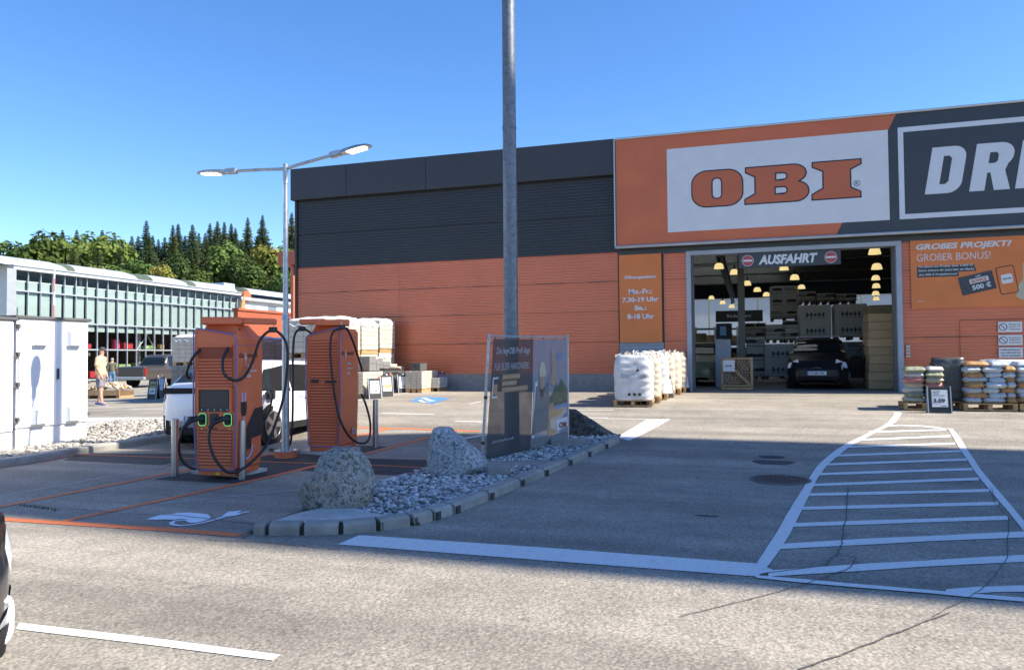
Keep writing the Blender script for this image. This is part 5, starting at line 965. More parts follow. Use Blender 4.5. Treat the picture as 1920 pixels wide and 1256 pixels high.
# ------------------------------------------------------------------ vehicles
def smoothstep_tab(tab, x):
    for (x0, y0), (x1, y1) in zip(tab, tab[1:]):
        if x0 <= x <= x1: k = (x-x0)/(x1-x0) if x1 > x0 else 0; k = k*k*(3-2*k)*.5+k*.5; return y0+(y1-y0)*k
    return tab[0][1] if x < tab[0][0] else tab[-1][1]
def car(name, label, loc, rz, L, W, roof, belt, sill, paintm, wheels, wr, width=None, cabin=None, glass_rng=(), wins=(), lower='car_trim', cls='car', ns=64, track=.0, bed=None, tumble=.78, bump_tab=None, nowheel=()):
    """x runs from the rear (0) to the front (L); roof/belt: height tables"""
    t = thing(name, label, cls, loc, rz); width = width or [(0, .80), (.25, .95), (.8, 1), (L-.9, 1), (L-.3, .93), (L, .74)]; grid = []
    for i in range(ns+1):
        x = L*i/ns; w = W/2*smoothstep_tab(width, x); zr, zb_ = smoothstep_tab(roof, x), smoothstep_tab(belt, x); zr = max(zr, zb_+.02); g_ = min(1, (zr-zb_)/.35); wt = w*(1-(1-tumble)*g_); zs = sill if bump_tab is None else smoothstep_tab(bump_tab, x)
        grid.append([(x, w*.80, zs), (x, w*.965, zs+.03), (x, w*.99, zs+.16), (x, w*1.0, (zs+zb_)/2), (x, w*.995, zb_-.12), (x, w*.95, zb_), (x, w*.95+(wt-w*.95)*.5, zb_+(zr-.06*g_-zb_)*.5), (x, wt, zr-.07*g_-.012), (x, wt*.86, zr-.012), (x, wt*.5, zr), (x, 0, zr+.008)])
    nj = len(grid[0]); vs = []; 
    for r in grid: vs += r+[(x, -y, z) for x, y, z in reversed(r[:-1])]
    n2 = 2*nj-1; m = MB(); fs = []; lw = []
    for i in range(ns):
        for j in range(n2-1): (lw if (j < 1 or j >= n2-2) else fs).append((i*n2+j, i*n2+j+1, (i+1)*n2+j+1, (i+1)*n2+j))
    m.add(vs, fs, paintm, True); m.add(vs, lw+[tuple(i*n2 for i in ())] if False else lw, lower, False); 
    for ii, sg_ in ((0, -1), (ns, 1)):
        rg = vs[ii*n2:(ii+1)*n2]; cz_ = sum(v[2] for v in rg)/n2; r1 = [(v[0]+sg_*.045, v[1]*.93, cz_+(v[2]-cz_)*.90) for v in rg]; r2 = [(v[0]+sg_*.065, v[1]*.80, cz_+(v[2]-cz_)*.68) for v in rg]; al = rg+r1+r2
        m.add(al, [(r_*n2+k, r_*n2+k+1, (r_+1)*n2+k+1, (r_+1)*n2+k) for r_ in (0, 1) for k in range(n2-1)]+[tuple(2*n2+k for k in range(n2))], paintm, True)
    m.add(vs, [(i*n2, (i+1)*n2, (i+1)*n2+n2-1, i*n2+n2-1) for i in range(ns)], lower, False)
    m.obj('body', t)
    def patch(nm, i0, i1, j0, j1, mat, off=.006, fi=(0, 0), mirror=True):
        for s in ((1, -1) if mirror else (1,)):
            mm = MB(); P_ = []
            for j in range(j0, j1+1):
                fj = (j-j0)/(j1-j0); a, b = i0+fi[0]*fj, i1+fi[1]*fj
                row = []
                for k in range(13):
                    xi = (a+(b-a)*k/12)/L*ns; xi = min(max(xi, 0), ns-1e-3); ii = int(xi); u = xi-ii; p0, p1 = Vector(grid[ii][j]), Vector(grid[ii+1][j]); q = p0.lerp(p1, u); row.append(q)
                P_.append(row)
            V_ = []
            for j, row in enumerate(P_):
                for k, q in enumerate(row):
                    du = row[min(k+1, 12)]-row[max(k-1, 0)]; dv = P_[min(j+1, len(P_)-1)][k]-P_[max(j-1, 0)][k]; nn = du.cross(dv)*-1
                    if nn.length > 0: nn.normalize()
                    if nn.y < -.01 or (abs(nn.y) < .01 and nn.z < 0): nn = -nn
                    q2 = q+nn*off; V_.append((q2.x, q2.y*s, q2.z))
            mm.add(V_, [(j*13+k, j*13+k+1, (j+1)*13+k+1, (j+1)*13+k) for j in range(len(P_)-1) for k in range(12)], mat, True); mm.obj(nm, t)
    for (a, b, c, d) in wins: patch('side_window', a, b, 5, 7, 'car_glass', fi=(c, d))
    for (nm, a, b) in glass_rng: patch(nm, a, b, 8, 10, 'car_glass', .008); patch(nm, a+.03, b-.02, 7, 8, 'car_glass', .007)
    for k, xw in enumerate(wheels):
        for s in (1, -1):
            y = s*W/2*.97; m = MB(); m.cyl((xw, y-s*.05, wr), (xw, y+s*.012, wr), wr*1.14, wr*1.14, 32, 'black_rubber'); m.obj('wheel_arch', t)
            wh = link('wheel', None, t, loc=(xw, y, wr)); m = MB(); m.cyl((0, -s*.20, 0), (0, s*.018, 0), wr, wr*.985, 32, 'tyre'); m.obj('tyre', wh)
            m = MB(); m.cyl((0, s*.018, 0), (0, s*.022, 0), wr*.72, wr*.70, 28, 'black_plastic')
            for q in range(5):
                a = q*2*pi/5; c_, s_ = cos(a), sin(a); w_ = wr*.11; m.add([(-s_*w_, s*.03, c_*w_), (s_*w_, s*.03, -c_*w_), (c_*wr*.68+s_*w_*1.3, s*.032, s_*wr*.68-c_*w_*1.3), (c_*wr*.68-s_*w_*1.3, s*.032, s_*wr*.68+c_*w_*1.3)], [(0, 1, 2, 3), (3, 2, 1, 0)], 'rim')
            m.cyl((0, s*.02, 0), (0, s*.036, 0), wr*.16, n=12, mat='rim'); R_ = [(wr*.70*cos(2*pi*q/28), s*.026, wr*.70*sin(2*pi*q/28)) for q in range(29)]; m.tube(R_, wr*.03, 6, 'rim'); m.obj('rim', wh)
    return t, grid, patch
def part(t, nm, mat, *boxes, r=.01):
    m = MB()
    for b in boxes: m.bbox(*b, r, mat)
    return m.obj(nm, t)
# white electric hatchback charging behind the left station; x = rear..front, nose to the upper right
wc = Vector((-9.36, 9.95, 0)); wz = zt(-9.1, 11.5)
t, g_, patch = car('electric_car', 'white electric hatchback parked behind the left charging station with a cable plugged in', (-9.02, 10.82, wz), RAD(92), 4.16, 1.82,
    [(0, .98), (.12, 1.10), (.42, 1.30), (.85, 1.42), (1.6, 1.50), (2.5, 1.48), (3.2, 1.22), (3.5, 1.04), (4.0, .88), (4.26, .66)], [(0, .90), (.5, .96), (2, .90), (3.2, .90), (3.6, .93), (4.1, .80), (4.26, .60)], .20, 'car_white', (.82, 3.55), .345,
    width=[(0, .78), (.08, .88), (.35, .96), (1, 1), (3.3, 1), (3.9, .92), (4.26, .66)], glass_rng=(('rear_window', .16, .78), ('windscreen', 2.62, 3.28)), wins=((.50, 1.45, .30, .0), (1.50, 2.30, 0, .0), (2.33, 3.1, 0, -.55)))
patch('lower_bumper', .0, .42, 1, 3, 'car_trim', .008); patch('tail_lamp', .02, .30, 4, 5, 'lamp_glass', .012); patch('sill_trim', .9, 3.3, 1, 2, 'car_trim', .008)
part(t, 'rear_bumper', 'car_trim', (-.065, .10, -.66, .66, .22, .50), r=.03); part(t, 'tail_lamp', 'car_trim', (-.055, .02, -.70, .70, .93, 1.03), r=.006)
pl = part(t, 'number_plate', 'paper_white', (-.075, -.066, -.26, .26, .44, .56), r=.002)
pb = MB(); pb.box(-.077, -.0755, .22, .26, .44, .56, 'paper_blue'); pb.obj('plate_band', pl)
text('I·7T', .2, .08, fr((-.076, .19, .46), (0, -1, 0), (0, 0, 1)), 'letter_black', pl, bold=.01)
flat([[(1.6, -.02), (1.8, -.02), (3.0, -.30), (3.0, -.34)]], fr((0, -.915, .85), (1, 0, 0), (0, 0, 1)), 'lilac', t, 'side_stripe', .003)
m = MB(); m.prism(rrect(.20, .19, .05, 4), .05, fr((.62, -.905, .80), (1, 0, 0), (0, 0, 1)), 'black_plastic'); m.obj('charge_flap', t)
part(t, 'side_mirror', 'car_white', (2.75, 2.93, -1.04, -.9, .96, 1.08), r=.03)
pc = t.location; m = MB(); S = Vector((-8.10, 11.45, wz+.92)); m.tube([S, S+Vector((.08, -.03, .03)), S+Vector((.16, -.10, -.05)), S+Vector((.18, -.2, -.3)), S+Vector((.10, -.5, -.75)), S+Vector((.3, -.9, -.9)), S+Vector((.9, -1.6, -.85))], lambda u: .045 if u < .25 else .018, 10, 'black_rubber'); m.obj('charging_plug', None, None, 'black charging plug and cable plugged into the rear flank of the white car', 'charging cable')
# grey pickup
q = G(262, 722); 
t, g_, patch = car('pickup_truck', 'grey double cab pickup truck parked in front of the glass building', (-34.5, 35.6, 0), RAD(92), 5.3, 1.95,
    [(0, 1.12), (.06, 1.16), (1.52, 1.17), (1.72, 1.60), (2.0, 1.80), (2.9, 1.82), (3.5, 1.62), (3.95, 1.20), (4.2, 1.16), (5.0, 1.08), (5.3, .9)], [(0, 1.10), (1.5, 1.14), (4.0, 1.14), (5.0, 1.05), (5.3, .88)], .42, 'car_grey', (1.15, 4.3), .40,
    width=[(0, .96), (.3, 1), (4.8, 1), (5.3, .8)], glass_rng=(('rear_window', 1.54, 1.80), ('windscreen', 3.35, 3.9)), wins=((1.85, 2.65, .05, 0), (2.70, 3.75, 0, -.45)))
part(t, 'tailgate', 'car_black', (-.075, .02, -.80, .80, .62, 1.08), r=.02); part(t, 'rear_bumper', 'trim_silver', (-.14, .05, -.95, .95, .42, .60), r=.03)
for s in (-1, 1): part(t, 'tail_lamp', 'lamp_red', (-.035, .10, s*.90-.06, s*.90+.075, .68, 1.06), r=.015)
t.scale = (1.07, 1.07, 1.07); pk = t
# black estate car in the gate, nose towards the viewer
a, b_ = FY(1466, 735, 23.6), FY(1622, 735, 23.6)
t, g_, patch = car('dark_car', 'black car with an open door standing in the gate below the exit sign', (1.35+.95, 28.05, .58), RAD(-96), 4.3, 1.78,
    [(0, .98), (.3, 1.35), (.8, 1.50), (2.3, 1.52), (2.75, 1.38), (3.3, 1.08), (3.55, .98), (4.1, .85), (4.3, .62)], [(0, .9), (.6, .95), (3.2, .93), (3.7, .90), (4.15, .76), (4.3, .56)], .20, 'car_black_dull', (.8, 3.45), .325,
    width=[(0, .8), (.4, .97), (3.3, 1), (3.9, .93), (4.3, .72)], glass_rng=(('rear_window', .12, .6), ('windscreen', 2.5, 3.3)), wins=((.7, 1.5, .1, 0), (1.55, 2.4, 0, 0)))
for s in (-1, 1): patch('headlight', 3.98, 4.22, 4, 5, 'lamp_glass', .012, mirror=False) if s < 0 else None
for s in (-1, 1):
    m = MB(); m.prism([(0, 0), (.16, -.10), (.33, -.12), (.30, .02), (.02, .14)], .02, fr((4.16-.0, s*.50, .74), (-.25, s*1, 0), (0, 0, 1)) if s > 0 else fr((4.16, -.50, .74), (-.25, -1, 0), (0, 0, 1)), 'lamp_glass'); m.obj('headlight', t)
    m = MB(); m.cyl((4.29, s*.55, .36), (4.335, s*.55, .36), .05, n=14, mat='lamp_glass'); m.obj('fog_lamp', t)
pl = part(t, 'number_plate', 'paper_white', (4.36, 4.375, -.26, .26, .42, .53), r=.002); text('WY·840 TDA', .42, .07, fr((4.377, -.21, .44), (0, 1, 0), (0, 0, 1)), 'letter_black', pl, bold=.015)
pb = MB(); pb.box(4.3755, 4.3775, -.26, -.225, .42, .53, 'paper_blue'); pb.obj('plate_band', pl)
m = MB(); m.tube([(4.345, .11*cos(u), .60+.04*sin(u)) for u in [2*pi*k/16 for k in range(17)]], .006, 5, 'rim'); m.obj('badge', t)
part(t, 'grille', 'car_trim', (4.26, 4.365, -.5, .5, .27, .39), r=.01)
for s in (-1, 1): m = MB(); m.tube([(1.0, s*.60, 1.54), (2.3, s*.62, 1.55)], .018, 6, 'steel_brushed'); m.obj('roof_rail', t)
m = MB(); m.tube([(2.2, -.62, 1.58), (2.2, .62, 1.58)], .016, 6, 'steel_brushed'); m.obj('roof_bar', t)
m = MB(); T = fr((3.1, .9, .30), (-.5, .86, 0), (0, 0, 1)); m.prism([(0, 0), (1.05, 0), (1.08, .62), (0, .60)], .05, T, 'car_black'); dr = m.obj('door', t); m = MB(); m.tube([T @ Vector(v) for v in ((0, .60, .02), (.45, 1.0, .02), (.9, 1.05, .02), (1.08, .62, .02))], .02, 6, 'car_black'); m.obj('window_frame', dr); m = MB(); m.prism([(.04, .62), (.46, .98), (.88, 1.03), (1.05, .64)], .006, T, 'pane_glass'); m.obj('window', dr)
# pale car half hidden at the left of the gate
a = FY(1322, 730, 26)
t, g_, patch = car('pale_car', 'pale greenish car parked inside the hall at the left side of the gate', (a.x-.2, 30.1, .58), RAD(-92), 4.1, 1.7,
    [(0, .98), (.3, 1.35), (.8, 1.48), (2.3, 1.48), (2.75, 1.36), (3.2, 1.02), (3.9, .85), (4.1, .62)], [(0, .9), (.6, .92), (3.2, .9), (3.7, .86), (4.1, .56)], .20, 'car_pale', (.75, 3.35), .31, glass_rng=(('windscreen', 2.5, 3.15),), wins=((.7, 1.5, .1, 0), (1.55, 2.4, 0, 0)))
# black car entering at the left edge: only its nose shows
t, g_, patch = car('black_suv', 'nose of a black car with a white framed fog light at the left picture edge', (-7.52, 2.10, 0), 0, 4.20, 1.75,
    [(0, 1.0), (.4, 1.5), (1.5, 1.62), (2.6, 1.45), (3.1, 1.08), (3.6, 1.0), (3.95, .90), (4.12, .78), (4.2, .62)], [(0, .9), (3.2, .98), (3.75, .92), (4.05, .78), (4.2, .55)], .20, 'car_black', (.8, 3.35), .34,
    width=[(0, .8), (.4, .97), (3.4, 1), (3.75, .965), (4.0, .88), (4.12, .76), (4.2, .62)], glass_rng=(('windscreen', 2.3, 3.0),), wins=((.7, 1.5, .1, 0), (1.55, 2.4, 0, 0)))
patch('lower_bumper', 3.72, 4.19, 0, 2, 'car_trim', .012); patch('bumper_insert', 3.70, 4.19, 2, 3, 'trim_silver', .006); patch('headlight', 3.72, 4.10, 4, 5, 'lamp_glass', .012)
for s in (1,):
    m = MB(); T = fr((4.215, .36, .36), (-.30, .75, .0), (0, 0, 1)); pp = rrect(.34, .19, .05, 5, 0, -.08); m.tube([T @ Vector((x, y, .015)) for x, y in pp]+[T @ Vector((*pp[0], .015))], .024, 8, 'car_white'); m.obj('fog_light_frame', t)
    m = MB(); m.prism(pp, .012, T, 'black_plastic'); m.obj('fog_light_recess', t)
# ------------------------------------------------------------------ pallets, bags and building materials
def slotpallet(loc, rz, label, group='wooden pallets on the forecourt', L=1.2, W=.8):
    t = thing('pallet', label, 'pallet', loc, rz, group)
    for k in range(5): m = MB(); y = -W/2+.05+k*(W-.1)/4; m.box(-L/2, L/2, y-.05, y+.05, .122, .144, 'wood'); m.obj('deck_board', t)
    for x in (-L/2+.05, 0, L/2-.05):
        m = MB(); m.box(x-.05, x+.05, -W/2, W/2, .100, .121, 'wood'); m.obj('stringer', t)
        for y in (-W/2+.07, 0, W/2-.07): m = MB(); m.box(x-.05, x+.05, y-.05, y+.05, .022, .099, 'wood'); m.obj('block', t)
    for y in (-W/2+.05, 0, W/2-.05): m = MB(); m.box(-L/2, L/2, y-.05, y+.05, 0, .021, 'wood'); m.obj('bottom_board', t)
    return t
PAL = slotpallet((-2.62, 17.95, zt(-2.6, 18)), RAD(2), 'weathered pallet under the foremost big bag', 'pallets under the big bags')
def pallet_at(x, y, rz, label, group, z=None, s=(1, 1)):
    c = copytree(PAL, (x, y, zt(x, y) if z is None else z), rz, label); c['group'] = group; c.scale = (s[0], s[1], 1); return c
def pillow(L, W, H, seed, mat, sub=(10, 8), puff=.55, lump=.018):
    """a filled sack lying flat"""
    rnd = random.Random(seed); m = MB(); nx_, ny_ = sub; top = []; bot = []
    for s, L_ in ((1, top), (-1, bot)):
        for j in range(ny_+1):
            for i in range(nx_+1):
                u, v = i/nx_*2-1, j/ny_*2-1; e = (1-abs(u)**4)**.5*(1-abs(v)**4)**.5; z = s*H/2*e**puff+noise.noise(Vector((u*3+seed, v*3, s)))*lump*(1 if e > .05 else 0)
                L_.append((u*L/2*(1-.05*abs(v)**3), v*W/2*(1-.05*abs(u)**3), z+H/2))
    n = nx_+1; fs = [(j*n+i, j*n+i+1, (j+1)*n+i+1, (j+1)*n+i) for j in range(ny_) for i in range(nx_)]; m.add(top, fs, mat, True); m.add(bot, [f[::-1] for f in fs], mat, True); return m.mesh('sack')
def bigbag(x, y, z, w, d, h, rz, label, mat, seed, ptext=False, loops=True):
    t = thing('big_bag', label, 'bulk bag', (x, y, z), rz, 'white bulk bags left of the gate'); m = MB(); nz, n = 40, 56; vs = []
    for k in range(nz+1):
        v = k/nz; bul = 1+.05*sin(v*pi)-.10*max(0, v-.86)/.14
        for i in range(n):
            a = 2*pi*i/n; ca, sa = cos(a), sin(a); e = 5; r = (abs(ca)**e+abs(sa)**e)**(-1/e); wr_ = 1+.022*sin(v*38+3*sin(a*2+seed)+4*noise.noise(Vector((ca*3, sa*3, v*2+seed))))*(.3+.7*abs(sin(a*1.5+seed)))+.035*noise.noise(Vector((ca*2+seed, sa*2, v*4)))
            vs.append((ca*r*w/2*bul*wr_, sa*r*d/2*bul*wr_, v*h+(.05*noise.noise(Vector((ca*1.5, sa*1.5, seed)))+.02 if k == nz else 0)))
    m.add(vs, [(k*n+i, k*n+(i+1) % n, (k+1)*n+(i+1) % n, (k+1)*n+i) for k in range(nz) for i in range(n)]+[tuple(nz*n+i for i in range(n)), tuple(range(n-1, -1, -1))], mat, True); m.obj('bag_body', t)
    if loops:
        for sx in (-1, 1):
            for sy in (-1, 1):
                m = MB(); px_, py_ = sx*w*.40, sy*d*.38; l_ = random.uniform(.05, .12); m.add([(px_-.05, py_, h-.05), (px_+.05, py_, h-.05), (px_+random.uniform(-.04, .06), py_+.02, h+l_), (px_-.06, py_-.04, h+l_*.6)], [(0, 1, 2, 3), (3, 2, 1, 0)], mat); m.add([(px_+.05, py_, h-.06), (px_+.05, py_-sy*.14, h-.06), (px_+random.uniform(-.04, .06), py_+.02, h+l_)], [(0, 1, 2), (2, 1, 0)], mat); m.obj('lifting_loop', t)
        m = MB(); r_ = random.Random(seed)
        for k in range(9): a = k*.7; m.add([(w*.3*cos(a), d*.3*sin(a), h-.02), (w*.3*cos(a+.8), d*.3*sin(a+.8), h-.02), (w*.2*cos(a+.4), d*.2*sin(a+.4), h+r_.uniform(.03, .09)), (0, 0, h+.05)], [(0, 1, 2), (0, 2, 3), (1, 3, 2)], mat)
        m.obj('gathered_top', t)
    if ptext:
        text('bauKies', .56, .13, facing(-.26, -d/2*1.055, h*.50), 'frame_grey', t, bold=.02); flat([[(.05, h*.66), (.12, h*.75), (.15, h*.66)]], facing(0, -d/2*1.055, 0), 'print_dark', t, 'print_mark', .003)
        for k in range(3): flat([circ(-.08+k*.12, h*.13, .035, 10)], facing(0, -d/2*1.05, 0), 'print_dark', t, 'print_mark', .003)
    return t
rowx = lambda k: -2.62+k*.145
bags = [(17.95, 'bag_white', 'foremost white bulk bag with grey print on a pallet left of the gate', 1.00, True), (18.75, 'bag_cream', 'wrinkled cream bulk bag directly behind the printed foremost one', .98, False), (19.55, 'bag_white', 'third white bulk bag of the row left of the gate', 1.0, False), (20.35, 'bag_cream', 'fourth bulk bag of the row, smooth beige side', .98, False), (21.15, 'bag_cream', 'fifth bulk bag of the row, beige', .96, False), (21.95, 'bag_cream', 'rearmost bulk bag standing against the gate frame', .94, False)]
for i, (y, mat, lb, h, pt) in enumerate(bags):
    x = -2.62+(y-17.95)*.115; z = zt(x, y)
    if i: pallet_at(x, y, RAD(2), lb.replace('bulk bag', 'bulk bag pallet').replace('white ', '').replace('cream ', '')[:60] and 'pallet under the %s bulk bag of the row left of the gate' % ['', 'second', 'third', 'fourth', 'fifth', 'last'][i], 'pallets under the big bags', s=(.72, .95))
    bigbag(x, y, z+.146, .86, .76, h, RAD(2+random.uniform(-2, 2)), lb, mat, i*1.7+.3, pt)
PAL.scale = (.74, .95, 1)
def aboard(x, y, z, rz, w, h, label, fr_mat, sheets, tilt=.16, txts=(), top=True):
    t = thing('sandwich_board', label, 'sandwich board', (x, y, z), rz, 'black price boards'); 
    for s in (1, -1):
        T = fr((0, s*-h*tilt, 0), (1, 0, 0), (0, s*tilt, 1)); 
        m = MB(); m.bbox(-w/2, w/2, 0, h, -.012, .012, .004, fr_mat, T)
        m.obj('panel', t)
        for e in (-1, 1): m = MB(); m.box(e*w/2-.010, e*w/2+.010, -.02, h+.02, -.018, .018, 'trim_silver', T); m.obj('edge_strip', t)
        if s == 1:
            for (x0, x1, y0, y1, mt) in sheets: m = MB(); m.box(x0*w, x1*w, y0*h, y1*h, .0125, .016, mt, T); m.obj('price_sheet', t)
            for (s_, x0, y0, ww, hh, mt) in txts: text(s_, ww*w, hh*h, T @ Matrix.Translation((x0*w, y0*h, .0165)), mt, t, bold=.04)
            if top:
                m = MB(); m.prism([(.30*w, h-.01), (.46*w, h-.01), (.46*w, h+.05), (.30*w, h+.06)], .01, T, 'sign_orange'); m.obj('header_tab', t); m = MB(); m.prism(circ(.05*w, h+.01, .025, 10), .012, T, 'paper_white'); m.obj('header_clip', t)
    return t
def ab(px0, px1, pyb, pyt, *a, Y=None, **k):
    q = G((px0+px1)/2, pyb); s = _f.dot(Vector((q.x, q.y, q.z-HC)))/FPX; rz = k.pop('rz') if 'rz' in k else 0; w_ = (px1-px0)*s; h_ = (pyb-pyt)*s
    if rz: w_ = max(w_, .36); aboard(q.x-.10, q.y, q.z, rz, w_, h_, *a, **k)
    else: aboard(q.x, q.y+.12, q.z, rz, w_, h_, *a, **k)
ab(700, 715, 747, 709, 'narrow black board with a white sheet, leftmost in front of the stone pallets', 'board_black', [(-.38, .38, .25, .88, 'paper_white')], txts=[('1.99', -.15, .33, .3, .07, 'print_dark')], rz=RAD(52))
ab(723, 737, 743, 703, 'black board with a yellow spot on a white sheet, second from the left', 'board_black', [(-.38, .38, .25, .90, 'paper_white'), (-.36, .36, .42, .56, 'paper_yellow')], rz=RAD(52))
ab(753, 768, 736, 702, 'black board with a plain white sheet leaning in front of the dark block pallet', 'board_black', [(-.38, .38, .25, .90, 'paper_white')], txts=[('1.49', -.15, .33, .3, .07, 'print_dark')], rz=RAD(52))
ab(802, 816, 731, 698, 'tilted black board with a yellow spot, left of the red and yellow one', 'board_black', [(-.38, .38, .30, .92, 'paper_white'), (-.3, .3, .45, .62, 'paper_yellow')], rz=RAD(55), tilt=.3)
ab(824, 843, 731, 698, 'board with a red and yellow sheet standing against the orange facade', 'board_black', [(-.40, .40, .25, .90, 'paper_white'), (-.37, .37, .58, .88, 'paper_red'), (-.37, .37, .27, .53, 'paper_yellow')], txts=[('AKTION', -.3, .68, .6, .10, 'letter_white'), ('49.99', -.2, .36, .4, .08, 'print_dark')], rz=RAD(35))
ab(1744, 1783, 775, 726, 'large black price board reading 3.09 in front of the right hand bag pallets', 'board_black', [(-.33, .36, .24, .90, 'paper_white')], txts=[('3.09', -.26, .40, .5, .16, 'print_dark'), ('Estrichbeton', -.26, .82, .30, .035, 'print_dark'), ('40 kg', -.26, .74, .26, .03, 'print_dark'), ('Preis je Sack', -.26, .67, .5, .03, 'print_dark'), ('Baustoff', .08, .27, .22, .03, 'print_dark')], top=False)
for (px0, px1, pyb, pyt, lb) in ((1219, 1228, 757, 716, 'first narrow board, beside the two foremost bulk bags'), (1252, 1264, 746, 706, 'white narrow board between the third and fourth bulk bag'), (1285, 1294, 735, 698, 'narrow board beside the rearmost bulk bag at the gate')):
    ab(px0, px1, pyb, pyt, lb, 'board_black', [(-.40, .40, .22, .88, 'paper_white')], rz=RAD(66), txts=[('6.99', -.2, .45, .4, .07, 'print_dark')], top=False)
ab(274, 294, 748, 711, 'black board with a yellow and white sheet reading 2.99 beside the grey pickup', 'board_black', [(-.36, .36, .25, .90, 'paper_white'), (-.36, .36, .55, .90, 'paper_yellow')], txts=[('2.99', -.22, .33, .44, .12, 'print_dark'), ('WERBUNG', -.26, .70, .52, .06, 'print_dark')], top=False)
ab(296, 308, 739, 707, 'dark board with a bluish poster right behind the yellow board', 'board_black', [(-.38, .30, .15, .92, 'paper_blue')], top=False)
ab(318, 330, 737, 710, 'small board with a white sheet just left of the white car', 'board_black', [(-.38, .38, .2, .85, 'paper_white')], top=False, txts=[('7.99', -.2, .42, .4, .12, 'print_dark')])
# right: stacked bags on pallets
def bagstack(x0, x1, y0, nlay, z0, mats, hl, label, group, lens, seed, jit=.02, d=.55):
    rnd = random.Random(seed); protos = [pillow(1, d, hl*1.22, s+seed, mt) for s, mt in enumerate(mats)]
    for r in range(nlay):
        x = x0+(rnd.uniform(0, .06) if r % 2 else 0); k = 0
        while x < x1-.12:
            L = lens[(k+r) % len(lens)]*rnd.uniform(.93, 1.07); L = min(L, x1-x+.03); y = y0+rnd.uniform(-jit, jit)+(.04 if r % 3 else 0)
            mi = (k*2+r+(r//2)) % len(protos)
            o = link(group[0], protos[mi], None, label[mi] if isinstance(label, list) else label, 'sack', group[1], loc=(x+L/2, y+d/2, z0+r*hl), rot=(rnd.uniform(-.04, .04), rnd.uniform(-.04, .04), rnd.uniform(-.05, .05))); o.scale = (L, 1, 1); x += L+.005; k += 1
XA = 17.55
for x, lb in ((3.42, 'pallet under the mixed green and pink sacks right of the gate'), (4.62, 'pallet under the white and orange sacks'), (5.62, 'pallet below the white sacks at the right picture edge'), (3.42, '')):
    if lb: pallet_at(x, XA+.35, 0, lb, 'pallets on the right', s=(.62 if x < 4 else .80, .9))
bagstack(3.08, 3.80, XA+.02, 7, zt(3.4, XA)+.148, ['bag_tan', 'bag_green', 'bag_pink', 'bag_white'], .105, ['beige sack on the mixed pallet just right of the gate', 'olive green sack on the mixed pallet just right of the gate', 'pink printed sack on the mixed pallet just right of the gate', 'pale sack on the mixed pallet just right of the gate'], ('sack', 'mixed sacks right of the gate'), (.40, .34), 5, .05)
bagstack(4.20, 5.08, XA, 8, zt(4.6, XA)+.148, ['bag_blue_white', 'bag_yellow', 'bag_blue_white'], .105, ['white sack on the pallet of white and orange sacks', 'orange brown sack on the pallet of white and orange sacks', 'white sack on the pallet of white and orange sacks'], ('cement_bag', 'white and orange sacks on the right pallets'), (.30, .42, .32), 9, .02)
bagstack(5.12, 6.1, XA+.03, 8, zt(5.6, XA)+.148, ['bag_yellow', 'bag_blue_white', 'bag_blue_white', 'bag_blue_white'], .105, ['orange brown sack on the rightmost pallet', 'white sack on the rightmost pallet', 'white sack on the rightmost pallet', 'white sack on the rightmost pallet'], ('cement_bag', 'sacks on the rightmost pallet'), (.42, .34, .3), 13, .03)
t = bigbag(4.02, 18.25, zt(4.0, 18.2)+.15, .62, .6, .88, 0, 'dark grey wrapped bag between the mixed sacks and the white and orange ones', 'bag_dark', 4.4, False, False); t['group'] = 'goods right of the gate'; pallet_at(4.02, 18.25, 0, 'pallet under the dark wrapped bag', 'pallets on the right', s=(.5, .8))
t = bigbag(5.65, 19.4, zt(5.6, 19.4)+.1, 1.5, .9, .82, 0, 'large white film wrapped load behind the rightmost sacks', 'wrap_white', 7.7, False, False); t['group'] = 'goods right of the gate'
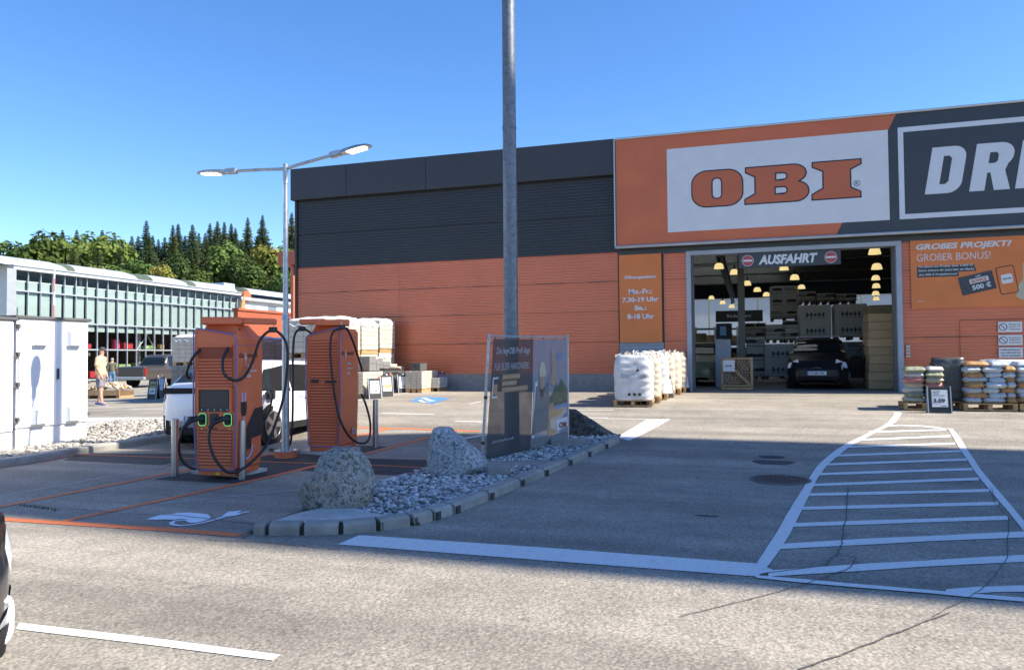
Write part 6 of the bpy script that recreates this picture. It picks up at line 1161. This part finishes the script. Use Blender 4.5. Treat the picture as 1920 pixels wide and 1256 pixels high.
# left display: stone pallets
def blockload(name, label, x0, x1, y0, y1, z0, z1, mat, rows, colsn, cap=None, group='wrapped stone loads behind the charging stations', gapm='block_dark', pal=True):
    t = thing(name, label, 'stone pallet', ((x0+x1)/2, y0, z0), 0, group); w = (x1-x0)/2; H = z1-z0; zz = .13 if pal else .0; dz_ = (H-zz)/rows; dx = 2*w/colsn
    m = MB(); m.box(-w+.02, w-.02, .02, y1-y0-.02, zz, H-.02, gapm); m.obj('core', t)
    bm_ = {}
    for r in range(rows):
        for c in range(colsn):
            key = round(random.random()*2)
            if key not in bm_: q = MB(); e = .004*key; q.bbox(-dx/2+.004, dx/2-.004, -e, .12, .003, dz_-.003, .006, mat); bm_[key] = q.mesh('block')
            link('block', bm_[key], t, loc=(-w+dx*(c+.5), 0, zz+r*dz_))
    nd = max(2, int((y1-y0)/dx))
    q = MB(); dy = (y1-y0)/nd; q.bbox(-.10, .004, .004, dy-.004, .003, dz_-.003, .006, mat); sm_ = q.mesh('block')
    for r in range(rows):
        for c in range(nd): link('block', sm_, t, loc=(w, c*dy, zz+r*dz_))
    if pal:
        m = MB()
        for k in (-w+.08, 0, w-.08): m.box(k-.07, k+.07, .0, y1-y0, .0, .10, 'wood')
        m.box(-w, w, 0, y1-y0, .105, .125, 'wood'); m.obj('pallet', t)
    if cap:
        m = MB(); nx_, ny_ = 14, 8; vs = []
        for j in range(ny_+1):
            for i in range(nx_+1):
                u, v = i/nx_*2-1, j/ny_*2-1; e = max(abs(u), abs(v)); f_ = noise.noise(Vector((u*2.5+x0*3, v*2, y0))); zt_ = H+.03+.06*(1-e**4)+.04*f_ if e < .99 else H-.10-.10*abs(f_)*2
                vs.append((u*(w+.02+.012*f_), (v+1)/2*(y1-y0+.04)-.02-.012*f_, zt_))
        m.add(vs, [(j*(nx_+1)+i, j*(nx_+1)+i+1, (j+1)*(nx_+1)+i+1, (j+1)*(nx_+1)+i) for j in range(ny_) for i in range(nx_)], cap, True); m.obj('film_cap', t)
    return t
ZG = .42
def ymeet(px, X): return FX(px, 669, X).y
for row, X1, Y0_, n_, nm_, mt_ in (('row behind the right station', -10.9, 17.7, 4, ['nearest the camera', 'second from the front', 'third from the front', 'against the store wall'], ('block_beige', 'block_beige')), ('row behind the left station', -17.6, 21.0, 5, ['nearest the camera', 'second from the front', 'third from the front', 'fourth from the front', 'rearmost'], ('block_grey', 'block_beige'))):
    for k in range(n_):
        y0 = Y0_+k*1.10; y1 = y0+1.04; x1 = X1+random.uniform(-.03, .03); x0 = x1-1.05; zb_ = zt(x1, y0)-.02; zm = zb_+1.22+random.uniform(-.04, .04)
        blockload('stone_load', 'lower block load of the %s, %s' % (row, nm_[k]), x0, x1, y0, y1, zb_, zm, mt_[0], 6, 4, 'wrap_white' if k % 2 else None)
        blockload('stone_load', 'upper film capped block load of the %s, %s' % (row, nm_[k]), x0+.02, x1+.02, y0+.02, y1, zm+.01, zm+1.0+random.uniform(-.05, .08), mt_[1], 6, 4, 'wrap_white')
yh = [ymeet(p_, -10.25) for p_ in (681, 719, 759, 776)]
z0_ = lambda y: zt(-10.4, y)-.02
blockload('hollow_brick_load', 'pallet of perforated pale bricks just right of the right station', -10.86, -10.25, yh[0], yh[1]-.05, z0_(yh[0]), 1.22, 'block_beige', 6, 4, None, 'stone pallets on display', 'brick_hole')
blockload('dark_block_load', 'black film wrapped pallet behind the second and third boards', -10.86, -10.27, yh[1], yh[2]-.05, z0_(yh[1]), 1.22, 'block_dark', 4, 3, 'wrap_black', 'stone pallets on display')
blockload('paving_load', 'pale paving stones on a pallet behind the plain white board', -10.86, -10.2, yh[2], yh[3], z0_(yh[2]), 1.18, 'block_pale', 5, 3, None, 'stone pallets on display')
for k, z1_ in enumerate((1.66, 1.58, 1.50, 1.42, 1.34)):
    ya_ = ymeet(693+k*13, -10.45); yb_ = ymeet(693+(k+1)*13, -10.45)-.02; blockload('paving_sample', 'paving stones forming the %s step of the stepped display' % ('highest', 'second highest', 'middle', 'fourth', 'lowest')[k], -10.86, -10.45, ya_, yb_, 1.23, z1_, 'block_grey' if k < 3 else 'block_beige', 2, 2, None, 'stepped paving display', pal=False)
blockload('paving_load', 'grey paving pallet with cream lit side, left of the tilted board', -9.95, -9.40, 20.9, 22.1, zt(-9.6, 21.5)-.02, 1.20, 'block_beige', 7, 3, None, 'stone pallets on display')
blockload('paving_load', 'two dark corner stones standing on top of the cream paving pallet', -9.85, -9.50, 21.0, 21.5, 1.21, 1.44, 'block_dark', 1, 2, None, 'stone pallets on display', pal=False)
blockload('paving_load', 'pale stepped stones right of the cream paving pallet', -9.38, -9.15, 21.6, 22.3, zt(-9.2, 21.8)-.02, .98, 'block_pale', 4, 1, None, 'stone pallets on display')
blockload('dark_block_load', 'small heap of dark kerb stones at the foot of the perforated bricks', -10.24, -10.05, yh[0], yh[0]+.6, z0_(yh[0]), .58, 'block_dark', 2, 1, None, 'stone pallets on display', pal=False)
# left: yellow fruit-net like split stone pallet behind the man
q = G(192, 747); s_ = _f.dot(Vector((q.x, q.y, q.z-HC)))/FPX
t = thing('crate_of_stones', 'pallet crate heaped with yellowish stones behind the standing man', 'crate', (q.x, q.y, q.z), RAD(8)); m = MB(); m.box(-.75, .75, 0, .9, .10, .30, 'wood_dark'); m.box(-.78, .78, -.03, -.001, .12, .34, 'wood'); m.obj('crate_wall', t)
for k in (-.68, 0, .68): m = MB(); m.box(k-.07, k+.07, 0, .9, 0, .10, 'wood'); m.obj('foot', t)
m = MB(); rr = random.Random(3)
for k in range(110):
    x, y = rr.uniform(-.68, .66), rr.uniform(.02, .85); z = .32+.30*(1-abs(x-.05)/.75)**.7*rr.uniform(.5, 1); r = rr.uniform(.05, .10); m.add([(x+v.x*r*rr.uniform(.8, 1.2), y+v.y*r, z+v.z*r*.8) for v in IV], IF, 'bag_cream' if k % 3 else 'bag_yellow')
m.obj('split_stones', t, kind='stuff')
q = G(312, 745); s = _f.dot(Vector((q.x, q.y, 0)))/FPX; m = MB(); m.bbox(-.8, .8, -.3, .3, .0, .28, .02, 'block_dark'); m.obj('kerb_stone_pile', None, None, 'low pile of dark kerb stones right of the yellow price board', 'stone pile', loc=(q.x+.3, q.y+.5, q.z))
# grey wrapped roll stack left of the left charger, on a rack
for k, (zz0, zz1) in enumerate(((.15, .95), (1.1, 1.75), (1.8, 2.4))):
    a = FY(322, 668, 26.0); m = MB(); m.bbox(a.x, a.x+1.5, 26.0, 27.2, .05+zz0*1.05, .05+zz1*1.05, .08, 'wrap_grey' if k else 'block_grey'); m.obj('wrapped_load', None, None, 'grey film wrapped load left of the left charging station, %s' % ('lowest', 'middle', 'topmost')[k], 'wrapped load', 'grey wrapped loads')
# ------------------------------------------------------------------ people
def skinmesh(name, verts, edges, radii, mat, parent, sub=2, root=0):
    me = bpy.data.meshes.new(name); me.from_pydata(verts, edges, []); o = bpy.data.objects.new(name, me); COL.objects.link(o)
    md = o.modifiers.new('s', 'SKIN'); md.use_smooth_shade = True; sv = me.skin_vertices[0].data
    for i, r in enumerate(radii): sv[i].radius = (r, r) if isinstance(r, (int, float)) else r
    sv[root].use_root = True; s2 = o.modifiers.new('u', 'SUBSURF'); s2.levels = sub; s2.render_levels = sub
    dg = bpy.context.evaluated_depsgraph_get(); m2 = bpy.data.meshes.new_from_object(o.evaluated_get(dg)); bpy.data.objects.remove(o); m2.name = name; m2.materials.clear(); m2.materials.append(MATS[mat]); m2.polygons.foreach_set('use_smooth', [True]*len(m2.polygons))
    return link(name, m2, parent)
def person(label, loc, rz, s, shirt, lower, shorts, hair, cap=False, shoe='shoe_blue', lean=0.0, feetgap=.12, stride=.1, armsw=(0, 0)):
    """faces +Y locally"""
    t = thing('person', label, 'person', loc, rz); t.scale = (s, s, s); hip = .93; L = []
    V = [(0, 0, hip), (0, .0, 1.12), (0, lean*.5-.01, 1.32), (0, lean-.01, 1.43), (0, lean+.01, 1.51), (0, lean+.03, 1.60), (0, lean+.035, 1.70)]
    E_ = [(i, i+1) for i in range(6)]; Rr = [(.15, .11), (.145, .115), (.16, .105), (.10, .08), (.052, .055), (.072, .085), (.06, .078)]
    def addc(start, pts, rs):
        p = start
        for q, r in zip(pts, rs): V.append(q); E_.append((p, len(V)-1)); Rr.append(r); p = len(V)-1
        return p
    for sx in (-1, 1):
        st = stride*sx; addc(0, [(sx*.09, 0, .86), (sx*.105, st*.35+.02, .50), (sx*.11, st*.7, .28), (sx*.115, st, .09), (sx*.12, st+.13, .035)], [(.09, .095), .062, .056, .042, (.045, .035)])
        aw = armsw[(sx+1)//2]; e = addc(3, [(sx*.17, lean-.01, 1.42), (sx*.225, lean-.03+aw*.1, 1.16), (sx*.235, lean+.06+aw, .93), (sx*.235, lean+.09+aw*1.1, .85)], [.062, .045, .034, (.022, .04)])
        for k in range(4): addc(e, [(sx*.235, lean+.075+aw*1.1+k*.022-.01, .81), (sx*.228, lean+.085+aw*1.1+k*.02-.01, .765)], [.0095, .0085])
        addc(e, [(sx*.215, lean+.13+aw*1.1, .82)], [.011])
    b = skinmesh('body', V, E_, Rr, 'skin', t, 2)
    # shirt
    V2 = [(0, 0, .86), (0, 0, .98), (0, 0, 1.14), (0, lean*.5-.01, 1.32), (0, lean-.01, 1.42), (0, lean, 1.46)]; E2 = [(i, i+1) for i in range(5)]; R2_ = [(.185, .14), (.185, .15), (.18, .15), (.19, .13), (.13, .10), (.075, .07)]
    for sx in (-1, 1):
        aw = armsw[(sx+1)//2]; V2 += [(sx*.175, lean-.01, 1.41), (sx*.225, lean-.02+aw*.1, 1.24), (sx*.236, lean-.03+aw*.1, 1.16)]; n = len(V2); E2 += [(4, n-3), (n-3, n-2), (n-2, n-1)]; R2_ += [.08, .074, .072]
    skinmesh('shirt', V2, E2, R2_, shirt, t, 2)
    V3 = [(0, 0, .97), (0, 0, .88)]; E3 = [(0, 1)]; R3 = [(.165, .125), (.17, .135)]
    for sx in (-1, 1):
        st = stride*sx; pts = [(sx*.095, .0, .80), (sx*.108, st*.35+.02, .50)]+([] if shorts else [(sx*.11, st*.7, .28), (sx*.115, st, .10)]); p = 1
        for k, q in enumerate(pts): V3.append(q); E3.append((p, len(V3)-1)); p = len(V3)-1; R3.append((.115, .098, .078, .072)[k])
    skinmesh('shorts' if shorts else 'trousers', V3, E3, R3, lower, t, 2)
    for sx in (-1, 1):
        st = stride*sx; m = MB(); vs = []; pr = [(-.10, .035, .07), (-.06, .045, .10), (.04, .048, .085), (.12, .048, .05), (.17, .030, .035)]
        for y, w_, h_ in pr: vs += [(sx*.12-w_, st+y, .012), (sx*.12+w_, st+y, .012), (sx*.12+w_*.8, st+y, h_), (sx*.12-w_*.8, st+y, h_)]
        m.add(vs, [(0, 1, 2, 3), (19, 18, 17, 16)]+[(k*4+i, k*4+4+i, k*4+4+(i+1) % 4, k*4+(i+1) % 4) for k in range(4) for i in range(4)], shoe, True); m.bbox(sx*.12-.05, sx*.12+.05, st-.105, st+.175, -.01, .014, .006, 'sole'); m.obj('shoe', t)
    hd = Vector((0, lean+.035, 1.665)); m = MB(); vs = []; n = 14
    for k in range(7):
        ph = pi/2*k/6
        for i in range(n): a = 2*pi*i/n; vs.append((hd.x+cos(a)*cos(ph)*.088, hd.y-.01+sin(a)*cos(ph)*.104, hd.z-(0 if cap else .03*(sin(a) < -.2))+sin(ph)*.105))
    m.add(vs, [(k*n+i, k*n+(i+1) % n, (k+1)*n+(i+1) % n, (k+1)*n+i) for k in range(6) for i in range(n)], 'cap_dark' if cap else hair, True)
    if cap: m.add([(-.06, hd.y+.085, hd.z+.0), (.06, hd.y+.085, hd.z+.0), (.05, hd.y+.17, hd.z-.012), (-.05, hd.y+.17, hd.z-.012)], [(0, 1, 2, 3), (3, 2, 1, 0)], 'cap_dark')
    m.obj('cap' if cap else 'hair', t)
    m = MB()
    for sx in (-1, 1): m.add([(sx*.03+v.x*.012, hd.y+.082+v.y*.008, hd.z-.035+v.z*.008) for v in IV], IF, 'black_plastic'); m.add([(sx*.083+v.x*.014, hd.y+v.y*.02, hd.z-.045+v.z*.03) for v in IV], IF, 'skin')
    m.add([(v.x*.014, hd.y+.098+v.y*.02, hd.z-.06+v.z*.022) for v in IV], IF, 'skin'); m.add([(v.x*.025, hd.y+.086+v.y*.008, hd.z-.10+v.z*.006) for v in IV], IF, 'goods_red'); m.obj('face', t); return t
q = G(188, 760); sc = 1.98/1.78
person('man in a peach shirt, grey shorts and dark cap standing beside the cabinets', (q.x, q.y, q.z), RAD(-70), 1.09, 'shirt_peach', 'cloth_grey', True, 'hair_grey', True, stride=.10, lean=.02, armsw=(-.02, .03))
q = G(210, 724); person('person in an olive T-shirt and jeans seen from behind near the pickup', (q.x, q.y, q.z), RAD(35), 1.0, 'cloth_olive', 'cloth_blue', False, 'hair_grey', False, 'sole', stride=.06)
# ------------------------------------------------------------------ glass fronted building on the left
XG = -46.0; gb_ = thing('glass_building', 'long two storey building with mint tinted glazing and white barrel roofs', 'building', (XG, 37.3, 0))
def GO(m, n, par=gb_, loc=None, **k):
    o = m.obj(n, par, **k)
    if par is gb_: o.matrix_parent_inverse = Matrix.Translation((-XG, -37.3, 0))
    return o
ZT = 7.62; rowsz = [(0.25, 2.35), (2.45, 4.22), (4.30, 6.22), (6.30, ZT-.12)]
nb = 24; Y0, Y1 = 37.6, 60.2; dy = (Y1-Y0)/nb
m = MB(); m.box(XG-9, XG-3.0, Y0-.2, Y1, 0, ZT, 'interior_dark'); m.box(XG-3, XG-.2, Y0-.2, Y1, 2.36, 2.44, 'mullion'); m.box(XG-3, XG-.2, Y0-.2, Y1, 4.0, 4.3, 'interior_dark'); m.box(XG-3, XG-.4, Y0-.2, Y0, 0, ZT, 'interior_dark'); GO(m, 'core')
m = MB(); m.box(XG-9.2, XG+.35, Y0-.35, Y1+.2, ZT-.02, ZT+.22, 'roof_white'); m.box(XG-9.2, XG+.42, Y0-.42, Y1+.2, ZT+.22, ZT+.30, 'mullion'); GO(m, 'roof_slab')
pane_m = {}
for r, (a, b) in enumerate(rowsz):
    for i in range(nb):
        y = Y0+i*dy; k = (r, )
        if k not in pane_m: q = MB(); q.box(0, .02, .05, dy-.05, a, b, 'pane_glass'); pane_m[k] = q.mesh('pane')
        p = link('pane', pane_m[k], gb_, loc=(0, y-37.3, 0))
    if r in (1, 2):
        q = MB(); q.box(0, .02, .04, dy-.12, (b-.5 if r == 1 else a+.02), b-.02, 'glass_mint'); bl = q.mesh('blind')
        for i in range(nb): link('blind', bl, gb_, loc=(-.13, Y0+i*dy-37.3, 0))
q = MB(); q.box(0, .02, .04, dy-.12, 6.32, 6.85, 'glass_mint'); q.box(0, .03, .05, dy-.05, 6.86, 6.95, 'plaster_white'); bl = q.mesh('blind')
for i in range(nb): link('blind', bl, gb_, loc=(-.13, Y0+i*dy-37.3, 0))
q = MB(); q.box(-.06, .08, -.022, .022, 0, ZT-.03, 'mullion'); mv = q.mesh('mullion')
for i in range(nb+1): link('mullion', mv, gb_, loc=(0, Y0+i*dy-37.3, 0))
for z in (2.40, 4.26, 6.26, .2): m = MB(); m.box(XG-.05, XG+.11, Y0, Y1, z-.045, z+.045, 'mullion'); GO(m, 'transom')
for i in range(0, nb+1, 6): m = MB(); m.cyl((XG-.9, Y0+i*dy+.3, 0), (XG-.9, Y0+i*dy+.3, ZT), .13, n=12, mat='trim_silver'); GO(m, 'column')
m = MB(); m.box(XG-.25, XG+.45, Y0-.9, Y0-.25, 0, ZT, 'trim_silver'); GO(m, 'corner_pillar')
m = MB(); m.box(XG-9.2, XG-1.2, Y0-.6, Y0-.35, 0, ZT, 'interior_dark'); GO(m, 'front_wall')
q = MB(); q.box(0, 1.25, 0, .02, 0, ZT-.1, 'pane_glass'); fp_ = q.mesh('pane')
for i in range(5): link('pane', fp_, gb_, loc=(-8.0+i*1.35, -.35, .05)); 
m = MB()
for i in range(6): m.box(XG-8.05+i*1.35, XG-7.97+i*1.35, Y0-.75, Y0-.6, 0, ZT-.05, 'mullion')
for z in (2.4, 4.26, 6.26): m.box(XG-8, XG-1.2, Y0-.74, Y0-.6, z-.04, z+.04, 'mullion')
GO(m, 'front_mullion')
q = MB(); q.tube([(0, 0, 2.5), (0, .7, 3.3)], .04, 6, 'trim_silver')
for i in (12, 14): m = MB(); yy = Y0+i*dy; m.tube([(XG-.8, yy, 2.5), (XG-.8, yy+(1.3 if i == 12 else -1.0), 3.9)], .045, 6, 'trim_silver'); GO(m, 'brace')
for i, (y, z, mt, w_, h_) in enumerate(((43.9, 2.5, 'goods_red', .8, .35), (46.9, 2.5, 'goods_pink', .5, .75), (47.8, 2.5, 'goods_red', .9, .5), (50, 2.5, 'goods_green', 1.1, .3), (44.6, .3, 'goods_red', .9, .5), (51.6, 2.5, 'bag_yellow', .5, .4), (47.3, .3, 'goods_green', 1.2, 1.0), (49, .3, 'goods_green', 1.0, 1.1), (45.5, 5.9, 'trim_silver', 1.4, .06), (50, 5.9, 'trim_silver', 1.4, .06))):
    m = MB(); m.bbox(XG-1.4, XG-1.0, y, y+w_, z, z+h_, .03, mt); m.obj('shop_display', None, None, ['red goods behind the glass, left of the man', 'tall pink display item behind the glass', 'red goods right of the pink display item', 'green goods on the upper floor behind the glass', 'red goods on the ground floor behind the glass', 'small yellow item behind the glass', 'green shelf on the ground floor behind the pickup', 'second green shelf on the ground floor behind the pickup', 'ceiling lamp strip behind the glass, left', 'ceiling lamp strip behind the glass, right'][i], 'shop display', 'goods behind the glass front')
def vault(y0, y1, par):
    m = MB(); n = 14; W_ = 4.6; Hh = .75; pr = [(-W_/2*cos(pi*k/n)*1.0, Hh*sin(pi*k/n)**.8) for k in range(n+1)]; vs = [(XG-1.6+x-.6, y, ZT+.28+z) for y in (y0, y0+.3, y1-1.1, y1-.4, y1) for (x, z) in [(a*(1 if y < y1-.5 else (.96 if y < y1 else .9)), b*(1 if y < y1-1 else (.86 if y < y1-.1 else .25))) for a, b in pr]]; k_ = n+1
    m.add(vs, [(j*k_+i, j*k_+i+1, (j+1)*k_+i+1, (j+1)*k_+i) for j in range(4) for i in range(n)]+[tuple(4*k_+i for i in range(k_))], 'roof_white', True)
    o = m.obj('barrel_roof', par); o.matrix_parent_inverse = Matrix.Translation(-par.location)
    m = MB(); m.add([(XG-2.2+a, y0-.01, ZT+.28+b) for a, b in pr], [tuple(range(k_-1, -1, -1))], 'lunette'); o = m.obj('barrel_end', par); o.matrix_parent_inverse = Matrix.Translation(-par.location)
for a, b in ((30.0, 41.9), (42.2, 48.4), (49.6, 54.0), (54.6, 60.6)): vault(a, b, gb_)
m = MB(); m.box(XG-3, XG-1, 59.6, 61.2, ZT+.2, ZT+1.2, 'frame_grey'); GO(m, 'roof_unit')
# red and white marker mast in front of it
q = G(102, 705); m = MB(); zz = 0
t = thing('marker_mast', 'thin red and white mast in front of the glass facade above the cabinet', 'mast', (-43.2, 36.9+4.0, 0)); 
a_ = FX(102, 500, -43.2); t.location = (a_.x, a_.y, 0)
for k in range(9): m = MB(); m.cyl((0, 0, k*.87), (0, 0, (k+1)*.87), .05, n=8, mat='mast_red' if k % 2 else 'plaster_white'); m.obj('mast_section', t)
# white building with the orange band farther back
wb = thing('white_building', 'white plastered building with an orange band behind the stone stacks', 'building', (XG, 60.5, 0))
def WO(m, n): o = m.obj(n, wb); o.matrix_parent_inverse = Matrix.Translation((-XG, -60.5, 0)); return o
m = MB(); m.box(XG-9, XG-.02, 60.45, 84, 0, 7.3, 'plaster_white'); WO(m, 'wall'); m = MB(); m.box(XG-9.2, XG+.35, 60.4, 84.3, 7.3, 7.5, 'roof_white'); m.cyl((XG+.3, 60.4, 7.25), (XG+.3, 84, 7.25), .10, n=8, mat='trim_silver'); WO(m, 'eave')
a_ = FX(446, 597, -38); b_ = FX(536, 597, -38); m = MB(); m.box(-38.4, -38, a_.y, b_.y+6, .2, 5.5, 'terracotta'); m.box(-38.5, -37.9, a_.y-.05, b_.y+6.05, 5.42, 5.6, 'terracotta'); m.obj('orange_wall', None, None, 'plain dark orange wall panel in front of the white building', 'wall')
vault(62, 76.5, wb)
w0 = FX(503, 584, XG); w1 = FX(518, 575, XG); w2 = FX(530, 575, XG); m = MB(); m.box(XG-.02, XG+.03, w0.y, w1.y, w0.z, w1.z, 'hall_wall'); WO(m, 'window'); m = MB(); m.box(XG-.02, XG+.035, w1.y, w2.y, w0.z, w1.z, 'glass_mint'); WO(m, 'window')
a_ = FX(465, 556, XG+.3); m = MB(); m.cyl((XG, a_.y, a_.z), (XG+.25, a_.y, a_.z), .55, n=20, mat='sign_orange'); m.obj('round_sign', None, None, 'small round orange sign high on the white building', 'sign')
a_ = FX(450, 566, XG+.3); m = MB(); m.prism([(0, 0), (.7, .1), (.55, 1.5), (.2, .9)], .1, fr((XG+.3, a_.y, a_.z-.8), (0, 1, 0), (0, 0, 1)), 'bag_yellow'); m.obj('yellow_emblem', None, None, 'small yellow emblem at the far end of the glass facade', 'sign')
# orange garden centre portal and lattice fence next to the store corner
a_ = FY(527, 560, 30.0); b_ = FY(545, 480, 30.0); c_ = FY(556, 480, 30.0)
t = thing('garden_portal', 'orange portal with a canopy beside the left corner of the store', 'portal', (a_.x, 30, 0)); 
m = MB(); m.box(b_.x, b_.x+.14, 30, 30.3, 0, 6.0, 'cladding_orange'); o = m.obj('post', t); o.matrix_parent_inverse = Matrix.Translation(-t.location)
m = MB(); m.box(a_.x+.1, c_.x+.3, 29.6, 30.4, b_.z-.45, b_.z+.15, 'sign_orange'); o = m.obj('canopy', t); o.matrix_parent_inverse = Matrix.Translation(-t.location)
lf = thing('lattice_fence', 'dark tall lattice fence between the portal and the store corner', 'fence', (b_.x+.2, 30.2, 0)); m = MB()
m = MB()
for i in range(12): m.box(b_.x+.16+i*.06, b_.x+.175+i*.06, 30.2, 30.22, 0, 5.4, 'fascia_grey')
o = m.obj('bars', lf); o.matrix_parent_inverse = Matrix.Translation(-lf.location); m = MB()
for i in range(26): m.box(b_.x+.15, b_.x+.9, 30.19, 30.2, i*.21, i*.21+.015, 'fascia_grey')
m.box(b_.x+.15, b_.x+.9, 30.5, 30.55, 0, 5.3, 'interior_dark'); o = m.obj('rails', lf); o.matrix_parent_inverse = Matrix.Translation(-lf.location)
